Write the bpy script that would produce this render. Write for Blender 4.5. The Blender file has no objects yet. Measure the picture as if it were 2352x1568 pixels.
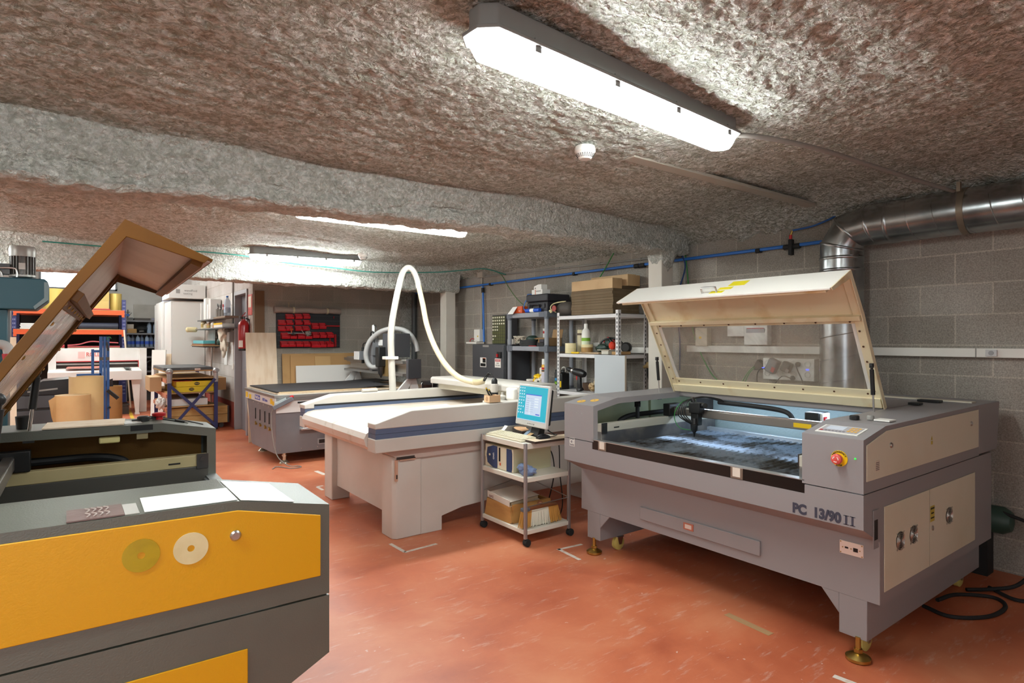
import bpy, bmesh, math, random
from mathutils import Vector, Matrix, noise as mnoise
R = math.radians
C = bpy.context.scene.collection
SC = bpy.context.scene

# ---------------------------------------------------------------- camera, world, exposure
cam_d = bpy.data.cameras.new('camera')
cam = bpy.data.objects.new('camera', cam_d); C.objects.link(cam)
cam.location = (0, 0, 1.5)
cam.rotation_euler = (R(90), 0, -math.atan2(1021, 1375))
cam_d.sensor_width = 36; cam_d.lens = 1375 / 2352 * 36
cam_d.shift_y = -4 / 2352
cam_d.clip_start = .02
SC.camera = cam
W = bpy.data.worlds.new('world'); SC.world = W; W.use_nodes = True
W.node_tree.nodes['Background'].inputs[0].default_value = (.9, .95, 1, 1)
W.node_tree.nodes['Background'].inputs[1].default_value = .8
vs = SC.view_settings
vs.view_transform = 'Standard'; vs.look = 'None'; vs.gamma = 1; vs.exposure = 1.55
vs.use_curve_mapping = False
TUBE = 17.0          # radiance of the fluorescent diffusers

# ---------------------------------------------------------------- materials
def lin(h):
    h = h.lstrip('#')
    v = [int(h[i:i+2], 16) / 255 for i in (0, 2, 4)]
    return tuple(c / 12.92 if c <= .04045 else ((c + .055) / 1.055) ** 2.4 for c in v) + (1,)
MATS = {}
def mat(name, h, rough=.5, metal=0, h2=None, vscale=6, vfac=(.45, .7), bump=0, bscale=40, spec=None, coat=0, emit=0, alpha=1, aniso=None, trans=0, ior=None, detail=5):
    if name in MATS: return MATS[name]
    m = bpy.data.materials.new(name); m.use_nodes = True
    nt = m.node_tree; b = nt.nodes['Principled BSDF']
    b.inputs['Base Color'].default_value = lin(h)
    b.inputs['Roughness'].default_value = rough
    b.inputs['Metallic'].default_value = metal
    if spec is not None: b.inputs['Specular IOR Level'].default_value = spec
    if coat: b.inputs['Coat Weight'].default_value = coat; b.inputs['Coat Roughness'].default_value = .15
    if emit: b.inputs['Emission Color'].default_value = lin(h); b.inputs['Emission Strength'].default_value = emit
    if trans: b.inputs['Transmission Weight'].default_value = trans
    if ior: b.inputs['IOR'].default_value = ior
    if alpha < 1: b.inputs['Alpha'].default_value = alpha
    if h2 or bump:
        tc = nt.nodes.new('ShaderNodeTexCoord')
        mp = nt.nodes.new('ShaderNodeMapping'); nt.links.new(tc.outputs['Object'], mp.inputs[0])
        if aniso: mp.inputs['Scale'].default_value = aniso
    if h2:
        n = nt.nodes.new('ShaderNodeTexNoise'); n.inputs['Scale'].default_value = vscale; n.inputs['Detail'].default_value = detail
        nt.links.new(mp.outputs[0], n.inputs['Vector'])
        r = nt.nodes.new('ShaderNodeValToRGB')
        r.color_ramp.elements[0].position = vfac[0]; r.color_ramp.elements[1].position = vfac[1]
        r.color_ramp.elements[0].color = lin(h); r.color_ramp.elements[1].color = lin(h2)
        nt.links.new(n.outputs['Fac'], r.inputs[0]); nt.links.new(r.outputs[0], b.inputs['Base Color'])
    if bump:
        n = nt.nodes.new('ShaderNodeTexNoise'); n.inputs['Scale'].default_value = bscale; n.inputs['Detail'].default_value = 3
        nt.links.new(mp.outputs[0], n.inputs['Vector'])
        bp = nt.nodes.new('ShaderNodeBump'); bp.inputs['Strength'].default_value = bump; bp.inputs['Distance'].default_value = .01
        nt.links.new(n.outputs['Fac'], bp.inputs['Height']); nt.links.new(bp.outputs[0], b.inputs['Normal'])
    MATS[name] = m
    return m
def N(m, t, **k):
    n = m.node_tree.nodes.new('ShaderNode' + t)
    for a, v in k.items():
        if a.startswith('_'): setattr(n, a[1:], v)
        else: n.inputs[a.replace('_', ' ')].default_value = v
    return n
def L(m, a, b): m.node_tree.links.new(a, b)

def block_mat(name, axis, zoff, uoff, c1, c2, mortar, paint=None, bscale=90, bump=.35, grain=.62):
    """concrete blocks 41.6 x 20.7 cm laid in running bond; axis = the horizontal world axis of the wall"""
    m = bpy.data.materials.new(name); m.use_nodes = True; b = m.node_tree.nodes['Principled BSDF']
    tc = N(m, 'TexCoord'); s = N(m, 'SeparateXYZ'); L(m, tc.outputs['Object'], s.inputs[0])
    cb = N(m, 'CombineXYZ'); a1 = N(m, 'Math', _operation='ADD'); a1.inputs[1].default_value = uoff
    a2 = N(m, 'Math', _operation='ADD'); a2.inputs[1].default_value = zoff
    L(m, s.outputs[axis], a1.inputs[0]); L(m, s.outputs[2], a2.inputs[0]); L(m, a1.outputs[0], cb.inputs[0]); L(m, a2.outputs[0], cb.inputs[1])
    br = N(m, 'TexBrick', Scale=1.0, Mortar_Size=.006, Brick_Width=.416, Row_Height=.207, Mortar_Smooth=.3, Bias=0)
    br.offset = .5
    br.inputs['Color1'].default_value = lin(c1); br.inputs['Color2'].default_value = lin(c2); br.inputs['Mortar'].default_value = lin(mortar)
    L(m, cb.outputs[0], br.inputs['Vector'])
    n1 = N(m, 'TexNoise', Scale=120, Detail=4); n2 = N(m, 'TexNoise', Scale=1.7, Detail=4)
    L(m, tc.outputs['Object'], n1.inputs['Vector']); L(m, tc.outputs['Object'], n2.inputs['Vector'])
    r1 = N(m, 'ValToRGB'); r1.color_ramp.elements[0].position = .3; r1.color_ramp.elements[1].position = .75
    r1.color_ramp.elements[0].color = (grain, grain, grain, 1); r1.color_ramp.elements[1].color = (1.15, 1.15, 1.15, 1)
    L(m, n1.outputs['Fac'], r1.inputs[0])
    r2 = N(m, 'ValToRGB'); r2.color_ramp.elements[0].position = .3; r2.color_ramp.elements[1].position = .7
    r2.color_ramp.elements[0].color = (.85, .83, .8, 1); r2.color_ramp.elements[1].color = (1.08, 1.08, 1.08, 1)
    L(m, n2.outputs['Fac'], r2.inputs[0])
    x1 = N(m, 'Mix', _data_type='RGBA', _blend_type='MULTIPLY'); x1.inputs[0].default_value = 1
    L(m, br.outputs['Color'], x1.inputs[6]); L(m, r1.outputs[0], x1.inputs[7])
    x2 = N(m, 'Mix', _data_type='RGBA', _blend_type='MULTIPLY'); x2.inputs[0].default_value = 1
    L(m, x1.outputs[2], x2.inputs[6]); L(m, r2.outputs[0], x2.inputs[7])
    out = x2.outputs[2]
    if paint:                                   # painted skirting band: (height, colour)
        lt = N(m, 'Math', _operation='LESS_THAN'); lt.inputs[1].default_value = paint[0]; L(m, s.outputs[2], lt.inputs[0])
        x3 = N(m, 'Mix', _data_type='RGBA'); L(m, lt.outputs[0], x3.inputs[0]); L(m, out, x3.inputs[6]); x3.inputs[7].default_value = lin(paint[1])
        out = x3.outputs[2]
    L(m, out, b.inputs['Base Color'])
    b.inputs['Roughness'].default_value = .9; b.inputs['Specular IOR Level'].default_value = .2
    bp = N(m, 'Bump', Strength=bump, Distance=.008); bn = N(m, 'TexNoise', Scale=bscale, Detail=4)
    L(m, tc.outputs['Object'], bn.inputs['Vector'])
    mm = N(m, 'Math', _operation='SUBTRACT'); L(m, bn.outputs['Fac'], mm.inputs[0]); L(m, br.outputs['Fac'], mm.inputs[1])
    L(m, mm.outputs[0], bp.inputs['Height']); L(m, bp.outputs[0], b.inputs['Normal'])
    return m

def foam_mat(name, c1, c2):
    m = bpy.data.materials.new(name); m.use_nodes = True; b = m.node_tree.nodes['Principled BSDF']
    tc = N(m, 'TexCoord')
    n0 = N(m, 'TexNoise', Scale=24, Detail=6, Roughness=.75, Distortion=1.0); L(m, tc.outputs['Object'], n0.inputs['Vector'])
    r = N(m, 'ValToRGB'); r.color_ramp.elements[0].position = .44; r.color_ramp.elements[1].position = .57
    r.color_ramp.elements[0].color = lin(c1); r.color_ramp.elements[1].color = lin(c2)  # fleck contrast paints lamplit crests and shaded hollows into the foam colour
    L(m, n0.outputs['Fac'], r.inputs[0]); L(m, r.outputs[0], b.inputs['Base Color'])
    n1 = N(m, 'TexNoise', Scale=34, Detail=4, Roughness=.65, Distortion=1.2); v = N(m, 'TexVoronoi', Scale=42); n2 = N(m, 'TexNoise', Scale=13, Detail=4, Distortion=.8)
    for n in (n1, v, n2): L(m, tc.outputs['Object'], n.inputs['Vector'])
    a = N(m, 'Math', _operation='ADD'); L(m, n1.outputs['Fac'], a.inputs[0]); L(m, n2.outputs['Fac'], a.inputs[1])
    s = N(m, 'Math', _operation='MULTIPLY_ADD'); L(m, v.outputs['Distance'], s.inputs[0]); s.inputs[1].default_value = .45; L(m, a.outputs[0], s.inputs[2])
    bp = N(m, 'Bump', Strength=1.0, Distance=.05); L(m, s.outputs[0], bp.inputs['Height']); L(m, bp.outputs[0], b.inputs['Normal'])
    b.inputs['Roughness'].default_value = .85; b.inputs['Specular IOR Level'].default_value = .25
    return m

def floor_mat():
    m = bpy.data.materials.new('red floor paint'); m.use_nodes = True; b = m.node_tree.nodes['Principled BSDF']
    tc = N(m, 'TexCoord')
    n = N(m, 'TexNoise', Scale=1.6, Detail=7, Roughness=.6, Distortion=.4); L(m, tc.outputs['Object'], n.inputs['Vector'])
    r = N(m, 'ValToRGB'); e = r.color_ramp.elements
    e[0].position = .3; e[0].color = lin('#ad573a'); e[1].position = .72; e[1].color = lin('#d18560')
    k = e.new(.5); k.color = lin('#c46d4a')
    L(m, n.outputs['Fac'], r.inputs[0])
    mp = N(m, 'Mapping'); mp.inputs['Scale'].default_value = (1, 5, 1); mp.inputs['Rotation'].default_value = (0, 0, .7)
    L(m, tc.outputs['Object'], mp.inputs[0])
    n2 = N(m, 'TexNoise', Scale=5.5, Detail=8, Roughness=.72); L(m, mp.outputs[0], n2.inputs['Vector'])
    r2 = N(m, 'ValToRGB'); r2.color_ramp.elements[0].position = .57; r2.color_ramp.elements[1].position = .78
    r2.color_ramp.elements[0].color = (0, 0, 0, 1); r2.color_ramp.elements[1].color = (.6, .6, .6, 1)
    L(m, n2.outputs['Fac'], r2.inputs[0])
    x = N(m, 'Mix', _data_type='RGBA'); L(m, r2.outputs[0], x.inputs[0]); L(m, r.outputs[0], x.inputs[6]); x.inputs[7].default_value = lin('#dccabb')
    n3 = N(m, 'TexNoise', Scale=26, Detail=2); L(m, tc.outputs['Object'], n3.inputs['Vector'])
    r3 = N(m, 'ValToRGB'); r3.color_ramp.elements[0].position = .74; r3.color_ramp.elements[1].position = .77
    r3.color_ramp.elements[0].color = (0, 0, 0, 1); r3.color_ramp.elements[1].color = (.45, .45, .45, 1)
    L(m, n3.outputs['Fac'], r3.inputs[0])
    x2 = N(m, 'Mix', _data_type='RGBA'); L(m, r3.outputs[0], x2.inputs[0]); L(m, x.outputs[2], x2.inputs[6]); x2.inputs[7].default_value = lin('#e0d6cc')
    L(m, x2.outputs[2], b.inputs['Base Color'])
    rr = N(m, 'MapRange', To_Min=.3, To_Max=.55); L(m, n.outputs['Fac'], rr.inputs['Value']); L(m, rr.outputs[0], b.inputs['Roughness'])
    bp = N(m, 'Bump', Strength=.12, Distance=.004); L(m, n2.outputs['Fac'], bp.inputs['Height']); L(m, bp.outputs[0], b.inputs['Normal'])
    b.inputs['Specular IOR Level'].default_value = .55
    return m

def glass_mat(name, tint, haze, rough, smudge=None):
    """clear acrylic with a hazy, smudged surface"""
    if name in MATS: return MATS[name]
    m = bpy.data.materials.new(name); m.use_nodes = True; nt = m.node_tree; b = nt.nodes['Principled BSDF']; o = nt.nodes['Material Output']
    b.inputs['Base Color'].default_value = lin(tint); b.inputs['Roughness'].default_value = rough
    t = N(m, 'BsdfTransparent'); mx = N(m, 'MixShader'); mx.inputs[0].default_value = haze
    if smudge:
        tc = N(m, 'TexCoord'); n = N(m, 'TexNoise', Scale=smudge, Detail=6, Distortion=1.2); L(m, tc.outputs['Object'], n.inputs['Vector'])
        mr = N(m, 'MapRange', From_Min=.35, From_Max=.75, To_Min=haze * .5, To_Max=haze * 1.9); L(m, n.outputs['Fac'], mr.inputs['Value']); L(m, mr.outputs[0], mx.inputs[0])
    L(m, t.outputs[0], mx.inputs[1]); L(m, b.outputs[0], mx.inputs[2]); L(m, mx.outputs[0], o.inputs[0])
    MATS[name] = m
    return m

# ---------------------------------------------------------------- mesh helpers
FRAME = {}
def thing(name, label, cat, loc=(0, 0, 0), rz=0, group=None, local=False):
    o = bpy.data.objects.new(name, None); C.objects.link(o)
    o.location = loc; o.rotation_euler = (0, 0, rz); o.empty_display_size = .1
    FRAME[o.name] = None if local else Vector(loc)
    o['label'] = label; o['category'] = cat
    if group: o['group'] = group
    return o
def tag(o, label=None, cat=None, group=None, kind=None):
    for k, v in (('label', label), ('category', cat), ('group', group), ('kind', kind)):
        if v: o[k] = v
    return o
class MB:
    def __init__(s): s.v = []; s.f = []; s.m = []; s.mi = 0
    def add(s, vs, fs):
        n = len(s.v); s.v += [tuple(p) for p in vs]
        for f in fs: s.f.append([i + n for i in f]); s.m.append(s.mi)
        return s
    def box(s, x0, x1, y0, y1, z0, z1):
        return s.add([(x, y, z) for x in (x0, x1) for y in (y0, y1) for z in (z0, z1)],
                     [(0, 1, 3, 2), (4, 6, 7, 5), (0, 4, 5, 1), (2, 3, 7, 6), (0, 2, 6, 4), (1, 5, 7, 3)])
    def obox(s, c, size, rot=(0, 0, 0)):
        M = Matrix.Translation(c) @ (Matrix.Rotation(rot[2], 4, 'Z') @ Matrix.Rotation(rot[1], 4, 'Y') @ Matrix.Rotation(rot[0], 4, 'X'))
        a, b, d = size[0] / 2, size[1] / 2, size[2] / 2
        return s.add([M @ Vector((x, y, z)) for x in (-a, a) for y in (-b, b) for z in (-d, d)],
                     [(0, 1, 3, 2), (4, 6, 7, 5), (0, 4, 5, 1), (2, 3, 7, 6), (0, 2, 6, 4), (1, 5, 7, 3)])
    def prism(s, pts, axis, a, b):
        P = {'x': lambda p, t: (t, p[0], p[1]), 'y': lambda p, t: (p[0], t, p[1]), 'z': lambda p, t: (p[0], p[1], t)}[axis]
        n = len(pts)
        return s.add([P(p, a) for p in pts] + [P(p, b) for p in pts],
                     [tuple(range(n)), tuple(range(2 * n - 1, n - 1, -1))] + [(i, (i + 1) % n, n + (i + 1) % n, n + i) for i in range(n)])
    def bar(s, p0, p1, w, h, up=(0, 0, 1)):
        p0, p1 = Vector(p0), Vector(p1); d = (p1 - p0).normalized(); up = Vector(up)
        if abs(d.dot(up)) > .95: up = Vector((0, 1, 0))
        sd = d.cross(up).normalized(); u2 = sd.cross(d)
        q = [sd * (w / 2 * a) + u2 * (h / 2 * b) for a, b in ((-1, -1), (1, -1), (1, 1), (-1, 1))]
        return s.add([p0 + k for k in q] + [p1 + k for k in q], [(0, 1, 2, 3), (7, 6, 5, 4)] + [(i, (i + 1) % 4, 4 + (i + 1) % 4, 4 + i) for i in range(4)])
    def cyl(s, p0, p1, r0, r1=None, n=16):
        return s.rings([p0, p1], [r0, r0 if r1 is None else r1], n)
    def rings(s, pts, rs, n=12, caps=True, closed=False):
        pts = [Vector(p) for p in pts]; vs = []; prev = None
        for i, p in enumerate(pts):
            if i == 0: d = pts[1] - p
            elif i == len(pts) - 1: d = p - pts[i - 1]
            else: d = (pts[i + 1] - p).normalized() + (p - pts[i - 1]).normalized()
            if d.length < 1e-9: d = pts[-1] - pts[0]
            d.normalize()
            if prev is None:
                a = Vector((0, 0, 1)) if abs(d.z) < .9 else Vector((1, 0, 0))
                sx = d.cross(a).normalized()
            else:
                sx = (prev - d * prev.dot(d)).normalized()
            prev = sx; sy = d.cross(sx)
            vs += [p + (sx * math.cos(2 * math.pi * k / n) + sy * math.sin(2 * math.pi * k / n)) * rs[i] for k in range(n)]
        fs = []
        for i in range(len(pts) - 1):
            for k in range(n): fs.append((i * n + k, i * n + (k + 1) % n, (i + 1) * n + (k + 1) % n, (i + 1) * n + k))
        if caps: fs += [tuple(range(n - 1, -1, -1)), tuple(range((len(pts) - 1) * n, len(pts) * n))]
        return s.add(vs, fs)
    def tube(s, pts, r, n=8, k=6):
        pts = smooth(pts, k) if k else pts
        return s.rings(pts, [r] * len(pts), n)
    def lathe(s, c, prof, n=24, axis='z', caps=True):
        A = {'z': Vector((0, 0, 1)), 'x': Vector((1, 0, 0)), 'y': Vector((0, 1, 0)), '-x': Vector((-1, 0, 0)), '-y': Vector((0, -1, 0))}[axis] if isinstance(axis, str) else Vector(axis).normalized()
        t = A.orthogonal().normalized(); u = A.cross(t); c = Vector(c); vs = []; fs = []
        for r, z in prof:
            vs += [c + A * z + (t * math.cos(2 * math.pi * k / n) + u * math.sin(2 * math.pi * k / n)) * max(r, 1e-5) for k in range(n)]
        for i in range(len(prof) - 1):
            for k in range(n): fs.append((i * n + k, i * n + (k + 1) % n, (i + 1) * n + (k + 1) % n, (i + 1) * n + k))
        if caps: fs += [tuple(range(n - 1, -1, -1)), tuple(range((len(prof) - 1) * n, len(prof) * n))]
        return s.add(vs, fs)
    def blob(s, c, r, seed=0, amp=.2, freq=3, n=3):
        bm = bmesh.new(); bmesh.ops.create_icosphere(bm, subdivisions=n, radius=1)
        vs = []
        for v in bm.verts:
            k = 1 + amp * mnoise.noise(v.co * freq + Vector((seed * 7.3, seed * 3.1, 0)))
            vs.append((c[0] + v.co.x * r[0] * k, c[1] + v.co.y * r[1] * k, c[2] + v.co.z * r[2] * k))
        fs = [tuple(v.index for v in f.verts) for f in bm.faces]; bm.free()
        return s.add(vs, fs)
    def plate(s, a, b, c, d, t):
        """a sheet with corners a b c d and thickness t along its normal"""
        a, b, c, d = map(Vector, (a, b, c, d)); n = (b - a).cross(d - a).normalized() * t
        return s.add([a, b, c, d, a + n, b + n, c + n, d + n], [(3, 2, 1, 0), (4, 5, 6, 7), (0, 1, 5, 4), (1, 2, 6, 5), (2, 3, 7, 6), (3, 0, 4, 7)])
    def build(s, name, m, parent=None, bevel=0, sm=None, seg=2, origin=None, sub=0):
        me = bpy.data.meshes.new(name); vs = s.v
        o = bpy.data.objects.new(name, me)
        if parent is not None:
            fr = FRAME[parent.name]; FRAME[o.name] = fr; o.parent = parent
            if fr is not None: vs = [(x - fr.x, y - fr.y, z - fr.z) for x, y, z in vs]
        else:
            if origin is None:
                xs, ys, zs = zip(*vs)
                origin = ((min(xs) + max(xs)) / 2, (min(ys) + max(ys)) / 2, min(zs))
            o.location = origin; FRAME[o.name] = Vector(origin)
            vs = [(x - origin[0], y - origin[1], z - origin[2]) for x, y, z in vs]
        me.from_pydata(vs, [], s.f)
        ms = m if isinstance(m, (list, tuple)) else [m]
        for k in ms: me.materials.append(k)
        if len(ms) > 1: me.polygons.foreach_set('material_index', s.m)
        bm = bmesh.new(); bm.from_mesh(me); bmesh.ops.recalc_face_normals(bm, faces=bm.faces); bm.to_mesh(me); bm.free()
        C.objects.link(o)
        if bevel:
            b = o.modifiers.new('bevel', 'BEVEL'); b.width = bevel; b.segments = seg; b.limit_method = 'ANGLE'; b.angle_limit = R(40)
            if sm is None: sm = 50
        if sub:
            b = o.modifiers.new('sub', 'SUBSURF'); b.levels = sub; b.render_levels = sub
        if sm:
            me.shade_smooth(); me.set_sharp_from_angle(angle=R(sm))
        return o
def smooth(pts, k=6):
    """Catmull-Rom through the points"""
    P = [Vector(p) for p in pts]
    if len(P) < 3: return P
    P = [P[0] * 2 - P[1]] + P + [P[-1] * 2 - P[-2]]; out = []
    for i in range(1, len(P) - 2):
        for j in range(k):
            t = j / k; a, b, c, d = P[i - 1:i + 3]
            out.append(.5 * ((2 * b) + (c - a) * t + (2 * a - 5 * b + 4 * c - d) * t * t + (3 * b - a - 3 * c + d) * t ** 3))
    return out + [P[-2]]
def tree_copy(o, parent=None):
    c = o.copy(); C.objects.link(c)
    if parent is not None: c.parent = parent
    FRAME[c.name] = FRAME.get(o.name)
    for ch in list(o.children): tree_copy(ch, c)
    return c
def dup(o, loc, rz=None, label=None, group=None):
    c = tree_copy(o); c.location = loc
    if rz is not None: c.rotation_euler = (0, 0, rz)
    if label: c['label'] = label
    if group: c['group'] = group
    return c
def text(body, size, at, right, up, m, parent, name='lettering', bold=0, align='CENTER', ext=.0006, sx=1, width=None):
    """lettering standing on a surface: at = centre, right/up = its axes (frame of the parent)"""
    cu = bpy.data.curves.new(name, 'FONT'); cu.body = body; cu.size = size; cu.align_x = align; cu.align_y = 'CENTER'
    cu.extrude = ext; cu.offset = bold
    t = bpy.data.objects.new(name, cu); C.objects.link(t)
    bpy.context.view_layer.update()
    me = bpy.data.meshes.new_from_object(t)
    bpy.data.objects.remove(t); bpy.data.curves.remove(cu)
    r = Vector(right).normalized(); u = Vector(up).normalized(); n = r.cross(u)
    fr = FRAME[parent.name]; at = Vector(at) - (fr if fr is not None else Vector((0, 0, 0)))
    if width: xs = [v.co.x for v in me.vertices]; sx = width / (max(xs) - min(xs))
    M = Matrix((r * sx, u, n)).transposed().to_4x4(); M.translation = at
    me.transform(M)
    me.materials.clear(); me.materials.append(m)
    o = bpy.data.objects.new(name, me); C.objects.link(o); o.parent = parent; FRAME[o.name] = fr
    return o
def noisy_grid(name, fn, nu, nv, m, kind_label=None):
    """grid mesh from fn(i/nu, j/nv) -> point"""
    vs = [fn(i / nu, j / nv) for i in range(nu + 1) for j in range(nv + 1)]
    fs = [(i * (nv + 1) + j, (i + 1) * (nv + 1) + j, (i + 1) * (nv + 1) + j + 1, i * (nv + 1) + j + 1) for i in range(nu) for j in range(nv)]
    me = bpy.data.meshes.new(name); me.from_pydata(vs, [], fs); me.materials.append(m); me.shade_smooth()
    o = bpy.data.objects.new(name, me); C.objects.link(o); FRAME[o.name] = Vector((0, 0, 0))
    return o
def struct(o): o['kind'] = 'structure'; return o
# ---------------------------------------------------------------- shared materials
black = mat('black plastic', '#171717', .45); black_m = mat('matt black', '#1b1b1c', .7)
white = mat('white plastic', '#e6e3dc', .45); white_w = mat('white painted board', '#e8e6e1', .6)
steel = mat('bright steel', '#c9c9c7', .28, 1); darksteel = mat('dark steel', '#5a5a5a', .45, 1)
galv = mat('galvanised', '#b9bcbd', .27, 1, h2='#8d9193', vscale=5, bump=.05, bscale=12)
brass = mat('zinc yellow', '#b79a55', .35, 1)
cream = mat('cream enamel', '#ddd8c4', .5, h2='#cfc6a8', vscale=1.5, vfac=(.5, .8))
ply = mat('plywood face', '#d9bd98', .6, h2='#c5a47c', vscale=3, aniso=(1, 1, 6), bump=.05)
ply2 = mat('pale plywood', '#e3ceb4', .6, h2='#d6bb9b', vscale=2.5, aniso=(6, 6, 1))
mdf = mat('raw fibreboard', '#c39a65', .75, h2='#b58b58', vscale=4); mdf_e = mat('fibreboard edge', '#8c7350', .85)
kraft = mat('kraft paper', '#c09a68', .7, h2='#b38b58', vscale=3); card = mat('cardboard', '#a5825a', .8)
red_p = mat('red plastic', '#b4161c', .4); orange = mat('orange enamel', '#cf5220', .45)
blue_e = mat('dark blue enamel', '#2a2f63', .5); blue_p = mat('blue pipe paint', '#2b6fc4', .4)
yellow_p = mat('yellow plastic', '#e8bf14', .45); lblue = mat('turquoise sheet', '#5fb5bd', .4)
grey_s = mat('grey polymer shelf', '#8d9097', .55); grey_d = mat('grey polymer fitting', '#5e636c', .55)
charcoal = mat('charcoal enamel', '#45464a', .5, bump=.06, bscale=300)
rubber = mat('rubber', '#222222', .8); wood_d = mat('dark wood', '#7a4a2c', .5)
green_c = mat('green cable', '#2f8a3c', .5); paper = mat('paper', '#f0efec', .7)
tape_y = mat('masking tape', '#e2d3a4', .7); grey_c = mat('grey cable', '#8d8a85', .6)
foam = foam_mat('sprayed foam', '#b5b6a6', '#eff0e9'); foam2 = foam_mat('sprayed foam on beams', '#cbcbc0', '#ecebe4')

# ---------------------------------------------------------------- the setting
CZ = 2.565
floor = struct(MB().box(-3.6, 5.0, -3.34, 18.3, -.1, 0).build('floor', floor_mat()))
def ceil_z(x, y):
    p = Vector((x, y, 0))
    z = CZ + .05 * mnoise.noise(p * .55) + .022 * mnoise.noise(p * 1.9 + Vector((3, 1, 0)))
    if y < 6:
        a = mnoise.noise(p * 11 + Vector((0, 0, 3))); b = mnoise.noise(p * 24 + Vector((9, 2, 0)))
        z += .016 * (abs(a) - .25) + .012 * (abs(b) - .25) + .006 * mnoise.noise(p * 45)
    else: z += .012 * mnoise.noise(p * 11)
    z += .010 * mnoise.noise(Vector((x * .9, y * 5.5, 2)))
    e = max(0, x - 4.35); z -= .13 * (e / .5) ** 1.5 + .03 * min(1, e * 4) * mnoise.noise(Vector((y * 6, 5, 0)))
    return z
def ceil_fn(u, v):
    x = -3.6 + 8.56 * u; y = (-.6 + 5.6 * v / .72) if v < .72 else 5.0 + 4.8 * (v - .72) / .28
    return (x, y, ceil_z(x, y))
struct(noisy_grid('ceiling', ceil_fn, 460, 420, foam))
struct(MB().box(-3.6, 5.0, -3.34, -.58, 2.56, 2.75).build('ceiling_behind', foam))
struct(MB().box(-3.74, 5.0, -3.34, 9.84, 2.75, 2.95).build('ceiling_slab', white_w))
farc = mat('far ceiling paint', '#d9d6cf', .85)
m = MB(); m.box(-3.74, 2.41, 9.70, 18.3, 3.3, 3.4); m.box(-3.74, 2.41, 9.70, 9.84, 2.6, 3.3); struct(m.build('ceiling_back_room', farc))
blk = block_mat('grey concrete blocks', 1, -.0145, .188, '#aea8a0', '#9e9890', '#bfb6ab')
wall_right = struct(MB().box(4.86, 5.0, -3.2, 9.84, 0, 2.75).build('wall_right', blk, origin=(0, 0, 0)))
blk_b = block_mat('grey concrete blocks of the recess', 0, -.05, 0, '#c6c0b6', '#bab4a9', '#cdc6bb')
struct(MB().box(2.27, 4.86, 9.7, 9.84, 0, 2.75).build('wall_back', blk_b, origin=(0, 0, 0)))
blk_d = block_mat('pale painted blocks', 1, -.03, .1, '#cfcac6', '#c2bdb9', '#b5aca4', paint=(.44, '#a4564c'), bump=.1, grain=.88)
wd = MB().box(2.27, 2.41, 9.84, 9.98, 0, 2.75); wd.box(2.27, 2.41, 10.86, 18.0, 0, 3.3); wd.box(2.27, 2.41, 9.98, 10.86, 2.30, 3.3); wd.box(2.27, 2.41, 9.84, 9.98, 2.75, 3.3)
struct(wd.build('wall_side', blk_d, origin=(0, 0, 0)))
blk_f = mat('far wall concrete', '#c9c7c2', .85, h2='#b5b1a9', vscale=1.6, bump=.2, bscale=30)
struct(MB().box(-3.6, 2.41, 18.0, 18.14, 0, 3.3).build('wall_far', blk_f))
struct(MB().box(-3.74, -3.6, -3.34, 18.14, 0, 3.3).build('wall_left', mat('left wall paint', '#cfccc5', .8, h2='#bfbab0', vscale=1.2)))
m = MB(); m.box(-3.6, -3.2, -3.34, -3.2, 0, 2.75); m.box(.2, 5.0, -3.34, -3.2, 0, 2.75); m.box(-3.2, .2, -3.34, -3.2, 2.4, 2.75)   # unseen opening behind the camera, added to let in neutral sky fill
struct(m.build('wall_front', mat('front wall paint', '#cfccc5', .8)))
struct(MB().prism([(17.94, 0), (18, 0), (18, 2.4), (17.94, 2.4)], 'x', 1.35, 2.27).build('trim_1', mat('cast concrete pier', '#bdb9b1', .85, h2='#a9a49b', vscale=2)))

# steel columns and foam-covered beams
colm = mat('white column paint', '#cfc9be', .6, h2='#c2bbaf', vscale=2)
for nm, y0 in (('column_1', 3.69), ('column_2', 7.705)):
    m = MB()
    m.box(4.5, 4.665, y0, y0 + .165, 0, 2.7)
    struct(m.build(nm, colm, bevel=.006))
def beam(name, y0, y1, z0, x0, x1, amp=.02, rise=0):
    """foam sprayed over a steel beam: noisy rounded channel swept along x"""
    ym = (y0 + y1) / 2
    prof = [(y0 - .05, 2.62), (y0 - .012, 2.5), (y0, 2.4), (y0 + .004, z0 + .10), (y0 - .002, z0 + .04), (y0 + .02, z0 + .008), (y0 + .06, z0), (ym, z0 + .005), (y1 - .06, z0), (y1 - .02, z0 + .008), (y1, z0 + .05), (y1, 2.45), (y1 + .05, 2.62)]
    pp = []
    for i in range(len(prof) - 1):
        k = 6
        for j in range(k):
            t = j / k; pp.append((prof[i][0] * (1 - t) + prof[i + 1][0] * t, prof[i][1] * (1 - t) + prof[i + 1][1] * t))
    pp.append(prof[-1]); n = len(pp) - 1
    def fn(u, v):
        x = x0 + (x1 - x0) * u; y, z = pp[round(v * n)]
        p = Vector((x, y * 1.3, z * 1.3)); lo = 1 if z < z0 + .12 else .45
        a = amp * lo * (mnoise.turbulence(p * 7, 3, False) - .5) + .5 * amp * mnoise.noise(p * 22)
        s = -1 if y < ym else 1
        return (x, y + s * a * (z > z0 + .03), z - a + .012 * mnoise.noise(Vector((x * .9, y0, 0))) + rise * min(1, max(0, (x - .2) / 2)) * (2.62 - z) / (2.62 - z0))
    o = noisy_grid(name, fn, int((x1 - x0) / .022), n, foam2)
    return struct(o)
beam('ceiling_beam_1', 3.60, 3.92, 2.245, -3.6, 4.80, rise=.065)
beam('ceiling_beam_2', 7.66, 7.96, 2.19, -3.6, 4.72)
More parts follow.
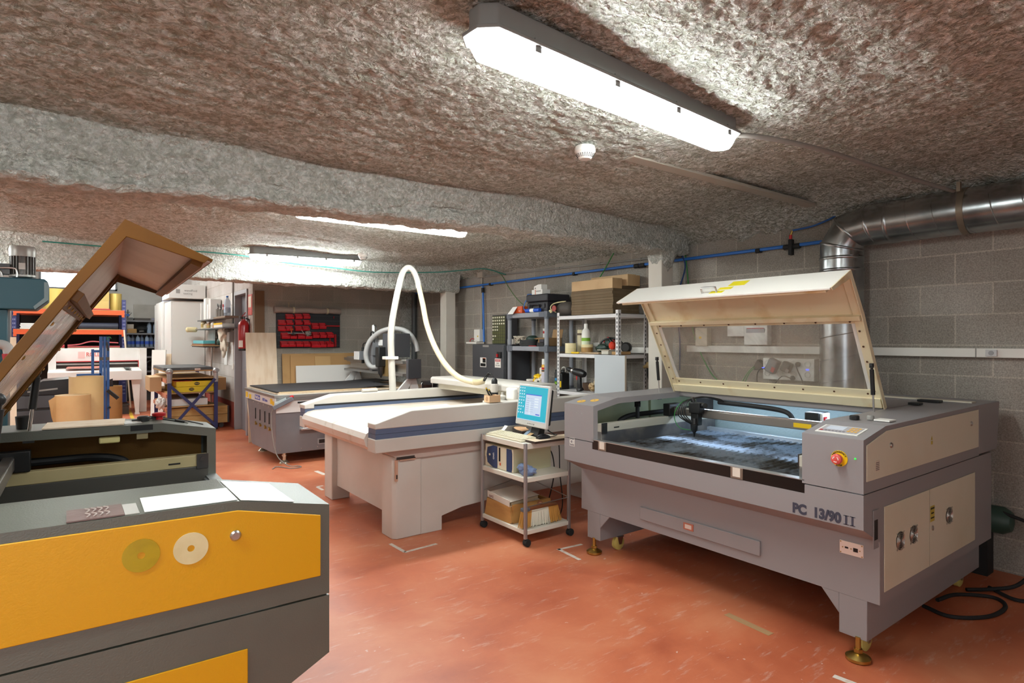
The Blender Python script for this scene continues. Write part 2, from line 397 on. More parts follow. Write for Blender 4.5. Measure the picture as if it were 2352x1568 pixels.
# haunch of foam where each beam meets its column
for nm, y0, z0 in (('trim_2', 3.60, 2.18), ('trim_3', 7.66, 2.14)):
    m = MB(); m.blob((4.585, y0 + .165, 2.42), (.12, .155, .29), seed=y0, amp=.12, freq=4, n=4)
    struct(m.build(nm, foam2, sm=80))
# foam coated pier in the recess and the ragged foam edge along the right wall
m = MB(); n = 40
def pier(u, v):
    a = v * 4; z = 2.7 * u
    q = [(4.60, 9.72), (4.60, 9.42), (4.86, 9.42), (4.87, 9.44)]
    i = min(2, int(v * 3)); t = v * 3 - i
    x = q[i][0] * (1 - t) + q[i + 1][0] * t; y = q[i][1] * (1 - t) + q[i + 1][1] * t
    k = .018 * mnoise.turbulence(Vector((x * 6, y * 6, z * 6)), 3, False)
    return (x - k, y - k, z)
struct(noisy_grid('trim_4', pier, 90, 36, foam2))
# door in the side wall
doorm = mat('grey door enamel', '#85858a', .45); framem = mat('grey door frame', '#a3a3a6', .45)
m = MB().box(2.35, 2.39, 10.04, 10.80, .0, 2.235)
d1 = struct(m.build('door_1', doorm, bevel=.003))
m = MB(); m.box(2.245, 2.42, 9.98, 10.04, 0, 2.30); m.box(2.245, 2.42, 10.80, 10.86, 0, 2.30); m.box(2.245, 2.42, 10.04, 10.80, 2.235, 2.30)
struct(m.build('door_frame', framem, bevel=.004))
m = MB(); m.lathe((2.35, 10.14, 1.02), [(.026, 0), (.026, .008), (.012, .012), (.012, .04), (.026, .05), (.028, .07), (.018, .085)], 16, '-x')
m.build('door_knob', mat('brass knob', '#c19a42', .3, 1), d1, sm=40)

# ---------------------------------------------------------------- fluorescent lamps
tube_m = bpy.data.materials.new('lit diffuser'); tube_m.use_nodes = True
_b = tube_m.node_tree.nodes['Principled BSDF']; _b.inputs['Base Color'].default_value = (.8, .8, .8, 1)
_b.inputs['Emission Color'].default_value = (.93, 1, .985, 1); _b.inputs['Emission Strength'].default_value = TUBE
tube_s = tube_m.copy(); tube_s.name = 'lit diffuser flank'; tube_s.node_tree.nodes['Principled BSDF'].inputs['Emission Strength'].default_value = TUBE * 1.4
def tube_copy(n, k): q = tube_m.copy(); q.name = n; q.node_tree.nodes['Principled BSDF'].inputs['Emission Strength'].default_value = TUBE * k; return q
tube_f = tube_copy('lit diffuser of newer tubes', 1.55); tube_fs = tube_copy('boosted lit flank', 1.8)  # emission raised beyond the first lamp to brighten the dim recess
lampgrey = mat('lamp housing', '#7d7d7b', .55)
def lamp_proto():
    """waterproof batten along local x, hanging face at z=0"""
    t = thing('ceiling_lamp', 'x', 'lamp', local=True)
    def outline(hl, hw, c):
        return [(-hl, -hw + c), (-hl + c, -hw), (hl - c, -hw), (hl, -hw + c), (hl, hw - c), (hl - c, hw), (-hl + c, hw), (-hl, hw - c)]
    m = MB(); m.prism(outline(.772, .07, .043), 'z', -.047, .045); m.build('housing', lampgrey, t, bevel=.008); m = MB(); m.prism(outline(.79, .089, .05), 'z', -.046, -.034); m.build('rim', lampgrey, t, bevel=.003)
    m = MB(); a = outline(.775, .072, .045); b = outline(.755, .052, .035)
    n = 8; m.add([(x, y, -.045) for x, y in a] + [(x, y, -.058) for x, y in a] + [(x, y, -.1) for x, y in b],
                 [tuple(range(8))] + [(i, (i + 1) % 8, 8 + (i + 1) % 8, 8 + i) for i in range(8)] + [(8 + i, 8 + (i + 1) % 8, 16 + (i + 1) % 8, 16 + i) for i in range(8)] + [tuple(range(23, 15, -1))])
    m.m = [1] * 9 + [0] * 9
    m.build('diffuser', [tube_m, tube_s], t)
    for x in (-.56, -.15, .25, .66):
        for s in (-1, 1):
            m = MB(); m.box(x - .014, x + .014, s * .07 - .006, s * .07 + .006, -.066, -.02); m.build('clip', lampgrey, t)
    return t
lamp1 = lamp_proto()
LAMPS = [((1.81, 1.66, 2.52), .072, 'lit white batten lamp on the foam ceiling, the largest, above the aisle'),
         ((2.17, 4.68, 2.545), 0, 'lit batten lamp just past the first foam beam'),
         ((2.3, 7.2, 2.52), -.12, 'lit batten lamp close to the far white foam beam'),
         ((-1.0, 1.3, 2.52), 0, 'batten lamp over the yellow laser cutter, out of view'),
         ((-.3, -.95, 2.52), 0, 'batten lamp behind the camera, out of view'),
         ((-2.3, 5.4, 2.50), 0, 'batten lamp left of the teal drill, out of view'),
         ((-1.65, 7.0, 2.48), 0, 'unseen batten lamp added left of the router aisle to brighten the ceiling'),  # unseen lamp added to lighten the ceiling between the beams
         ((.5, 11.6, 3.25), 0, 'batten lamp of the back room, hidden by the far beam'),
         ((.4, 14.4, 3.25), 0, 'batten lamp over the shear, hidden by the far beam'),
         ((-1.6, 12.6, 3.25), 0, 'batten lamp of the back room further left, hidden by the far beam')]
for i, (l, rz, lb) in enumerate(LAMPS):
    o = lamp1 if i == 0 else tree_copy(lamp1)
    o.location = l; o.rotation_euler.z = rz; o['label'] = lb; o['group'] = 'ceiling batten lamps'
    if i == 2: o.scale.x = .82
    if i == 4: o.scale.x = .7
    if i in (1, 2, 6, 7, 8, 9):
        for k in o.children:
            if k.name.startswith('diffuser'): k.data = k.data.copy(); k.data.materials[0] = tube_f; k.data.materials[1] = tube_fs
# ---------------------------------------------------------------- laser cutters (local x = depth from the front, y = across, z up)
def laser(th, loc, rz):
    t = thing('laser_cutter', th['label'], 'laser cutter', loc, rz, local=True)
    body, panel, lidm, inner = th['body'], th['panel'], th['lid'], th['inner']
    top = [(0, 1.058), (.229, 1.102), (1.50, 1.115)]
    # lower cabinet: tapered front, open at the top for the bed
    m = MB()
    m.prism([(.164, .29), (1.72, .29), (1.72, .815), (0, .815), (0, .661), (.164, .578)], 'y', 0, .262)
    m.prism([(.164, .29), (1.72, .29), (1.72, .815), (0, .815), (0, .661), (.164, .578)], 'y', 1.694, 1.97)
    m.prism([(.164, .29), (1.72, .29), (1.72, .70), (.05, .70), (0, .70), (0, .661), (.164, .578)], 'y', .262, 1.694)
    m.box(0, .03, .262, 1.694, .70, .772); m.box(1.42, 1.72, .262, 1.694, .70, .815)
    cab = m.build('cabinet', body, t)
    m = MB(); m.box(.002, .034, .264, 1.692, .772, .832)
    tr = m.build('front_trim', mat('black trim', '#151312', .3), t)
    m = MB(); m.box(0, .05, .264, 1.692, .832, .836); m.build('trim_edge', mat('bare aluminium', '#c8cbcc', .35, .9), tr)
    # rails under the cabinet with the front gussets
    for y0, y1, g in ((.055, .181, .267), (1.785, 1.911, 1.694)):
        m = MB(); m.box(.166, 1.70, y0, y1, .10, .29)
        a = y1 if g > y1 else y0
        m.prism([(a, .29), (g, .29), (a, .19)], 'x', .166, .178)
        m.build('foot_rail', body, t, bevel=.003)
    # side boxes: hollow sheet metal shells, open towards the bed
    prof = [(0, .82)] + top + [(1.50, .82)]
    iprof = [(.02, .82), (.02, 1.043), (.232, 1.084), (1.49, 1.097), (1.49, .82)]
    for y0, y1, yo in ((0, .262, 0), (1.694, 1.97, 1.97)):
        m = MB()
        ys = (0, .018) if yo == 0 else (1.952, 1.97)
        m.prism(prof, 'y', *ys)
        for a, b, c, d in zip(prof[:-1], prof[1:], iprof[:-1], iprof[1:]):
            m.prism([a, b, d, c], 'y', *((.018, y1) if yo == 0 else (y0, 1.952)))
        fl = (y1, y1 + .012) if yo == 0 else (y0 - .012, y0)       # folded lip at the opening
        m.prism([(0, .82), (0, 1.058), (.04, 1.066), (.04, .82)], 'y', *fl)
        m.prism([(.04, 1.0657), (.229, 1.102), (.9, 1.108), (.9, 1.068), (.235, 1.062), (.04, 1.024)], 'y', *fl)
        sb = m.build('side_box', body, t)
        m = MB(); ys = (.018, .026) if yo == 0 else (1.944, 1.952)
        m.prism([(.03, .825), (.03, 1.035), (.235, 1.078), (1.46, 1.09), (1.46, .825)], 'y', *ys); m.box(.86, .90, ys[0] - (.02 if yo else 0), ys[1] + (0 if yo else .02), .83, 1.08)
        m.build('inner_lining', inner, sb)
    # rear hood, deck behind the lid and rear cover strip
    m = MB(); m.prism([(1.505, .825), (1.505, 1.116), (1.883, 1.116), (1.83, .825)], 'y', 0, 1.97)
    m.build('rear_hood', body, t, bevel=.004)
    m = MB(); m.box(.93, 1.50, .262, 1.694, 1.10, 1.114); m.prism([(.90, 1.095), (.905, 1.112), (.93, 1.116), (.93, 1.07), (.905, 1.075)], 'y', .262, 1.694)
    m.build('rear_deck', th['deck'], t, bevel=.003)
    m = MB(); m.box(1.585, 1.665, .06, 1.9, 1.116, 1.122); m.build('cover_strip', cream, t)
    if not th['yellow']:
        m = MB(); m.box(.985, 1.02, .40, 1.6, 1.072, 1.09); m.build('interior_lamp', mat('cool tube', '#cfe6ff', .4, emit=9), t)
    m = MB(); m.box(1.34, 1.38, .262, 1.694, .80, 1.10); m.build('back_liner', th['liner'], t)
    # beige or yellow side panels
    def side_panels(yo, s):
        pm = MB(); a, b = (yo, yo - s * .004)
        a, b = min(a, b), max(a, b)
        pm.prism([(.024, .872), (.024, 1.034), (.228, 1.08), (1.482, 1.092), (1.482, .872)], 'y', a, b)
        p = pm.build('upper_side_panel', panel, t, bevel=.002)
        for x, z in ((.27, 1.01), (1.35, 1.02)):
            if th['yellow'] and x > 1: continue
            k = MB(); k.lathe((x if not th['yellow'] else .234, b if s < 0 else a, z if not th['yellow'] else 1.02), [(.013, 0), (.013, .004), (.009, .008), (.006, .008)], 16, 'y' if s < 0 else '-y'); k.build('panel_lock', steel, p, sm=40)
        pm = MB()
        pm.prism([(.205, .34), (.205, .733), (1.42, .733), (1.42, .34)], 'y', a, b)
        q = pm.build('lower_side_panel', panel, t, bevel=.002)
        return p, q
    up, low = side_panels(0, 1)
    if th['yellow']: up2, low2 = side_panels(1.97, -1)
    # interior: rails, bed, gantry
    for y0, y1, s in ((.262, .31, 1), (1.648, 1.694, -1)):
        m = MB(); m.box(.04, 1.3, y0, y1, .772, .885); m.build('lower_rail', th['rail2'], t, bevel=.003)
        m = MB(); m.box(.04, 1.3, y0, y1 , .885, .94); rl = m.build('linear_rail', th['rail'], t, bevel=.003)
        m = MB(); yy = y1 if s > 0 else y0 - .002; m.box(.16, .21, yy, yy + .002, .905, .912); m.build('rail_slot', black, rl)
        m = MB(); yy = y1 if s > 0 else y0 - .006; m.box(.04, .09, yy, yy + .006, .875, .945); m.lathe((.065, yy + (.006 if s > 0 else 0), .92), [(.012, 0), (.012, .004)], 12, 'y' if s > 0 else '-y'); m.build('rail_end', darksteel, rl)
        yc = (.14 if s > 0 else 1.80)
        m = MB(); m.tube([(1.25, yc, .955), (.7, yc, .952), (.5, yc, .95), (.40, yc, .93), (.37, yc, .90), (.41, yc, .875), (.5, yc, .865), (1.2, yc, .865)], .018, 8, 5); m.build('cable_chain', black_m, rl, sm=40)
    if not th['yellow']:
        m = MB()
        y = .32
        while y < 1.61:
            m.prism([(y, .768), (y + .003, .768), (y + .036, .803), (y + .033, .803)], 'x', .05, 1.19)
            for i in range(9): m.box(.09 + i * .13, .093 + i * .13, y + .004, y + .03, .770, .797)
            y += .044
        bed = m.build('slat_bed', mat('scorched slats', '#7f8b99', .38, .5, h2='#2e2822', vscale=4.5, vfac=(.44, .6), detail=9), t)
    m = MB(); m.box(.04, 1.22, .31, 1.648, .702, .715); m.build('bed_pan', mat('crumb tray', '#6f6a62', .6, .5, h2='#4a3f33', vscale=5), t)
    for q in ((1.19, 1.235, .31, 1.648, .74, .825), (1.236, 1.30, .31, 1.648, .74, .80), (.045, .06, .31, 1.648, .77, .828)):
        m = MB(); m.box(*q); m.build('bed_bar', mat('bed aluminium', '#c3cbd0', .4, .75), t, bevel=.003)
    m = MB(); m.box(.772, .812, .30, 1.655, .952, 1.005); g = m.build('gantry', mat('gantry beam', '#8d867f', .4, .7), t, bevel=.004)
    m = MB(); m.box(.775, .808, .30, 1.655, 1.005, 1.012); m.build('guide_rail', steel, g)
    for ya, yb in ((.27, .32), (1.63, 1.69)): m = MB(); m.box(.72, .86, ya, yb, .942, 1.03); m.build('gantry_carriage', black, g, bevel=.004)
    if not th['yellow']:
        m = MB(); m.box(.7705, .772, .62, .73, .965, .992); m.prism([(.585, .966), (.61, .966), (.5975, .99)], 'x', .7705, .772); m.build('warning_label', yellow_p, g)
        # laser head with hoses
        hd = MB(); hx, hy = .745, 1.42
        hd.box(hx - .03, hx + .03, hy - .05, hy + .04, .985, 1.06); hd.box(hx - .02, hx + .03, hy - .03, hy + .03, .90, .985)
        h = hd.build('laser_head', black, t, bevel=.004)
        m = MB(); m.lathe((hx - .02, hy, .82), [(.004, 0), (.010, .03), (.024, .05), (.026, .085), (.018, .09), (.018, .13)], 16); m.build('nozzle', darksteel, h, sm=40)
        m = MB(); m.cyl((hx, hy - .05, 1.04), (hx - .02, hy - .09, 1.045), .018); m.cyl((hx, hy + .02, 1.06), (hx - .01, hy + .03, 1.09), .016); m.build('mirror_mount', darksteel, h, sm=40)
        m = MB()
        for q in range(4):
            m.tube([(hx - .02, hy + .01 * q - .02, .90), (hx - .05 - .012 * q, hy + .05 + .012 * q, .97), (hx - .03, hy + .05 + .01 * q, 1.06), (hx + .05, hy - .01 * q, 1.095), (hx + .10, hy - .06 - .02 * q, 1.085), (hx + .13, hy - .14, 1.06)], .0045, 6, 5)
        m.build('air_hose', black, h, sm=40)
        m = MB(); m.tube([(hx - .01, hy + .02, .86), (hx - .06, hy + .10, .88), (hx - .06, hy + .14, .97), (hx - .01, hy + .10, 1.06), (hx + .08, hy, 1.09)], .003, 6, 6); m.build('green_hose', green_c, h, sm=40)
        m = MB(); m.tube([(.88, 1.33, 1.06), (.88, 1.1, 1.057), (.88, .92, 1.05), (.88, .83, 1.035), (.88, .795, 1.0), (.88, .80, .97)], .016, 8, 6); m.build('gantry_cable_chain', black_m, g, sm=40)
        m = MB(); m.box(.93, 1.06, .655, .745, .955, 1.045); mo = m.build('stepper_motor', black, t, bevel=.006)
        m = MB(); m.box(.95, 1.04, .64, .655, .96, 1.04); m.build('motor_cap', white, mo); m = MB(); m.box(.96, .99, .632, .64, .99, 1.02); m.build('connector', red_p, mo)
        m = MB(); m.tube([(.975, .634, 1.005), (.96, .60, 1.0), (.95, .59, .97), (.96, .62, .945)], .006, 6, 6); m.build('motor_cable', white, mo, sm=40)
        m = MB(); m.box(.46, .48, 1.705, 1.725, .94, 1.06); m.box(.455, .485, 1.70, 1.73, 1.02, 1.07); m.lathe((.455, 1.69, 1.045), [(.02, 0), (.02, .012), (.014, .012), (.014, 0)], 16, 'y', False); m.build('mirror_bracket', black, t)
        # control panel, emergency stop, lettering
        a = Vector((.0, 0, 1.058)); b = Vector((.229, 0, 1.102)); d = (b - a).normalized(); nrm = Vector((-d.z, 0, d.x))
        def on(u, y, h=0): p = a + d * u + nrm * h; return (p.x, y, p.z)
        m = MB(); m.plate(on(.045, .235), on(.045, .045), on(.155, .045), on(.155, .235), .003); cp = m.build('control_panel', white, t)
        m = MB(); m.plate(on(.055, .225, .003), on(.055, .055, .003), on(.147, .055, .003), on(.147, .225, .003), .0015); m.build('keypad', mat('keypad film', '#a7a3a6', .4), cp)
        m = MB(); m.plate(on(.088, .205, .0045), on(.088, .125, .0045), on(.14, .125, .0045), on(.14, .205, .0045), .001); m.build('display', mat('pale lcd', '#cfd6e2', .2), cp)
        m = MB()
        for i in range(6): m.plate(on(.063, .20 - i * .016, .0045), on(.063, .19 - i * .016, .0045), on(.074, .19 - i * .016, .0045), on(.074, .20 - i * .016, .0045), .001)
        m.build('key', mat('grey keys', '#77737a', .5), cp)
        m = MB()
        for i in range(3):
            for j in range(3): m.plate(on(.075 + j * .024, .105 - i * .016, .0045), on(.075 + j * .024, .094 - i * .016, .0045), on(.089 + j * .024, .094 - i * .016, .0045), on(.089 + j * .024, .105 - i * .016, .0045), .001)
        m.build('arrow_key', mat('amber keys', '#e0a93f', .5), cp)
        m = MB(); m.plate(on(.06, .222, .0045), on(.06, .208, .0045), on(.074, .208, .0045), on(.074, .222, .0045), .001); m.build('stop_key', red_p, cp)
        m = MB(); m.lathe((.325, .18, 1.106), [(.022, 0), (.022, .016), (.018, .02)], 20); m.build('rotary_knob', black, t, sm=40)
        m = MB(); m.lathe((.37, .125, 1.106), [(.016, 0), (.016, .018), (.013, .022)], 20); m.build('key_switch', grey_c, t, sm=40)
        m = MB(); m.box(.345, .42, .03, .1, 1.1065, 1.1135); m.build('switch_plate', white, t)
        es = MB(); es.lathe((0, .102, .963), [(.036, 0), (.036, .003)], 28, '-x'); e = es.build('emergency_stop', yellow_p, t, sm=40)
        es = MB(); es.lathe((-.003, .102, .963), [(.016, 0), (.016, .012), (.022, .014), (.024, .022), (.022, .032), (.016, .036)], 24, '-x'); e2 = es.build('push_button', mat('red button', '#d2524c', .35), e, sm=40)
        es = MB()
        for q in range(3):
            for r in range(6):
                an = q * 2.094 + r * .2; an2 = an + .2
                P = lambda a_, rr: (-.0395, .102 + math.cos(a_) * rr, .963 + math.sin(a_) * rr)
                es.plate(P(an, .010), P(an2, .010), P(an2, .0135), P(an, .0135), -.0006)
        es.build('arrow_mark', white, e2)
        for i, ch in enumerate('EMERGENCY'):
            text(ch, .011, (-.0036, .102 - math.cos(math.pi / 2 - (i - 4) * .28) * .030, .963 + math.sin(math.pi / 2 - (i - 4) * .28) * .030),
                 (0, -math.sin(math.pi / 2 - (i - 4) * .28), -math.cos(math.pi / 2 - (i - 4) * .28)), (0, -math.cos(math.pi / 2 - (i - 4) * .28), math.sin(math.pi / 2 - (i - 4) * .28)), black, e, bold=.0003)
        text('STOP', .011, (-.0036, .102, .933), (0, -1, 0), (0, 0, 1), black, e, bold=.0003)
        m = MB(); m.lathe((0, .034, .972), [(.004, 0), (.004, .003), (.002, .004)], 12, '-x'); m.build('indicator_light', mat('green indicator', '#1fc23c', .3, emit=.6), t)
        text('PC  13/90', .062, (-.0006, .208, .691), (0, -1, 0), (0, 0, 1), mat('dark lettering', '#3a3c4a', .5), t, bold=.0035, width=.226)
        m = MB()
        for y in (.073, .046):
            m.box(-.0012, -.0001, y - .0045, y + .0045, .670, .712)
            for z in (.670, .709): m.box(-.0012, -.0001, y - .0115, y + .0115, z, z + .003)
        m.build('numeral_lettering', MATS['dark lettering'], t)
        m = MB()                                                   # CE plate outline
        for a_ in ((1.865, 1.915, .765, .767), (1.865, 1.915, .82, .822), (1.865, 1.867, .765, .822), (1.913, 1.915, .765, .822)): m.box(-.001, 0, *a_)
        ce = m.build('conformity_mark', white, t); text('CE', .04, (-.0008, 1.89, .793), (0, -1, 0), (0, 0, 1), white, t, bold=.0004, name='conformity_lettering')
        m = MB()
        for y in (1.79, 1.84): m.lathe((0, y, 1.0), [(.003, 0), (.003, .002)], 8, '-x')
        m.build('screw', steel, t)
        # trim window tags, drawer, port plate
        for y in (1.60, .62):
            m = MB(); m.box(-.003, .002, y - .035, y + .035, .775, .832); q = m.build('trim_window', mat('brushed frame', '#8d7d70', .4, .5), t)
            m = MB(); m.box(-.005, -.003, y - .022, y + .022, .785, .832); m.build('window_glass', mat('clear glass', '#d9cfc2', .1), q)
        m = MB(); m.box(.150, .164, .582, 1.412, .347, .427); dr = m.build('drawer', body, t, bevel=.003)
        m = MB(); m.box(.146, .150, 1.0, 1.07, .372, .412); hh = m.build('drawer_handle', mat('copper frame', '#b5715c', .4, .4), dr); m = MB(); m.box(.1445, .146, 1.012, 1.058, .380, .404); m.build('handle_recess', mat('handle steel', '#d8d4cc', .3, .4), hh)
        m = MB(); m.box(.158, .164, .069, .174, .485, .545); po = m.build('port_plate', mat('pink beige plate', '#e6d3c6', .5), t)
        m = MB(); m.box(.1565, .158, .135, .15, .512, .52); m.box(.1565, .158, .092, .112, .505, .523); m.build('socket', black, po)
        m = MB()
        for y, z in ((.074, .49), (.169, .49), (.074, .54), (.169, .54), (.122, .515), (.16, .515), (.083, .515)): m.lathe((.158, y, z), [(.003, 0), (.003, .0015)], 8, '-x')
        m.build('plate_screw', brass, po)
        # right side: fans, warning labels, interlock
        for x in (.373, .53, 1.005):
            m = MB(); z = .545 if x < .6 else .555
            m.lathe((x, -.0045, z), [(.043, 0), (.043, .001)], 24, '-y'); f = m.build('fan', black, low)
            m = MB()
            for r in (.012, .020, .028, .036, .044):
                m.rings([(x + math.cos(k * math.pi / 12) * r, -.009, z + math.sin(k * math.pi / 12) * r) for k in range(25)], [.0013] * 25, 5)
            for an in (.785, 2.356):
                c_, s_ = math.cos(an) * .058, math.sin(an) * .058; m.bar((x - c_, -.008, z - s_), (x + c_, -.008, z + s_), .003, .003)
            m.build('fan_grille', steel, f)
        m = MB(); m.box(.735, .737, -.0055, -.004, .34, .733); m.build('door_gap', mat('gap shadow line', '#a59f8d', .6), low)
        m = MB(); m.lathe((.775, -.0045, .53), [(.012, 0), (.012, .004), (.007, .006)], 14, '-y'); m.build('door_lock', steel, low, sm=40)
        m = MB(); m.box(.745, .80, -.0055, -.0045, .565, .645); wl = m.build('danger_label', mat('dull yellow label', '#c0aa3c', .5), low)
        for i, (wd_, sz) in enumerate((('PELIGRO', .013), ('RIESGO', .010), ('ELECTRICO', .009))): text(wd_, sz, (.772, -.006, .632 - i * .024), (1, 0, 0), (0, 0, 1), black, wl, bold=.0002)
        m = MB(); m.prism([(.755, .985), (.775, .985), (.765, 1.005)], 'y', -.0055, -.0045); m.box(.755, .775, -.0055, -.0045, .962, .98); m.build('laser_label', mat('dull yellow label', '#c0aa3c', .5), up)
        m = MB(); m.box(.105, .15, -.0055, -.0045, .905, .955); lb = m.build('rating_label', mat('pinkish label', '#d8cbb8', .5), up)
        m = MB()
        for i in range(5): m.box(.11, .145, -.006, -.0055, .912 + i * .008, .916 + i * .008)
        m.build('label_print', mat('label ink', '#7c6d66', .6), lb)
        m = MB(); m.box(.09, .145, -.004, 0, .56, .735); il = m.build('switch_surround', body, t, bevel=.002); m = MB(); m.box(.098, .132, -.005, -.004, .60, .69); m.build('breaker_switch', black, il)
        m = MB()
        m.box(1.19, 1.25, .2, .26, 1.116, 1.13); m.box(1.44, 1.50, .18, .3, 1.1155, 1.13); m.build('deck_latch', black, t, bevel=.003)
        m = MB()
        for u, y in ((.07, 1.87), (.12, 1.79)): m.lathe(on(u, y), [(.0305, 0), (.0305, .002)], 32, nrm); m.mi = 0
        dl = m.build('round_sticker', mat('amber sticker', '#e0b04a', .5), t)
        m = MB()
        for u, y in ((.07, 1.87), (.12, 1.79)): m.lathe(on(u, y, .002), [(.007, 0), (.007, .0006)], 16, nrm)
        m.build('sticker_hole', body, dl)
    # feet and castors
    for u, y in ((.168, .095), (.168, 1.845)):
        m = MB(); m.cyl((u, y, .03), (u, y, .11), .012); m.cyl((u, y, .038), (u, y, .055), .02, None, 6); m.lathe((u, y, 0), [(.048, 0), (.054, .006), (.054, .018), (.04, .026), (.02, .036)], 24)
        m.build('levelling_foot', brass, t, sm=40)
    nyl = mat('yellow nylon wheel', '#cdbb6a', .4)
    for u, y in ((.29, .12), (.36, 1.80), (1.55, .12), (1.55, 1.85)):
        m = MB(); m.box(u - .03, u + .03, y - .03, y + .03, .095, .10)
        for s in (-1, 1): m.prism([(u - .03, .1), (u + .03, .1), (u + .012, .044), (u - .012, .044)], 'y', y + s * .024 - .002, y + s * .024 + .002)
        k = m.build('castor', steel, t); m = MB(); m.lathe((u, y - .018, .05), [(.012, 0), (.042, 0), (.05, .005), (.05, .031), (.042, .036), (.012, .036)], 24, 'y'); m.build('castor_wheel', nyl, k, sm=40)
    # lid, hinged at the back
    P = [(.914, 1.118), (.628, 1.643), (.475, 1.866), (.256, 1.758)] if not th['yellow'] else [(.914, 1.118), (.568, 1.637), (.45, 1.81), (.245, 1.722)]; y0, y1 = .268, 1.718
    nr = []
    for a, b in zip(P[:-1], P[1:]):
        dx, dz = b[0] - a[0], b[1] - a[1]; l = math.hypot(dx, dz); nr.append((dz / l, -dx / l))
    # normals pointing to the underside (towards the front / down)
    nr = [(-abs(nr[0][0]), -abs(nr[0][1])), (-abs(nr[1][0]), -abs(nr[1][1])), (abs(nr[2][0]), -abs(nr[2][1]))]
    def pt(s, f, h): a, b = P[s], P[s + 1]; return (a[0] + (b[0] - a[0]) * f + nr[s][0] * h, a[1] + (b[1] - a[1]) * f + nr[s][1] * h)
    def strip(m, s, f0, f1, ya, yb, h0, h1): m.prism([pt(s, f0, h0), pt(s, f1, h0), pt(s, f1, h1), pt(s, f0, h1)], 'y', ya, yb)
    m = MB(); T_ = .008
    strip(m, 0, 0, .19, y0, y1, 0, T_); strip(m, 0, .19, .985, y0, y0 + .07, 0, T_); strip(m, 0, .19, .985, y1 - .07, y1, 0, T_); strip(m, 0, .93, 1, y0, y1, 0, T_)
    strip(m, 1, 0, 1, y0, y1, 0, T_)
    strip(m, 2, 0, 1, y0, y1, 0, T_)
    lid = m.build('lid', lidm, t)
    m = MB(); strip(m, 1, 0, .985, y0 + .006, y1 - .006, T_, T_ + .002); strip(m, 2, .02, .985, y0 + .006, y1 - .006, T_, T_ + .002); m.build('lid_lining', th.get('lid_pan', th['lid_in']), lid)
    H = .034 if not th['yellow'] else .026
    m = MB()
    for ya, yb in ((y0 - .006, y0), (y1, y1 + .006)):
        m.prism([pt(0, 0, 0), P[1], P[2], pt(2, 0, 0), pt(2, .96, 0), pt(2, .93, .02), (P[2][0] - .003, P[2][1] - .045), (pt(0, 1, H)[0], pt(0, 1, H)[1] + .004), pt(0, 0, H)], 'y', ya, yb)
    ins = th['lid_in']
    for ya, yb in ((y0 + .001, y0 + .045), (y1 - .045, y1 - .001)):
        strip(m, 0, .05, 1, ya, yb, T_, T_ + .014); strip(m, 1, 0, .98, ya, yb, T_, T_ + .012)
    strip(m, 0, .02, .12, y0 + .006, y1 - .006, T_, .032); strip(m, 0, .12, .20, y0 + .006, y1 - .006, T_, .018)
    strip(m, 0, .955, 1, y0 + .006, y1 - .006, T_, .04); strip(m, 0, .91, .955, y0 + .006, y1 - .006, T_, .016)
    strip(m, 2, .80, .93, y0 + .03, y1 - .03, T_, .03)
    fr = m.build('lid_frame', ins, lid, bevel=.0015)
    m = MB(); strip(m, 0, .185, .94, y0 + .06, y1 - .06, .003, .007); m.build('lid_window', th['glass'], lid)
    m = MB()
    for i in range(8):
        y = y0 + .07 + i * (y1 - y0 - .14) / 7
        for s, f in ((0, .16), (0, .932)):
            p = pt(s, f, .018); m.lathe((p[0], y, p[1]), [(.006, 0), (.006, .002), (.003, .004)], 8, (nr[0][0], 0, nr[0][1]))
    for i in range(5):
        for y in (y0 + .028, y1 - .028):
            p = pt(0, .2 + i * .16, .026); m.lathe((p[0], y, p[1]), [(.006, 0), (.006, .002), (.003, .004)], 8, (nr[0][0], 0, nr[0][1]))
    m.build('lid_screw', th['screw'], lid, sm=40)
    for y in ((y0 + .16, y1 - .12) if not th['yellow'] else (y0 + .1, y1 - .1)):
        m = MB(); m.box(.885, .93, y - .06, y + .06, 1.112, 1.124); m.cyl((.905, y - .06, 1.124), (.905, y + .06, 1.124), .008)
        m.build('hinge', cream if not th['yellow'] else darksteel, lid, sm=40)
    if not th['yellow']:
        a_, b_ = Vector((P[2][0], 0, P[2][1])), Vector((P[3][0], 0, P[3][1])); dv = (b_ - a_).normalized(); nv = Vector((dv.z, 0, -dv.x))
        nv = nv if nv.z > 0 else -nv
        def ov(f, y, h=0): p = a_ + dv * f + nv * h; return (p.x, y, p.z)
        m = MB(); m.tube([ov(.19, .95, 0), ov(.19, .95, .028), ov(.19, .96, .035), ov(.19, 1.04, .035), ov(.19, 1.05, .028), ov(.19, 1.05, 0)], .006, 8, 3); m.build('lid_handle', steel, lid, sm=40)
        m = MB(); m.plate(ov(.03, .93), ov(.03, .82), ov(.10, .82), ov(.10, .93), -.001); m.plate(ov(.115, .97), ov(.115, .88), ov(.15, .88), ov(.15, .97), -.001); m.plate(ov(.165, 1.0), ov(.165, .91), ov(.2, .91), ov(.2, 1.0), -.001)
        m.build('lid_warning_label', mat('lemon label', '#e6d52a', .5), lid)
    if th['yellow']:                                               # the raised lid stands slightly askew
        pv = Vector((.914, 1.718, 0)); lid.rotation_euler.z = -R(1.4); lid.location = pv - Matrix.Rotation(-R(1.4), 3, 'Z') @ pv
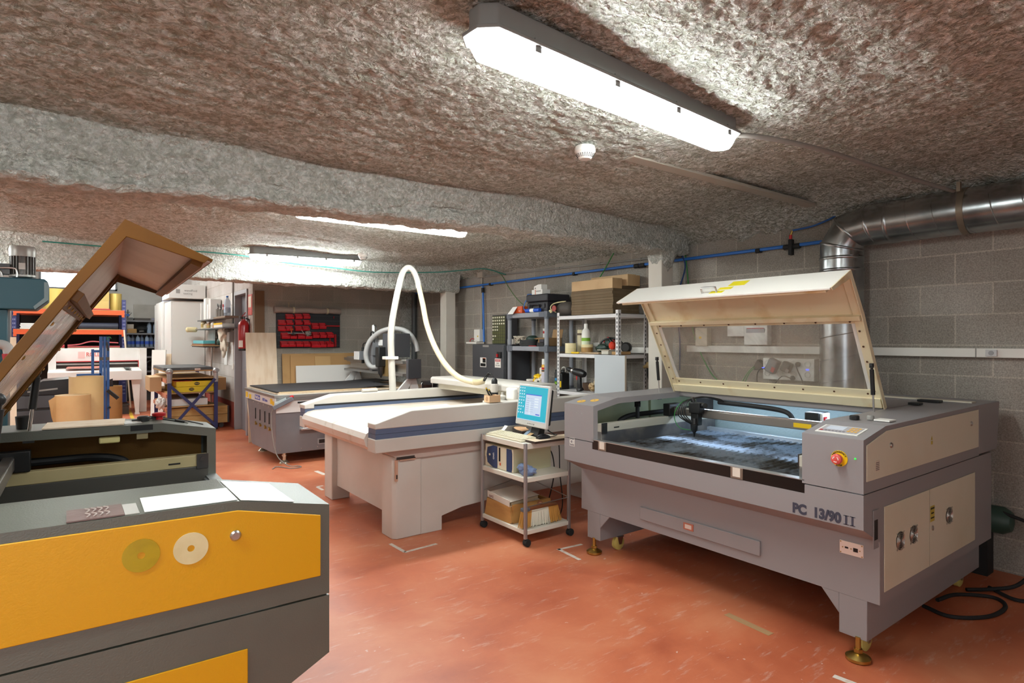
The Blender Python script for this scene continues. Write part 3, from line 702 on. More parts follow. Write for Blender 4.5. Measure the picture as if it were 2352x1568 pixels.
    # gas struts
    for y, fat in ((y0 - .012, 0), (y1 + .012, 1)):
        p0 = Vector((.73, y, 1.085)); p1 = Vector((.70, y, 1.36))
        q = p1 + (p0 - p1) * .08; w = p1 + (p0 - p1) * .58
        k = 1.0 if not th['yellow'] else 1.35
        m = MB(); m.cyl(q, w, .011 * k); m.cyl(p1, q, .007 * k); m.blob(p1, (.012 * k,) * 3, amp=0, n=2); m.box(p1.x - .01, p1.x + .01, y - .008, y + .008, p1.z - .012, p1.z + .012)
        s = m.build('gas_strut', black, t, sm=40); m = MB(); m.cyl(w, p0, .005 * k); m.build('strut_rod', steel, s, sm=40)
        m = MB(); m.blob(p0, (.013, .013, .013), amp=0, n=2); m.box(p0.x - .02, p0.x + .02, y - .004, y + .004, p0.z - .03, p0.z + .01); m.build('strut_bracket', darksteel, s)
    if th['yellow']:
        yy = 1.9745
        def disc(u, z, hexv, nm, rr=.037):
            m = MB(); n = 40; vs = []
            for r, h in ((rr * .21, 0), (rr, 0), (rr, .0016), (rr * .21, .0016)):
                vs += [(u + math.cos(2 * math.pi * k / n) * r, yy + h, z + math.sin(2 * math.pi * k / n) * r) for k in range(n)]
            fs = []
            for i in range(4):
                for k in range(n): fs.append((i * n + k, i * n + (k + 1) % n, ((i + 1) % 4) * n + (k + 1) % n, ((i + 1) % 4) * n + k))
            m.add(vs, fs); return m.build('round_sticker', hexv, up2)
        d = disc(.431, 1.012, mat('olive translucent disc', '#b99d12', .25, coat=.5, h2='#a98e10', vscale=20), 'disc'); d['label'] = 'translucent olive disc'
        d = disc(.331, 1.008, mat('cream disc', '#e6d8a8', .35, coat=.4, h2='#ddce9b', vscale=20), 'disc'); d['label'] = 'cream disc'
        # far box: sensors and connectors under its lip
        m = MB(); m.box(.13, .36, .255, .262, 1.063, 1.075); m.box(.27, .36, .262, .275, 1.075, 1.10); m.build('relay_block', black, t)
        m = MB(); m.box(.40, .48, .235, .258, 1.025, 1.055); m.build('taped_sensor', mat('masking tape wrap', '#d9cc8e', .6), t, bevel=.006)
        m = MB(); m.box(.29, .335, .25, .268, 1.035, 1.066); m.build('connector', mat('beige connector', '#8f815f', .5), t)
        m = MB(); m.lathe((.30, .14, 1.104), [(.026, 0), (.026, .02), (.02, .024)], 20); m.build('rotary_knob', black, t, sm=40)
        m = MB(); m.lathe((.23, .10, 1.10), [(.018, 0), (.018, .018), (.03, .02), (.032, .032), (.022, .036)], 20); m.build('emergency_stop', red_p, t, sm=40)
    return t
grey_l = mat('warm grey enamel', '#8d898a', .42, bump=.03, bscale=400)
LASER = laser(dict(label='grey laser cutter with open window lid and beige side panels, lettered PC 13/90 II', body=grey_l, panel=mat('beige side panel', '#d6d0bb', .5, h2='#cdc5ab', vscale=1.5), lid=mat('white lid enamel', '#e6e2da', .45), lid_in=mat('yellowed lid enamel', '#e6d9b6', .5, h2='#c9a463', vscale=4, vfac=(.56, .76)),
    inner=mat('pale green lining', '#b9c3a0', .6, h2='#a9b593', vscale=3), rail=mat('pale grey rail', '#b5b3a6', .45), rail2=mat('sooty rail', '#57585c', .5, .4, h2='#857f78', vscale=5), deck=mat('deck enamel', '#8f8988', .45),
    liner=mat('pale liner', '#9aa9a6', .6, bump=.3, bscale=60), glass=glass_mat('smudged acrylic', '#bdaf9c', .24, .22, 3.2), screw=mat('rusty screw', '#5d3b23', .6, .4), yellow=False), (2.806, 1.19, 0), 0)
greenish = mat('grey green hammer enamel', '#5f6157', .42, h2='#565850', vscale=3, bump=.12, bscale=260, spec=.8)
YLASER = laser(dict(label='yellow and grey laser cutter with raised amber lid in the left foreground', body=greenish, panel=mat('amber yellow enamel', '#dda008', .42, bump=.08, bscale=260), lid=mat('amber lid enamel', '#764a02', .5, h2='#5e3a03', vscale=3, spec=.25), lid_in=mat('amber lid underside', '#6e4404', .45, h2='#573606', vscale=3, spec=.25), lid_pan=mat('bare lid sheet', '#c9b9ae', .35, .4, h2='#ad988c', vscale=4),
    inner=mat('ochre lining', '#8d6116', .6, bump=.2, bscale=150), rail=mat('beige rail', '#c0b287', .45, h2='#b3a375', vscale=4), rail2=mat('dark grey rail', '#55534e', .45, .3), deck=greenish, liner=mat('dark liner', '#5c5038', .6),
    glass=glass_mat('cloudy acrylic', '#d8d2ce', .6, .18, 4.0), screw=brass, yellow=True), (.5994, 3.5547, 0), math.pi - R(1))
# things lying on the yellow machine (its near box top: z = 1.115 .. 1.102, slope towards +x)
def sheet(name, label, cat, pts, m, t=.0015):
    b = MB(); b.plate(*pts, t); return tag(b.build(name, m), label, cat)
def ztop(x):
    u = .568 - x
    return (1.102 + (u - .229) * .0102 if u > .229 else 1.058 + u * .192) + .0012
def flat(x0, y0, x1, y1, rot=0, lift=0):
    cx, cy = (x0 + x1) / 2, (y0 + y1) / 2; c, s = math.cos(rot), math.sin(rot); out = []
    for a, b in ((x0, y0), (x1, y0), (x1, y1), (x0, y1)):
        dx, dy = a - cx, b - cy; x, y = cx + dx * c - dy * s, cy + dx * s + dy * c; out.append((x, y, ztop(x) + lift))
    return out
sheet('paper_sheet', 'printed white sheet lying on the flat top of the yellow laser cutter', 'paper', flat(.143, 1.598, .34, 1.745, -.02), paper)
m = MB(); q = flat(.345, 1.592, .475, 1.84); m.plate(*q, .0015); tag(m.build('paper_sheet', paper), 'white sheet on the sloping front corner of the yellow laser cutter', 'paper')
m = MB(); q = flat(-.002, 1.598, .103, 1.705); m.plate(*q, .003); c = m.build('leather_card', mat('brown leatherette', '#6e5550', .45, h2='#7d6560', vscale=12, bump=.1, bscale=60)); tag(c, 'square of brown leatherette with slashes, lying on the yellow laser cutter', 'card')
m = MB()
for i in range(4):
    for k in range(2): m.tube([(.034 + .012 * i - .0, 1.615 + .045 * k, ztop(.03) + .0035), (.04 + .012 * i, 1.63 + .045 * k, ztop(.03) + .005), (.032 + .012 * i, 1.65 + .045 * k, ztop(.03) + .0035)], .0018, 5, 4)
m.build('slash', mat('leather slash', '#b3a29b', .6), c)
sheet('plastic_sleeve', 'narrow translucent plastic sleeve beside the brown leatherette square', 'sleeve', flat(.104, 1.60, .132, 1.70), glass_mat('clear sleeve', '#ddd8d0', .5, .3))
# ---------------------------------------------------------------- flatbed cutting table
fw = mat('off white machine enamel', '#cbc5bd', .45, h2='#c3bcb3', vscale=2); fblue = mat('slate blue stripe', '#55627d', .45); fbed = mat('cutting felt', '#cdbfb1', .8, h2='#c0b1a1', vscale=2)
t = thing('flatbed_cutter', 'off-white flatbed cutting table with slate blue stripe and tall white suction hose', 'cutting table', (2.95, 4.9, 0))
def rail(y0, y1, out):
    m = MB(); m.prism([(1.77, .855), (1.77, .893), (2.06, .972), (4.1, .984), (4.1, .855)], 'y', y0, y1); r = m.build('side_rail', fw, t, bevel=.006)
    i0, i1 = (y0 + .006, y1 - .006)
    m = MB(); m.box(1.776, 4.1, i0, i1, .818, .855); m.box(1.776, 4.1, i0, i1, .781, .816); m.build('blue_stripe', fblue, r)
    m = MB(); m.box(1.77, 4.1, y0, y1, .681, .781); m.build('lower_rail', fw, r, bevel=.006)
    return r
r_near = rail(4.03, 4.168, -1); r_far = rail(5.62, 5.77, 1)
m = MB(); m.box(1.86, 4.1, 5.614, 5.62, .876, .893); m.build('belt_slot', black, r_far); m = MB(); m.box(1.86, 4.1, 5.614, 5.62, .838, .876); m.build('inner_stripe', fblue, r_far)
m = MB(); m.prism([(2.1, .846), (1.87, .844), (1.80, .832), (1.762, .808), (1.745, .77), (1.757, .72), (1.80, .68), (2.1, .665)], 'y', 4.168, 5.62); m.build('front_apron', mat('scuffed apron', '#d6cdc4', .5, h2='#b9a995', vscale=6, vfac=(.58, .75)), t)
m = MB(); m.box(2.1, 4.1, 4.168, 5.62, .80, .8465); m.build('bed', fbed, t)
m = MB(); m.plate((2.5, 5.15, .8475), (2.55, 4.8, .8475), (3.0, 4.9, .8475), (3.1, 5.3, .8475), .001); pt_ = m.build('paper_offcut', mat('offcut paper', '#efe9df', .7), t)
m = MB(); m.prism([(1.86, .681), (4.1, .681), (4.1, .60), (2.0, .60)], 'y', 4.1, 5.7); m.build('undercarriage', mat('pinkish grey underside', '#b8a69c', .6), t)
m = MB(); m.prism([(1.955, 4.15), (1.985, 4.12), (2.19, 4.12), (2.19, 4.33), (1.955, 4.33)], 'z', 0, .62); m.build('leg', fw, t, bevel=.008)
m = MB(); m.prism([(1.985, 5.50), (2.16, 5.50), (2.16, 5.72), (2.01, 5.72), (1.985, 5.695)], 'z', 0, .62); m.build('leg', fw, t, bevel=.008)
for y0, y1 in ((4.12, 4.33), (5.50, 5.72)):
    m = MB(); m.box(3.9, 4.08, y0, y1, 0, .62); m.build('leg', fw, t, bevel=.008)
m = MB(); m.box(2.035, 2.055, 4.33, 5.50, .13, .61); m.build('end_panel', fw, t)
m = MB(); m.prism([(2.19, .0), (2.375, .0), (2.375, .11), (2.56, .15), (2.80, .165), (3.9, .165), (3.9, .61), (2.19, .61)], 'y', 4.128, 4.145); m.build('side_panel', fw, t, bevel=.003)
m = MB(); m.box(2.0, 2.13, 4.10, 4.11, .592, .61); m.box(1.965, 1.985, 4.105, 4.118, .44, .60); m.build('edge_bracket', mat('salmon bracket', '#c49a82', .5), t)
m = MB(); m.box(1.97, 1.98, 4.10, 4.106, .46, .49); m.box(1.97, 2.12, 4.096, 4.1, .604, .622); m.build('bracket_slot', darksteel, t)
# bridge with tool heads
m = MB(); m.prism([(3.17, 1.03), (3.17, 1.085), (3.19, 1.10), (3.58, 1.10), (3.60, 1.085), (3.60, 1.03)], 'y', 4.16, 5.76); br = m.build('bridge', fw, t, bevel=.008)
m = MB(); m.box(3.215, 3.56, 4.17, 5.66, .975, 1.03); m.build('bridge_skirt', mat('bridge skirt', '#c9c2ae', .5), br)
m = MB(); m.box(3.3, 3.5, 4.04, 4.16, .97, 1.05); m.build('bridge_foot', fw, br, bevel=.006)
m = MB(); m.lathe((3.12, 4.47, .93), [(.028, 0), (.034, .01), (.034, .03), (.026, .035), (.034, .045), (.034, .07), (.03, .075), (.03, .10), (.036, .11), (.036, .165), (.03, .17)], 20); th_ = m.build('cutting_head', fw, t, sm=40)
m = MB(); m.lathe((3.12, 4.47, 1.0), [(.0345, 0), (.0345, .022)], 20); m.lathe((3.12, 4.47, 1.10), [(.028, 0), (.028, .03), (.02, .045), (.014, .05)], 20); m.build('head_collar', black, th_, sm=40)
m = MB(); m.lathe((3.13, 4.36, .93), [(.03, 0), (.042, .008), (.042, .03), (.03, .036), (.036, .05), (.036, .065), (.024, .07), (.012, .08), (.012, .10)], 20); m.build('creasing_wheel_head', mat('grey head', '#b9b5ae', .45), t, sm=40)
m = MB(); m.box(3.14, 3.22, 4.19, 4.33, .96, 1.075); m.build('head_cover', white, t, bevel=.02, seg=3)
m = MB(); m.box(3.05, 3.165, 4.25, 4.56, .915, .945); m.build('head_plate', fw, t, bevel=.003)
# suction pole, bend and ribbed hose
pts = smooth([(2.68, 5.66, .975), (2.665, 5.66, 1.3), (2.655, 5.65, 1.58), (2.70, 5.65, 1.86), (2.765, 5.65, 2.13), (2.80, 5.65, 2.215), (2.85, 5.64, 2.25), (2.90, 5.63, 2.215), (2.935, 5.61, 2.12), (2.945, 5.60, 2.04)], 6)
m = MB(); m.rings(pts, [.036 - .006 * min(1, k / 30) for k in range(len(pts))], 14)
pole = m.build('suction_pole', mat('white pipe', '#c6c2ba', .4), t, sm=50)
m = MB(); m.box(2.58, 2.72, 5.61, 5.70, 1.30, 1.33); m.build('pole_clamp', white, pole, bevel=.004)
pts = smooth([(2.945, 5.60, 2.06), (2.94, 5.50, 1.86), (2.925, 5.38, 1.64), (2.93, 5.22, 1.42), (2.96, 5.06, 1.25), (3.01, 4.90, 1.14), (3.08, 4.74, 1.10), (3.13, 4.655, 1.115)], 44)
m = MB(); rs = [(.0285 if k % 2 else .0255) for k in range(len(pts))]; m.rings(pts, rs, 12); m.build('ribbed_hose', mat('cream ribbed hose', '#ddcfae', .5), pole, sm=80)
m = MB(); pp = []
for k in range(70):
    a = k / 69; c = Vector((3.13, 4.655, 1.115)).lerp(Vector((3.12, 4.49, 1.16)), a) + Vector((0, 0, .045 * math.sin(a * 3.1))); pp.append(c + Vector((math.cos(k * 1.2) * .012, 0, math.sin(k * 1.2) * .012)) * min(1, (1 - a) * 2.2))
m.rings(pp, [.0045] * len(pp), 6); m.build('coiled_cable', black, th_, sm=60)
m = MB(); m.cyl((2.36, 5.69, .992), (2.52, 5.69, .994), .018); m.build('roller_cap', fw, r_far, sm=40)
# pen box standing on the near rail
b = MB(); b.box(2.785, 2.895, 4.06, 4.066, .982, 1.04); b.box(2.785, 2.895, 4.134, 4.14, .982, 1.04); b.box(2.785, 2.791, 4.066, 4.134, .982, 1.04); b.box(2.889, 2.895, 4.066, 4.134, .982, 1.04); b.box(2.791, 2.889, 4.066, 4.134, .982, .987)
pb = tag(b.build('pen_box', mat('box plywood', '#d9b48c', .6)), 'small open plywood box with a burnt emblem on the cutting table rail', 'box')
m = MB(); m.rings([(2.7845, 4.1 + math.cos(k * math.pi / 12) * .014, 1.011 + math.sin(k * math.pi / 12) * .018) for k in range(25)], [.0012] * 25, 5); m.box(2.784, 2.785, 4.092, 4.108, 1.003, 1.006); m.box(2.784, 2.785, 4.092, 4.108, 1.015, 1.018); m.build('burnt_emblem', mat('burnt brown', '#8a5a36', .8), pb)
for i, (dx, dy, lb) in enumerate(((0, .006, 'yellow and black snap-off cutter leaning furthest out of the plywood box'), (.022, .0, 'yellow and black snap-off cutter standing behind the other in the plywood box'))):
    m = MB(); m.bar((2.83 + dx, 4.085 + dy, .99), (2.80 + dx, 4.128 + dy, 1.10 - .012 * i), .016, .007); k = m.build('snap_cutter', yellow_p, None)
    tag(k, lb, 'cutter', 'snap-off cutters in the box'); m = MB(); m.bar((2.822 + dx, 4.096 + dy, 1.02), (2.803 + dx, 4.123 + dy, 1.088 - .012 * i), .0175, .0085); m.build('grip', black, k)

# ---------------------------------------------------------------- computer trolley
alu = mat('trolley aluminium', '#a8a3a2', .4, .6); tw = mat('trolley laminate', '#dcd6c8', .5)
t = thing('trolley', 'three-shelf white and aluminium trolley carrying the computer monitor', 'trolley', (2.87, 3.70, 0))
PX, PY = (2.665, 3.085), (3.425, 3.985)
for x in PX:
    for y in PY:
        m = MB(); m.box(x - .011, x + .011, y - .011, y + .011, .055, .748); p = m.build('post', alu, t, bevel=.003)
        m = MB(); m.lathe((x + .012, y - .02, .027), [(.008, 0), (.024, 0), (.027, .004), (.027, .014), (.022, .017), (.022, .023), (.027, .026), (.027, .036), (.024, .04), (.008, .04)], 20, 'y'); m.box(x - .01, x + .014, y - .006, y + .006, .03, .056); m.build('castor', rubber, p, sm=40)
for z0, z1 in ((.703, .745), (.461, .497), (.083, .115)):
    m = MB(); m.box(2.66, 3.09, 3.42, 3.99, z0, z1); m.build('shelf', tw, t, bevel=.004)
m = MB(); zz = .295
m.cyl((3.085, 3.425, zz), (3.085, 3.985, zz + .06), .0035, None, 6); m.cyl((2.665, 3.425, zz - .01), (3.085, 3.425, zz), .0035, None, 6); m.cyl((2.665, 3.985, zz), (3.085, 3.985, zz + .06), .0035, None, 6)
m.build('guard_wire', steel, t)
# things on the trolley
kb = thing('keyboard', 'beige keyboard at the front edge of the trolley top', 'keyboard', (2.745, 3.72, .745))
m = MB(); m.prism([(2.675, .7455), (2.825, .7455), (2.825, .770), (2.675, .757)], 'y', 3.49, 3.95); m.build('keyboard_body', mat('beige plastic', '#d9cfb4', .5), kb, bevel=.004)
m = MB()
for r in range(5):
    for k in range(18):
        if 14 <= k < 15: continue
        x = 2.69 + r * .024; y = 3.502 + k * .0243; z = .7585 + (x - 2.675) * .087
        m.box(x, x + .02, y, y + .02, z, z + .007)
m.build('keys', mat('ivory keys', '#e6ddc6', .5), kb)
bd = tag(MB().box(2.715, 3.13, 3.375, 3.52, .7462, .763).build('mouse_board', ply2, bevel=.001), 'square of plywood with burnt edges used as mouse mat on the trolley', 'board')
m = MB(); m.box(2.7145, 3.1305, 3.3745, 3.5205, .746, .7625); m.build('burnt_edge', mat('burnt wood edge', '#3a2a20', .8), bd)
ms = MB(); n = 14
vs = []; fs = []
for i in range(9):
    a = i / 8; x = 2.80 + .115 * a; w = .031 * (max(0, math.sin(math.pi * (.12 + .8 * a))) ** .5); h = .036 * (math.sin(math.pi * (.1 + .72 * (1 - a))) ** .7)
    for k in range(n): an = math.pi * k / (n - 1); vs.append((x, 3.455 + math.cos(an) * w, .763 + max(0, math.sin(an)) ** .8 * h))
for i in range(8):
    for k in range(n - 1): fs.append((i * n + k, i * n + k + 1, (i + 1) * n + k + 1, (i + 1) * n + k))
fs += [tuple(range(n)), tuple(range(9 * n - 1, 8 * n - 1, -1))]
for i in range(8): fs.append((i * n, (i + 1) * n, (i + 1) * n + n - 1, i * n + n - 1))
ms.add(vs, fs); mo = tag(ms.build('computer_mouse', mat('glossy black', '#1a1b1e', .25), sm=60), 'black computer mouse on the square of plywood', 'mouse')
m = MB(); m.tube([(2.905, 3.455, .768), (2.98, 3.47, .767), (3.05, 3.52, .766), (3.08, 3.60, .748)], .0025, 6, 6); m.build('mouse_cord', black, mo)
# monitor
t = thing('monitor', 'silver flat monitor with turquoise desktop on the trolley', 'monitor', (2.90, 3.58, .745))
tl = R(7); cx, cy, cz = 2.865, 3.60, .99
def scr(a, b, h=0):                                                # a: right (-y), b: up, h: towards the viewer
    yaw = R(-3); x = -h * math.cos(tl) + b * math.sin(tl); z = h * math.sin(tl) + b * math.cos(tl); y = -a
    return (cx + x * math.cos(yaw) - y * math.sin(yaw), cy + x * math.sin(yaw) + y * math.cos(yaw), cz + z)
def panel(m, a0, a1, b0, b1, h0, h1):
    q = [scr(a, b, h) for a in (a0, a1) for b in (b0, b1) for h in (h0, h1)]
    m.add(q, [(0, 1, 3, 2), (4, 6, 7, 5), (0, 4, 5, 1), (2, 3, 7, 6), (0, 2, 6, 4), (1, 5, 7, 3)]); return m
silver = mat('silver bezel', '#c3c0bb', .35)
m = panel(MB(), -.205, .205, -.155, .165, -.022, 0); bz = m.build('bezel', silver, t, bevel=.006)
m = panel(MB(), -.18, .18, -.13, .14, -.06, -.022); m.build('back_cover', black, t, bevel=.01)
def lcd(n, h): q = mat(n, h, .3, emit=.34); q.node_tree.nodes['Principled BSDF'].inputs['Base Color'].default_value = (.01, .01, .012, 1); return q
scrm = lcd('turquoise desktop', '#12b2c8'); winm = lcd('pale dialog', '#c9d8ec'); icm = lcd('icon white', '#e4f0f4'); bar_ = lcd('title bar blue', '#3f5ecb')
m = panel(MB(), -.186, .184, -.113, .148, 0, .001); sc = m.build('screen', scrm, t)
m = panel(MB(), -.09, .115, -.07, .09, .001, .0016); m.build('dialog_window', winm, sc)
m = panel(MB(), -.09, .115, .083, .09, .0016, .002); panel(m, .055, .105, -.063, -.055, .0016, .002); m.build('title_bar', bar_, sc)
m = MB()
for i in range(7): panel(m, -.078, -.04, .055 - i * .0165, .058 - i * .0165, .0016, .002); panel(m, -.03, .02, .055 - i * .0165, .057 - i * .0165, .0016, .002)
m.build('dialog_text', lcd('dialog text grey', '#8fa0b4'), sc)
m = MB()
for i in range(7):
    panel(m, -.037, -.016, .02 - i * .0135, .027 - i * .0135, .0016, .002)
    if i < 4: panel(m, .03, .08, .053 - i * .02, .062 - i * .02, .0016, .002)
m.build('dialog_field', icm, sc)
m = MB()
for i in range(9):
    for j in range(3):
        if j == 2 and i in (5, 7): continue
        panel(m, -.178 + j * .028, -.167 + j * .028, .128 - i * .024, .138 - i * .024, .001, .0015)
m.build('desktop_icon', icm, sc)
m = panel(MB(), -.186, .184, -.113, -.107, .001, .0015); m.build('task_bar', winm, sc)
m = MB()
for i in range(5): a = -.035 + i * .02; m.lathe(scr(a, -.135, 0), [(.004 if i < 4 else .006, 0), (.003, .002)], 12, (-1, 0, .12))
m.build('bezel_button', darksteel, bz)
m = MB(); m.prism([(2.86, .765), (2.93, .765), (2.945, .90), (2.915, .90)], 'y', 3.53, 3.63); m.build('stand_neck', black, t, bevel=.004)
m = MB(); m.lathe((2.90, 3.585, .7455), [(.105, 0), (.108, .006), (.09, .016), (.03, .02)], 36); m.build('stand_base', mat('glossy black', '#1a1b1e', .25), t, sm=40)
# offcuts behind the keyboard
m = MB(); m.prism([(2.845, 3.70), (2.86, 3.80), (2.90, 3.90), (2.95, 3.945), (3.0, 3.93), (3.02, 3.86), (2.98, 3.80), (2.95, 3.72), (2.90, 3.69)], 'z', .746, .785); sl = tag(m.build('wood_slice', mat('bark', '#2f211a', .9), bevel=.002), 'slice of tree trunk with dark bark lying behind the keyboard', 'wood')
m = MB(); m.prism([(2.855, 3.71), (2.868, 3.80), (2.905, 3.89), (2.95, 3.935), (2.99, 3.92), (3.01, 3.86), (2.97, 3.805), (2.94, 3.73), (2.90, 3.70)], 'z', .785, .787); m.build('cut_face', mat('fresh wood', '#e2b48a', .7, h2='#d29f74', vscale=25), sl)
for lb, pts in (('curled white paper scrap at the left end of the wood slice', [(2.80, 3.955, .746), (2.83, 3.93, .775), (2.87, 3.945, .80)]), ('bluish paper offcut curling in front of the monitor foot', [(2.815, 3.66, .746), (2.86, 3.68, .765), (2.90, 3.655, .80)]), ('brown paper curl beside the monitor foot', [(2.80, 3.60, .746), (2.84, 3.62, .762), (2.87, 3.60, .785)])):
    m = MB(); q = smooth(pts, 5); n = len(q); m.add([p + Vector((0, s, 0)) for p in q for s in (-.022, .022)] + [p + Vector((.001, s, .0012)) for p in q for s in (-.022, .022)],
        [(2 * i, 2 * i + 1, 2 * i + 3, 2 * i + 2) for i in range(n - 1)] + [(2 * n + 2 * i, 2 * n + 2 * i + 2, 2 * n + 2 * i + 3, 2 * n + 2 * i + 1) for i in range(n - 1)] + [(2 * i, 2 * i + 2, 2 * n + 2 * i + 2, 2 * n + 2 * i) for i in range(n - 1)] + [(2 * i + 1, 2 * n + 2 * i + 1, 2 * n + 2 * i + 3, 2 * i + 3) for i in range(n - 1)])
    tag(m.build('paper_scrap', mat('bluish paper', '#8fa3b8', .6) if 'bluish' in lb else (kraft if 'brown' in lb else paper), sm=60), lb, 'paper')
# computer tower lying on its side
t = thing('computer_tower', 'beige and navy computer tower lying on its side on the trolley middle shelf', 'computer', (2.88, 3.79, .497))
bp_ = mat('aged beige case', '#c9c39f', .5); navy = mat('navy front', '#2d3f66', .45)
m = MB(); m.box(2.70, 3.065, 3.612, 3.97, .4975, .672); m.build('case', bp_, t, bevel=.004)
m = MB(); m.box(2.684, 2.70, 3.605, 3.975, .4975, .675); f = m.build('front_bezel', mat('beige plastic', '#d9cfb4', .5), t, bevel=.008, seg=3)
m = MB(); m.prism([(3.86, .502), (3.935, .53), (3.948, .59), (3.935, .65), (3.86, .672), (3.805, .672), (3.805, .502)], 'x', 2.680, 2.684); m.prism([(3.68, .502), (3.68, .672), (3.62, .672), (3.612, .64), (3.612, .53), (3.62, .502)], 'x', 2.680, 2.684); m.build('navy_cover', navy, f)
m = MB(); m.box(2.682, 2.684, 3.765, 3.785, .56, .665); m.build('floppy_slot', black, f)
m = MB(); m.lathe((2.680, 3.905, .595), [(.010, 0), (.008, .003)], 14, '-x'); m.box(2.680, 2.683, 3.955, 3.968, .575, .62); m.build('power_button', mat('cream button', '#e3dcb9', .4), f)
text('UNO', .022, (2.6795, 3.852, .59), (0, 0, -1), (0, -1, 0), white, f, bold=.0006)
m = MB(); m.box(2.682, 2.684, 3.758, 3.772, .53, .55); m.build('case_sticker', orange, f)
m = MB(); m.blob((2.74, 3.50, .532), (.05, .075, .034), 3, .45, 2.2, 4); m.blob((2.72, 3.53, .55), (.035, .04, .028), 8, .4, 3, 3); tag(m.build('rag', mat('blue grey rag', '#7d90b4', .9, bump=.2, bscale=80), sm=80), 'crumpled blue-grey rag on the trolley middle shelf', 'cloth')
# bottom shelf
t = thing('wooden_box', 'open wooden box with tapered sides on the trolley bottom shelf', 'box', (2.86, 3.78, .115))
wb = mat('box wood', '#b98a4e', .55, h2='#a87841', vscale=4, aniso=(1, 1, 5))
m = MB(); m.prism([(3.965, .116), (3.625, .116), (3.60, .13), (3.635, .25), (3.93, .25)], 'x', 2.672, 2.69); m.build('front_board', wb, t); m = MB(); m.box(3.045, 3.06, 3.61, 3.95, .116, .25); m.build('back_board', wb, t)
m = MB(); m.box(2.69, 3.045, 3.61, 3.625, .116, .255); m.build('side_board', wb, t); m = MB(); m.box(2.69, 3.045, 3.935, 3.95, .116, .25); m.build('side_board', wb, t); m = MB(); m.box(2.69, 3.045, 3.625, 3.935, .116, .125); m.build('bottom_board', wb, t)
t = thing('ring_binder', 'grey-white ring binder lying tilted on the wooden box', 'binder', (2.83, 3.77, .255))
bm_ = mat('binder cover', '#d5cdc0', .5); M_ = lambda x, y, z: (x, y, z)
m = MB(); m.obox((2.815, 3.775, .292), (.29, .29, .004), (R(4), R(-3), 0)); m.obox((2.672, 3.775, .275), (.006, .29, .05), (R(4), R(-3), 0)); m.obox((2.82, 3.775, .258), (.29, .29, .004), (R(4), R(-3), 0)); m.build('cover', bm_, t, bevel=.002)
m = MB(); m.obox((2.825, 3.775, .273), (.26, .27, .022), (R(4), R(-3), 0)); m.build('pages', mat('page edges', '#b9a88c', .8), t)
text('EWZ', .026, (2.6685, 3.865, .272), (0, -1, 0), (0, 0, 1), mat('binder lettering', '#8a5a55', .6), t, bold=.0006)
t = thing('hand_brush', 'hand brush with orange and white bristles on the trolley bottom shelf', 'brush', (2.85, 3.49, .115))
m = MB(); pr_ = [(2.69, .232), (2.70, .25), (2.75, .257), (2.85, .262), (2.95, .258), (3.01, .252), (3.02, .236)]
m.prism(pr_ + [(2.95, .238), (2.75, .236)], 'y', 3.475, 3.515); m.lathe((2.86, 3.495, .262), [(.02, 0), (.022, .014), (.016, .022), (.006, .024)], 16); m.build('brush_back', wood_d, t, bevel=.004)
m = MB(); m.box(2.685, 2.75, 3.472, 3.518, .23, .258); m.build('back_cap', grey_d, t, bevel=.008)
for nm, a, b, cm in (('bristle', 2.69, 2.765, mat('amber bristles', '#c08a3c', .7)), ('bristle', 2.765, 2.925, mat('white bristles', '#d8d2c0', .7)), ('bristle', 2.925, 3.02, MATS['amber bristles'])):
    m = MB(); random.seed(int(a * 100)); k = int((b - a) / .0046)
    for i in range(k):
        for j in range(5):
            x = a + (b - a) * (i + .5) / k; y = 3.478 + j * .0085; sp = (x - 2.855) * .16
            m.rings([(x, y, .236), (x + sp + random.uniform(-.008, .008) - .012, y - .016 + (j - 2) * .004 + random.uniform(-.006, .006), .1175 + random.uniform(0, .012))], [.0034, .0026], 4)
    m.build('bristle_tuft', cm, t)
# cables behind the trolley
for nm, lb, pts in (('power_cable', 'black cable hanging from monitor to the floor behind the trolley', [(2.99, 3.56, .80), (3.13, 3.60, .70), (3.13, 3.58, .45), (3.14, 3.56, .2), (3.12, 3.62, .06), (3.08, 3.75, .008)]),
                    ('power_cable', 'thin black cable looping out of the back of the computer tower', [(3.068, 3.70, .62), (3.125, 3.68, .60), (3.14, 3.66, .45), (3.13, 3.70, .25), (3.13, 3.80, .05), (3.2, 3.9, .008)])):
    m = MB(); m.tube(pts, .005, 6, 8); tag(m.build(nm, black, sm=60), lb, 'cable', 'cables behind the trolley')

# ---------------------------------------------------------------- CNC router
ng = mat('router grey enamel', '#77767a', .45, h2='#6d6c71', vscale=3); rw = mat('router white enamel', '#d9d8d6', .4)
t = thing('cnc_router', 'grey and white CNC router with gantry, black rubber sheet on its bed', 'router', (3.1, 8.1, 0))
m = MB(); m.prism([(7.43, .13), (8.55, .10), (8.62, .12), (8.84, .70), (7.43, .70)], 'x', 2.0, 4.1); m.build('base_cabinet', ng, t, bevel=.004)
m = MB(); m.box(1.985, 4.1, 7.42, 8.88, .70, .80); wb_ = m.build('header_band', rw, t, bevel=.003)
m = MB(); m.box(2.0, 4.1, 7.412, 7.42, .62, .80); m.build('side_band', rw, t); m = MB(); m.box(2.0, 4.1, 7.400, 7.414, .765, .80); m.build('linear_rail', mat('rail grey', '#8c8a88', .35, .6), t)
m = MB(); m.box(2.25, 3.9, 7.405, 7.412, .725, .745); m.build('slot', black, t)
m = MB(); m.box(1.975, 4.15, 7.40, 8.90, .80, .835); m.build('table_frame', mat('frame steel', '#9d9b98', .35, .6), t, bevel=.003)
m = MB(); m.box(2.03, 4.1, 7.46, 8.86, .835, .853); m.build('spoil_board', ply2, t)
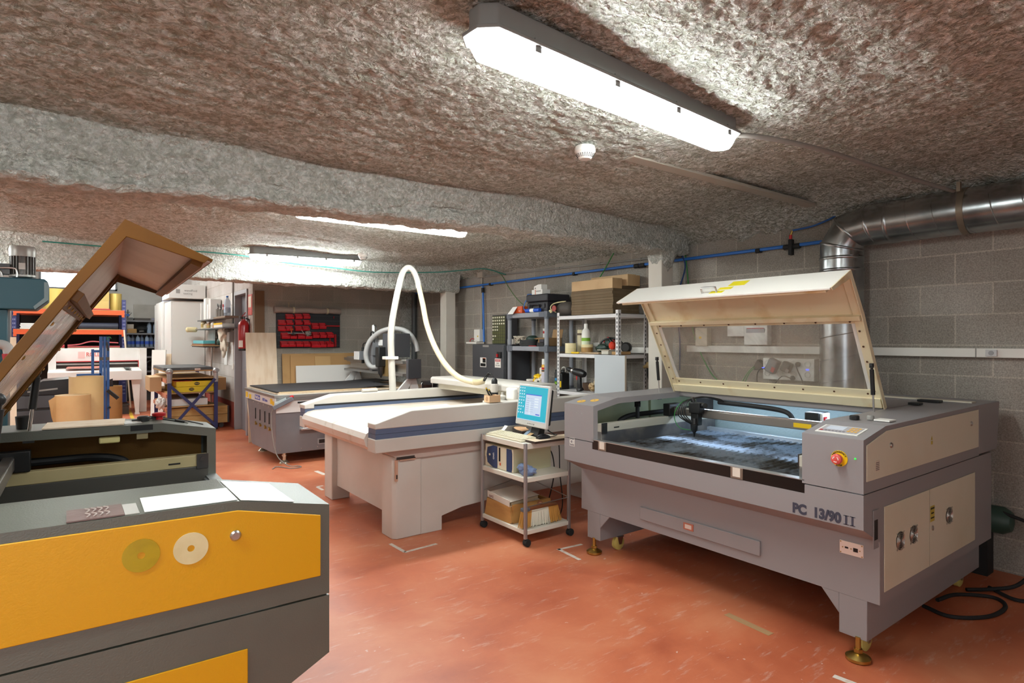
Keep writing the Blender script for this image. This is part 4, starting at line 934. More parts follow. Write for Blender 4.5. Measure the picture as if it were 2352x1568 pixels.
for x, y in ((2.12, 7.50), (2.12, 8.50), (3.9, 7.50), (3.9, 8.50)):
    m = MB(); m.cyl((x, y, .03), (x, y, .14), .02); m.lathe((x, y, 0), [(.06, 0), (.06, .01), (.03, .035), (.022, .04)], 20); m.lathe((x, y, .085), [(.03, 0), (.03, .02)], 6); m.build('levelling_foot', mat('bright zinc', '#cfcbb9', .3, .9), t, sm=40)
m = MB(); m.box(2.28, 2.62, 7.36, 7.43, .40, .425); m.build('step_bar', mat('bright step', '#c4c3c2', .35, .6), t, bevel=.004)
m = MB(); m.box(2.50, 2.85, 7.42, 7.432, .20, .27); s_ = m.build('drawer_slot', mat('slot frame', '#9d9c9e', .4), t); m = MB(); m.box(2.515, 2.85, 7.418, 7.42, .212, .258); m.build('slot_opening', black, s_)
for i, y in enumerate((7.66, 7.86, 8.10, 8.32)):
    m = MB(); m.box(1.99, 2.0, y + .045, y + .053, .46 - .0, .60); m.build('lever', black, t); m = MB(); m.cyl((1.975, y, .40), (2.0, y, .40), .014); m.obox((1.985, y, .415), (.016, .04, .012), (.5, 0, 0)); m.build('valve', brass, t, sm=40)
m = MB(); m.box(1.984, 1.986, 8.10, 8.36, .722, .782); lg = m.build('logo_plate', mat('logo blue', '#3b54b4', .4), wb_)
text('MultiCam', .055, (1.9835, 8.23, .752), (0, -1, 0), (0, 0, 1), white, lg, bold=.0012)
text('1000 Series', .052, (1.9845, 7.87, .745), (0, -1, 0), (0, 0, 1), MATS['logo blue'], wb_, bold=.0012)
m = MB()
for y0, y1, z0, z1 in ((8.74, 8.86, .715, .785), (8.56, 8.68, .705, .765), (7.52, 7.62, .72, .785), (7.45, 7.52, .71, .76)): m.box(1.9835, 1.985, y0, y1, z0, z1)
m.build('warning_label', yellow_p, wb_)
m = MB()
for y in (7.5, 7.75, 8.0, 8.25, 8.5): m.lathe((2.0, y, .67), [(.008, 0), (.006, .004)], 8, '-x')
for x in (2.05, 2.3, 2.5): m.lathe((x, 7.43, .17), [(.008, 0), (.006, .004)], 8, '-y')
m.build('panel_screw', steel, t)
m = MB()
for x in (2.03, 2.11): m.lathe((x, 7.412, .775), [(.014, 0), (.014, .006)], 14, '-y')
m.build('bolt_cap', black, t)
# gantry beam across the bed, carriage and spindle
m = MB(); m.prism([(3.60, 1.01), (3.60, 1.05), (3.66, 1.06), (3.66, 1.15), (3.60, 1.16), (3.60, 1.235), (3.74, 1.235), (3.74, 1.0)], 'y', 7.12, 9.30); g = m.build('gantry_beam', mat('gantry grey', '#aaa59d', .4, .4), t, bevel=.004)
m = MB(); m.box(3.55, 3.60, 7.2, 9.28, 1.015, 1.05); m.box(3.55, 3.60, 7.2, 9.28, 1.18, 1.22); m.build('gantry_rail', mat('rail grey', '#8c8a88', .35, .6), g)
m = MB(); m.box(3.56, 3.75, 7.06, 7.12, .99, 1.245); m.build('end_cap', charcoal, g, bevel=.004)
for y in (7.22, 9.15):
    m = MB(); m.prism([(3.45, .80), (3.60, .80), (3.74, 1.02), (3.66, 1.02)], 'y', y - .02, y + .02); m.prism([(3.66, .80), (3.80, .80), (3.74, 1.02), (3.70, 1.02)], 'y', y - .02, y + .02); m.build('gantry_leg', rw, g, bevel=.003)
m = MB(); m.box(3.50, 3.73, 7.34, 7.72, 1.265, 1.585); zc = m.build('carriage_cover', charcoal, t, bevel=.006)
m = MB(); m.box(3.50, 3.60, 7.55, 7.85, 1.0, 1.27); m.build('carriage_plate', mat('brass plate', '#a88b5a', .4, .5), zc)
m = MB(); m.box(3.40, 3.52, 7.62, 7.74, 1.13, 1.40); sp = m.build('spindle', black, t, bevel=.01)
m = MB(); m.lathe((3.46, 7.68, .98), [(.01, 0), (.02, .03), (.04, .06), (.045, .16)], 16); m.build('collet', darksteel, sp, sm=40)
m = MB(); m.box(3.42, 3.52, 7.86, 8.0, 1.28, 1.52); m.box(3.42, 3.5, 7.88, 7.98, 1.06, 1.28); dr = m.build('drill_unit', mat('unit grey', '#6f7073', .4), t, bevel=.004)
m = MB(); m.lathe((3.46, 7.93, 1.52), [(.022, 0), (.022, .18), (.012, .19)], 14); m.build('air_cylinder', rw, dr, sm=40)
m = MB(); m.tube([(3.46, 7.93, 1.70), (3.46, 7.86, 1.70), (3.46, 7.81, 1.62), (3.47, 7.80, 1.5)], .006, 6, 6); m.tube([(3.44, 7.97, 1.5), (3.44, 7.97, 1.58), (3.44, 7.92, 1.61), (3.44, 7.87, 1.57), (3.44, 7.87, 1.46)], .014, 8, 6); m.build('air_tube', black, dr, sm=60)
m = MB(); m.box(3.36, 3.52, 8.18, 8.40, 1.21, 1.335); sb_ = m.build('sensor_box', mat('unit grey', '#6f7073', .4), t, bevel=.004); m = MB(); m.box(3.352, 3.36, 8.2, 8.38, 1.215, 1.33); m.build('box_label', rw, sb_)
m = MB(); m.cyl((3.44, 8.26, 1.335), (3.44, 8.26, 1.39), .02); m.cyl((3.44, 8.26, 1.16), (3.44, 8.26, 1.21), .02); m.tube([(3.44, 8.26, 1.39), (3.44, 8.24, 1.44), (3.45, 8.15, 1.455), (3.46, 8.0, 1.43)], .008, 6, 6); m.build('sensor_plug', black, sb_, sm=60)
m = MB(); m.tube([(3.46, 7.72, 1.13), (3.40, 7.85, 1.12), (3.36, 7.92, 1.20), (3.35, 7.93, 1.34), (3.40, 7.88, 1.50), (3.50, 7.74, 1.62), (3.64, 7.60, 1.655), (3.76, 7.46, 1.60), (3.83, 7.38, 1.46), (3.85, 7.36, 1.34)], .034, 12, 8); m.build('dust_hose', mat('grey dust hose', '#a4a3a1', .45), t, sm=60)
m = MB(); m.box(3.50, 3.58, 7.72, 7.86, 1.42, 1.50); m.build('warning_plate', rw, zc)
# rubber sheet lying on the bed
m = MB()
def mt(u, v):
    x = 2.03 + 1.5 * u + (.36 * u if v > .5 else .0) ; y = 7.50 + 1.33 * v
    return (x, y, .8735 + .006 * mnoise.noise(Vector((x * 2, y * 2, 0))) + (.022 * math.sin(math.pi * max(0, u - .72) / .28 * .5) if u > .72 else 0))
vs, fs = [], []
for i in range(31):
    for j in range(13): vs.append(mt(i / 30, j / 12))
k0 = len(vs); vs += [(x, y, z - .010) for x, y, z in vs]
for i in range(30):
    for j in range(12):
        a = i * 13 + j; fs += [(a, a + 13, a + 14, a + 1), (k0 + a, k0 + a + 1, k0 + a + 14, k0 + a + 13)]
for i in range(30): a = i * 13; fs += [(a, k0 + a, k0 + a + 13, a + 13), (a + 12, a + 25, k0 + a + 25, k0 + a + 12)]
for j in range(12): fs += [(j, j + 1, k0 + j + 1, k0 + j), (390 + j, k0 + 390 + j, k0 + 391 + j, 391 + j)]
m.add(vs, fs); tag(m.build('rubber_sheet', mat('black rubber sheet', '#37373a', .6, h2='#303033', vscale=8), sm=50), 'large black rubber sheet lying on the router bed', 'sheet')
tag(MB().box(2.05, 3.3, 7.465, 7.496, .8535, .866).build('wood_batten', ply), 'thin pale wood batten at the near edge of the router bed', 'batten')
# hand pendant with its cord
t = thing('hand_pendant', 'grey router hand pendant with red stop button, hung at the corner of the router', 'control pendant', (2.05, 7.34, .70))
m = MB(); m.bar((1.965, 7.40, .685), (2.17, 7.325, .80), .085, .05); m.build('pendant_body', mat('pendant grey', '#6d747c', .45), t, bevel=.006)
m = MB(); m.bar((1.99, 7.39, .728), (2.10, 7.355, .79), .06, .04); m.build('keypad', mat('pendant keys', '#b9c6c8', .4), t)
m = MB(); m.lathe((2.165, 7.345, .805), [(.018, 0), (.024, .01), (.02, .022)], 14, (-.4, -.2, .9)); m.build('stop_button', red_p, t, sm=40)
m = MB(); m.tube([(1.985, 7.46, .68), (1.955, 7.45, .60), (1.96, 7.42, .35), (2.0, 7.36, .12), (2.10, 7.26, .012), (2.19, 7.2, .008), (2.20, 7.12, .008), (2.08, 7.12, .008), (1.98, 7.30, .008), (1.90, 7.2, .008)], .006, 6, 8); m.build('pendant_cord', grey_c, t, sm=60)
# black drum behind the router
t = thing('dust_drum', 'black drum with clamp lid standing behind the cutting table by the white column', 'drum', (3.62, 6.6, 0))
m = MB(); m.lathe((3.62, 6.6, 0), [(.10, 0), (.10, .94), (.104, .945)], 24); m.build('drum_body', mat('glossy drum', '#16171a', .3), t, sm=40)
m = MB(); m.lathe((3.62, 6.6, .945), [(.108, 0), (.108, .04), (.05, .042)], 24, 'z'); ld = m.build('drum_lid', MATS['glossy drum'], t, sm=40)
m = MB()
for k in range(5):
    a = k * 1.257 + 2; c, s_ = math.cos(a), math.sin(a); m.tube([(3.62 + c * .109, 6.6 + s_ * .109, .975), (3.62 + c * .122, 6.6 + s_ * .122, .95), (3.62 + c * .118, 6.6 + s_ * .118, .90), (3.62 + c * .104, 6.6 + s_ * .104, .89)], .004, 6, 4)
m.build('clamp', steel, ld, sm=60)
# ---------------------------------------------------------------- services on the right wall
def pipe(nm, lb, cat, pts, r, m, k=0, n=10, group=None):
    b = MB(); b.tube(pts, r, n, k) if k else b.rings(pts, [r] * len(pts), n); return tag(b.build(nm, m, sm=60), lb, cat, group)
XW = 4.86
t = thing('compressed_air_pipe', 'long blue compressed air pipe along the block wall', 'pipe', (4.82, 4.0, 2.27))
m = MB(); m.cyl((4.82, -3.0, 2.262), (4.82, 9.4, 2.30), .0145, None, 12); m.build('pipe_run', blue_p, t, sm=60)
for y in (.5, 2.9, 5.25, 7.0):
    m = MB(); m.box(4.80, 4.859, y - .014, y + .014, 2.25 + y * .003, 2.275 + y * .003); m.cyl((4.82, y - .02, 2.264 + y * .003), (4.82, y + .02, 2.264 + y * .003), .021); m.build('pipe_clip', black_m, t, sm=60)
m = MB(); m.cyl((4.82, 4.17, 2.277), (4.82, 4.23, 2.277), .024); m.cyl((4.82, 4.25, 2.277), (4.82, 4.31, 2.277), .024); m.cyl((4.82, 4.22, 2.277), (4.82, 4.26, 2.277), .019); m.build('pipe_coupling', black_m, t, sm=60)
t = thing('air_outlet_valve', 'black air outlet valve with brass quick coupling on the blue pipe', 'valve', (4.80, 2.60, 2.27))
m = MB(); m.box(4.785, 4.83, 2.585, 2.615, 2.20, 2.33); m.cyl((4.82, 2.53, 2.272), (4.82, 2.67, 2.272), .022); m.build('valve_body', black_m, t, bevel=.004)
m = MB(); m.cyl((4.80, 2.60, 2.33), (4.80, 2.60, 2.365), .012); m.build('red_collar', red_p, t, sm=60); m = MB(); m.cyl((4.80, 2.60, 2.365), (4.80, 2.585, 2.40), .009); m.build('coupling', brass, t, sm=60)
pipe('air_hose', 'thin blue air hose rising from the valve into the ceiling foam', 'hose', [(4.80, 2.585, 2.40), (4.80, 2.50, 2.405), (4.80, 2.40, 2.415), (4.80, 2.25, 2.46), (4.80, 2.18, 2.53)], .0075, mat('hose blue', '#285a9e', .4), 6)
t = thing('grey_conduit', 'long pale grey conduit running above the blue pipe', 'conduit', (4.84, 6, 2.38))
m = MB(); m.cyl((4.842, 3.78, 2.335), (4.842, 7.26, 2.415), .0105, None, 10); m.build('conduit_run', grey_c, t, sm=60)
for y in (4.25, 4.85, 5.55): m = MB(); m.cyl((4.842, y - .012, 2.346 + (y - 4.25) * .023), (4.842, y + .012, 2.346 + (y - 4.25) * .023), .0145); m.build('conduit_clip', grey_c, t, sm=60)
pipe('bent_conduit', 'grey conduit bending down beside the white column', 'conduit', [(4.84, 3.90, 2.39), (4.84, 3.80, 2.39), (4.84, 3.71, 2.37), (4.84, 3.69, 2.30), (4.84, 3.69, 1.99), (4.84, 3.69, 1.73)], .0125, mat('bent conduit grey', '#a5a29b', .5), 5)
pipe('blue_cable', 'dark blue hose hanging beside the column next to the bent conduit', 'cable', [(4.82, 3.74, 2.52), (4.81, 3.71, 2.35), (4.81, 3.66, 2.2), (4.82, 3.76, 1.9), (4.82, 3.73, 1.5), (4.83, 3.74, 1.2)], .0075, mat('navy hose', '#1e3f73', .5), 6)
pipe('green_cable', 'green cable hanging down the wall behind the clear lid window', 'cable', [(4.84, 3.71, 2.52), (4.83, 3.67, 2.3), (4.83, 3.645, 2.1), (4.83, 3.62, 1.8), (4.82, 3.55, 1.5), (4.82, 3.40, 1.22), (4.82, 3.3, 1.12)], .0055, green_c, 6)
# junction box with vertical conduit, outlet pipe
t = thing('junction_box', 'grey junction box under the ceiling at the far column', 'junction box', (4.82, 7.24, 2.4)); m = MB(); m.box(4.80, 4.86, 7.17, 7.32, 2.40, 2.53); m.build('box', mat('box grey', '#a39d92', .6), t, bevel=.005); m = MB(); m.box(4.795, 4.80, 7.18, 7.31, 2.41, 2.52); m.build('box_lid', MATS['box grey'], t)
t = thing('vertical_conduit', 'grey vertical conduit dropping from the junction box to a white switch box', 'conduit', (4.84, 7.25, 1.65))
m = MB(); m.cyl((4.84, 7.265, 1.648), (4.84, 7.255, 2.40), .016); m.build('conduit_run', MATS['box grey'], t, sm=60)
for z in (1.92, 2.22): m = MB(); m.cyl((4.84, 7.26, z - .015), (4.84, 7.26, z + .015), .022); m.build('conduit_clip', MATS['box grey'], t, sm=60)
t = thing('air_drop_pipe', 'blue vertical air pipe dropping down behind the drawer cabinet', 'pipe', (4.81, 7.18, 1.45))
m = MB(); m.cyl((4.815, 7.16, 1.45), (4.815, 7.19, 2.27), .015); m.build('pipe_run', blue_p, t, sm=60); m = MB(); m.cyl((4.815, 7.188, 2.18), (4.815, 7.19, 2.25), .024); m.cyl((4.815, 7.16, 1.44), (4.815, 7.16, 1.47), .02); m.build('pipe_coupling', black_m, t, sm=60)
t = thing('switch_box', 'white switch box below the vertical conduit', 'switch box', (4.80, 7.24, 1.46)); m = MB(); m.box(4.76, 4.86, 7.195, 7.345, 1.475, 1.65); m.build('box', white, t, bevel=.006); m = MB(); m.box(4.755, 4.76, 7.23, 7.25, 1.54, 1.56); m.build('warning_sticker', yellow_p, t)
pipe('red_cable', 'short red cable curling out of the white switch box', 'cable', [(4.76, 7.33, 1.51), (4.74, 7.37, 1.515), (4.73, 7.395, 1.49), (4.73, 7.40, 1.445)], .006, red_p, 6)
m = MB(); m.box(4.66, 4.80, 7.13, 7.40, 1.442, 1.468); m.lathe((4.70, 7.19, 1.468), [(.012, 0), (.012, .02)], 10); tag(m.build('terminal_strip', white, bevel=.003), 'white plastic strip lying on the dark electrical cabinet', 'strip')
# hanging cables
pipe('green_cable', 'green cable drooping from the conduit down behind the black tool case', 'cable', [(4.82, 7.0, 2.50), (4.80, 6.72, 2.40), (4.80, 6.55, 2.22), (4.79, 6.35, 2.05), (4.79, 6.15, 1.93), (4.78, 5.95, 1.86)], .006, mat('olive cable', '#5d7a4c', .5), 6)
pipe('green_cable', 'bright green cable slanting down from the ceiling between the two shelf units', 'cable', [(4.82, 4.56, 2.53), (4.80, 4.62, 2.42), (4.79, 4.78, 2.22), (4.78, 4.95, 2.05), (4.77, 5.12, 1.92), (4.76, 5.22, 1.86)], .006, green_c, 6)
pipe('green_cable', 'dark green cable loop under the first beam next to the column', 'cable', [(4.78, 4.1, 2.47), (4.76, 4.0, 2.42), (4.75, 3.93, 2.36), (4.75, 3.92, 2.33), (4.76, 3.97, 2.36), (4.77, 4.05, 2.43)], .005, green_c, 6)
pts = [(-.2, 7.50, 2.47), (.4, 7.50, 2.465), (.75, 7.48, 2.47), (1.25, 7.45, 2.485), (1.75, 7.45, 2.47), (2.2, 7.50, 2.435), (2.7, 7.5, 2.42), (3.2, 7.5, 2.40), (3.75, 7.5, 2.425), (4.2, 7.35, 2.45), (4.55, 7.2, 2.49), (4.7, 6.95, 2.49), (4.81, 6.62, 2.39)]
pipe('teal_cable', 'long teal cable strung along the foam ceiling in front of the far beam', 'cable', pts, .0075, mat('teal cable', '#2e7f72', .5), 5)
# white cable trunking
m = MB(); m.box(4.805, 4.86, -3.0, 3.64, 1.384, 1.444); t = m.build('cable_trunking', white, None, bevel=.003); tag(t, 'long white cable trunking along the block wall behind the grey laser cutter', 'trunking')
m = MB(); m.box(4.803, 4.8055, 1.342, 1.348, 1.384, 1.444); m.build('trunking_joint', grey_c, t)
m = MB(); m.box(4.805, 4.86, 3.9, 4.9, 1.36, 1.42); tag(m.build('cable_trunking', white, None, bevel=.003), 'short white cable trunking behind the white metal shelf', 'trunking')
t = thing('wall_socket', 'small grey socket at the right end of the white trunking', 'socket', (4.80, 1.26, 1.39)); m = MB(); m.box(4.79, 4.805, 1.23, 1.29, 1.392, 1.436); m.build('plate', mat('socket grey', '#c9c9c9', .4), t, bevel=.003); m = MB(); m.lathe((4.79, 1.26, 1.414), [(.016, -.001), (.014, .001)], 14, '-x'); m.build('outlet', mat('socket shadow grey', '#9b9b9d', .4), t)
# extraction duct
t = thing('extraction_duct', 'galvanised spiral duct rising by the wall and turning along the ceiling', 'duct', (4.68, 2.1, 1.0))
rd = .148
def seg_(name, p0, p1, ribs):
    b = MB(); b.rings([p0, p1], [rd, rd], 40); o = b.build(name, galv, t, sm=50)
    p0, p1 = Vector(p0), Vector(p1); d = (p1 - p0).normalized()
    if ribs:
        b = MB(); k = int((p1 - p0).length / ribs)
        a0 = d.orthogonal().normalized(); a1 = d.cross(a0); pts = []
        for i in range(k * 24 + 1):
            f = i / 24; an = 2 * math.pi * f; c = p0 + d * (f * ribs); pts.append(c + (a0 * math.cos(an) + a1 * math.sin(an)) * rd)
        if pts: b.rings(pts, [.0035] * len(pts), 5); b.build('spiral_seam', galv, o, sm=60)
    return o
cxd = 4.69
seg_('vertical_duct', (cxd, 2.145, 1.124), (cxd, 2.145, 2.10), .17)
seg_('horizontal_duct', (cxd, 1.80, 2.335), (cxd, -3.0, 2.335), .155)
b = MB(); E = [(cxd, 2.145, 2.10), (cxd, 2.145, 2.20), (cxd, 2.075, 2.31), (cxd, 1.93, 2.335), (cxd, 1.80, 2.335)]
b.rings(E, [rd] * 5, 40); el = b.build('elbow', galv, t, sm=22)
b = MB()
for c, d in (((cxd, 2.145, 2.11), (0, 0, 1)), ((cxd, 2.145, 2.20), (0, -.3, 1)), ((cxd, 2.075, 2.31), (0, -.8, .7)), ((cxd, 1.93, 2.335), (0, -1, .25)), ((cxd, 1.80, 2.335), (0, -1, 0)), ((cxd, 2.145, 2.02), (0, 0, 1))): b.lathe(c, [(rd, -.012), (rd + .005, -.004), (rd + .005, .004), (rd, .012)], 40, d, False)
b.build('seam_ring', galv, el, sm=60)
b = MB(); b.lathe((cxd, 1.36, 2.335), [(rd, -.018), (rd + .004, -.018), (rd + .004, .018), (rd, .018)], 40, 'y', False); b.box(cxd - .16, cxd - .13, 1.35, 1.37, 2.44, 2.50); hc = b.build('duct_strap', mat('strap metal', '#8a7f6f', .5, .6), t, sm=40)
b = MB(); b.cyl((cxd - .02, 1.36, 2.53), (cxd - .02, 1.36, 2.60), .006); b.build('hanger_rod', steel, hc)
# ceiling raceway, conduit, detectors
m = MB(); m.box(2.56, 4.83, 2.29, 2.375, 2.528, 2.548); tag(m.build('ceiling_raceway', mat('raceway beige', '#a9a295', .7), bevel=.003), 'flat white cable raceway running across the foam ceiling to the duct', 'raceway')
pipe('lamp_conduit', 'grey conduit from the big lamp across the ceiling to the duct', 'conduit', [(2.55, 1.72, 2.495), (2.75, 1.64, 2.50), (3.1, 1.55, 2.49), (3.6, 1.51, 2.485), (4.2, 1.46, 2.475), (4.66, 1.40, 2.46)], .0125, mat('conduit grey', '#8f8a84', .5), 6)
def detector(lb, p):
    t = thing('smoke_detector', lb, 'smoke detector', p, 0, 'smoke detectors')
    m = MB(); m.lathe(p, [(.052, 0), (.056, -.012), (.056, -.028), (.050, -.034), (.050, -.04), (.036, -.062), (.03, -.068)], 32); b_ = m.build('housing', white, t, sm=40)
    m = MB()
    for r, z in ((.0475, -.045), (.0435, -.051), (.0395, -.057)):
        for k in range(24): a = k * math.pi / 12; m.box(p[0] + math.cos(a) * r - .0022, p[0] + math.cos(a) * r + .0022, p[1] + math.sin(a) * r - .0022, p[1] + math.sin(a) * r + .0022, p[2] + z - .0016, p[2] + z + .0016)
    m.build('vent_slots', darksteel, t)
detector('round white smoke detector on the ceiling near the big lamp', (2.23, 2.345, 2.535))
detector('white smoke detector far back above the lamp by the far beam', (2.75, 6.6, 2.50))
# things seen through the lid window
t = thing('distribution_board', 'white fuse box with breaker row seen through the smudged lid window', 'fuse box', (4.83, 2.9, 1.46))
m = MB(); m.box(4.79, 4.86, 2.80, 3.02, 1.455, 1.70); m.build('box', white, t, bevel=.005); m = MB(); m.box(4.786, 4.79, 2.825, 2.995, 1.56, 1.60); m.build('breaker_row', mat('breaker grey', '#a9a5a6', .4), t); m = MB(); m.box(4.785, 4.786, 2.83, 2.99, 1.596, 1.602); m.build('red_line', red_p, t)
m = MB(); m.box(4.81, 4.86, 3.03, 3.20, 1.53, 1.66); tag(m.build('fuse_cover', white, bevel=.004), 'square white box left of the fuse box seen through the lid window', 'box')
t = thing('outlet_box', 'beige outlet box with yellow sticker by the column, seen through the lid window', 'outlet box', (4.83, 3.47, 1.46)); m = MB(); m.box(4.79, 4.86, 3.40, 3.53, 1.44, 1.61); m.build('box', mat('box beige', '#cfc4b0', .5), t, bevel=.004); m = MB(); m.box(4.787, 4.79, 3.46, 3.485, 1.51, 1.53); m.build('warning_sticker', yellow_p, t)
t = thing('socket_strip', 'white block of eight mains sockets on the wall behind the lid window', 'socket strip', (4.82, 2.62, 1.17))
m = MB(); m.box(4.79, 4.86, 2.40, 2.84, 1.165, 1.345); sp_ = m.build('plate', white, t, bevel=.004)
for i in range(4):
    for j in range(2):
        y, z = 2.80 - i * .115, 1.30 - j * .085
        m = MB(); m.lathe((4.79, y, z), [(.026, -.001), (.026, .004), (.02, .004), (.019, -.006)], 20, '-x'); q = m.build('socket', mat('socket white', '#d5d0c8', .4), t, sm=40)
        m = MB(); m.lathe((4.795, y + .008, z), [(.003, 0), (.003, .002)], 8, '-x'); m.lathe((4.795, y - .008, z), [(.003, 0), (.003, .002)], 8, '-x'); m.build('pin_hole', black, q)
m = MB()
for y, z in ((2.835, 1.26), (2.73, 1.26), (2.60, 1.255), (2.455, 1.258)): m.box(4.787, 4.79, y - .012, y + .012, z - .004, z + .004)
m.build('blue_switch', mat('blue neon switch', '#3a50ff', .3, emit=1.2), t)
def charger(lb, c, sz, rot, col):
    t = thing('battery_charger', lb, 'charger', (c[0], c[1], c[2] - sz[2] / 2), 0, 'plug-in chargers')
    m = MB(); m.obox(c, sz, (rot, 0, 0)); m.build('body', col, t, bevel=.014, seg=3); m = MB(); m.obox((c[0] - sz[0] / 2 - .001, c[1] - .02, c[2] - .03), (.004, sz[1] * .35, sz[2] * .35), (rot, 0, 0)); m.build('label', red_p if col is not black else grey_c, t)
charger('grey charger with red label plugged into the white socket block', (4.752, 2.73, 1.28), (.07, .085, .12), .45, mat('charger grey', '#7d7c7e', .5))
charger('black charger plugged into the white socket block right of the grey one', (4.757, 2.61, 1.275), (.065, .075, .085), .4, black)
for lb, y, z, pts in (('black plug at the left end of the white socket block', 2.80, 1.255, [(4.755, 2.80, 1.255), (4.74, 2.835, 1.25), (4.75, 2.87, 1.2), (4.77, 2.88, 1.08), (4.78, 2.9, .98)]), ('black plug at the lower edge of the white socket block', 2.575, 1.185, [(4.755, 2.575, 1.185), (4.73, 2.63, 1.20), (4.74, 2.69, 1.15), (4.76, 2.74, 1.09), (4.78, 2.8, .98)]), ('black plug on the upper right of the white socket block', 2.53, 1.30, [(4.755, 2.53, 1.30), (4.735, 2.51, 1.26), (4.75, 2.47, 1.15), (4.78, 2.44, .98)])):
    t = thing('mains_plug', lb, 'plug', (4.77, y, z), 0, 'plugs in the socket block'); m = MB(); m.lathe((4.79, y, z), [(.02, 0), (.02, .014), (.012, .03), (.006, .04)], 14, '-x'); m.build('plug_body', black, t, sm=40); m = MB(); m.tube(pts, .0045, 6, 6); m.build('cord', black, t, sm=60)
t = thing('cable_gland', 'black wall bracket with cables left of the socket block', 'bracket', (4.82, 2.91, 1.24)); m = MB(); m.prism([(2.85, 1.29), (2.90, 1.33), (2.94, 1.26), (2.93, 1.235), (2.85, 1.245)], 'x', 4.80, 4.86); m.build('body', black, t, bevel=.004)
m = MB(); m.tube([(4.80, 2.93, 1.27), (4.79, 2.99, 1.2), (4.79, 3.06, 1.08), (4.8, 3.1, .98)], .004, 6, 6); m.tube([(4.80, 2.92, 1.26), (4.785, 2.97, 1.2), (4.785, 3.02, 1.08), (4.8, 3.05, .98)], .004, 6, 6); m.build('cord', green_c, t, sm=60)
t = thing('cordless_battery', 'grey and red drill battery standing behind the laser cutter lid', 'battery', (4.66, 2.5, 1.116)); m = MB(); m.box(4.60, 4.68, 2.42, 2.55, 1.118, 1.15); m.build('body', mat('battery white', '#c3beb8', .4), t, bevel=.006); m = MB(); m.box(4.597, 4.60, 2.46, 2.51, 1.12, 1.145); m.build('clip', red_p, t)
m = MB(); m.box(4.55, 4.70, 2.41, 2.57, 1.1155, 1.118); m.build('base_plate', grey_c, t)
# industrial plug by the column
t = thing('industrial_socket', 'red and beige industrial plug on a white wall plate left of the column', 'industrial socket', (4.80, 3.9, 1.2)); m = MB(); m.box(4.82, 4.86, 3.86, 4.03, 1.10, 1.40); m.build('plate', mat('plate greyish', '#bfbfb8', .5), t, bevel=.004)
m = MB(); m.lathe((4.80, 4.01, 1.33), [(.02, -.02), (.045, -.01), (.045, .03), (.03, .04)], 18, (-.8, .4, .3)); m.build('red_cap', red_p, t, sm=40); m = MB(); m.lathe((4.77, 4.03, 1.26), [(.028, -.03), (.034, 0), (.034, .05), (.02, .07), (.014, .10)], 18, (-.5, .7, -.4)); m.build('plug', mat('tan plug', '#a78a58', .5), t, sm=40)
m = MB(); m.tube([(4.74, 4.07, 1.22), (4.74, 4.06, 1.12), (4.76, 4.0, 1.0), (4.78, 3.92, .85), (4.79, 3.9, .5)], .009, 8, 6); m.build('cord', black, t, sm=60)
# cables and compressor end behind the grey laser cutter
t = thing('compressor', 'dark green compressor half hidden behind the grey laser cutter', 'compressor', (4.68, 1.32, .08))
gm = mat('dark green enamel', '#2f4a40', .5); m = MB(); m.lathe((4.74, 1.13, .36), [(.02, 0), (.06, .01), (.085, .05), (.085, .4), (.06, .45)], 24, 'y'); m.build('tank', gm, t, sm=40); m = MB(); m.box(4.68, 4.80, 1.25, 1.5, .0, .30); m.build('stand', black_m, t)
for i, (lb, pts) in enumerate((('black cable looping at the wall behind the grey laser cutter', [(4.70, 1.18, .42), (4.70, 1.02, .36), (4.62, .98, .2), (4.50, 1.05, .06), (4.40, 1.16, .02), (4.30, 1.25, .012)]), ('black cable lying from the rear castor of the grey laser cutter out to the right', [(4.45, 1.18, .012), (4.36, 1.04, .012), (4.42, .95, .012), (4.55, .8, .012), (4.6, .5, .012), (4.62, .0, .012)]), ('dark cable coiled on the floor under the grey laser cutter', [(3.85, 1.32, .01), (3.82, 1.18, .01), (3.98, 1.06, .01), (4.2, 1.04, .01), (4.3, 1.12, .01), (4.18, 1.26, .01), (4.0, 1.3, .01)]))):
    pipe('floor_cable', lb, 'cable', pts, .011, black_m, 8, 8, 'cables behind the grey laser')

# ---------------------------------------------------------------- storage shelves at the right wall
t = thing('plastic_shelf', 'grey plastic shelf unit with round posts loaded with tools and glue', 'shelf', (4.6, 5.64, 0))
for x in (4.42, 4.80):
    for y in (5.285, 6.00):
        m = MB(); m.lathe((x, y, 0), [(.026, 0), (.026, 1.76)], 18); p = m.build('post', grey_s, t, sm=40)
        m = MB()
        for z in (.92, 1.40, 1.79): m.lathe((x, y, z - .05), [(.031, 0), (.031, .09)], 18)
        m.build('post_sleeve', grey_d, p, sm=40)
for z in (.50, .91, 1.40, 1.80):
    m = MB(); m.box(4.40, 4.83, 5.25, 6.03, z - .035, z + .022); sh = m.build('shelf', grey_s, t, bevel=.008)
    m = MB(); m.box(4.396, 4.50, 5.246, 5.40, z - .037, z + .024); m.box(4.396, 4.46, 5.92, 6.034, z - .037, z + .024); m.box(4.50, 4.834, 5.246, 5.25, z - .037, z + .024); m.build('corner_fitting', grey_d, sh)
SH1, SH2, SH3 = .932, 1.422, 1.822
wsm = mat('white shelf enamel', '#d9d6d6', .4); slot = mat('slot shadow', '#4a4a4c', .7)
t = thing('metal_shelf', 'white slotted-angle metal shelf unit left of the white column', 'shelf', (4.6, 4.63, 0))
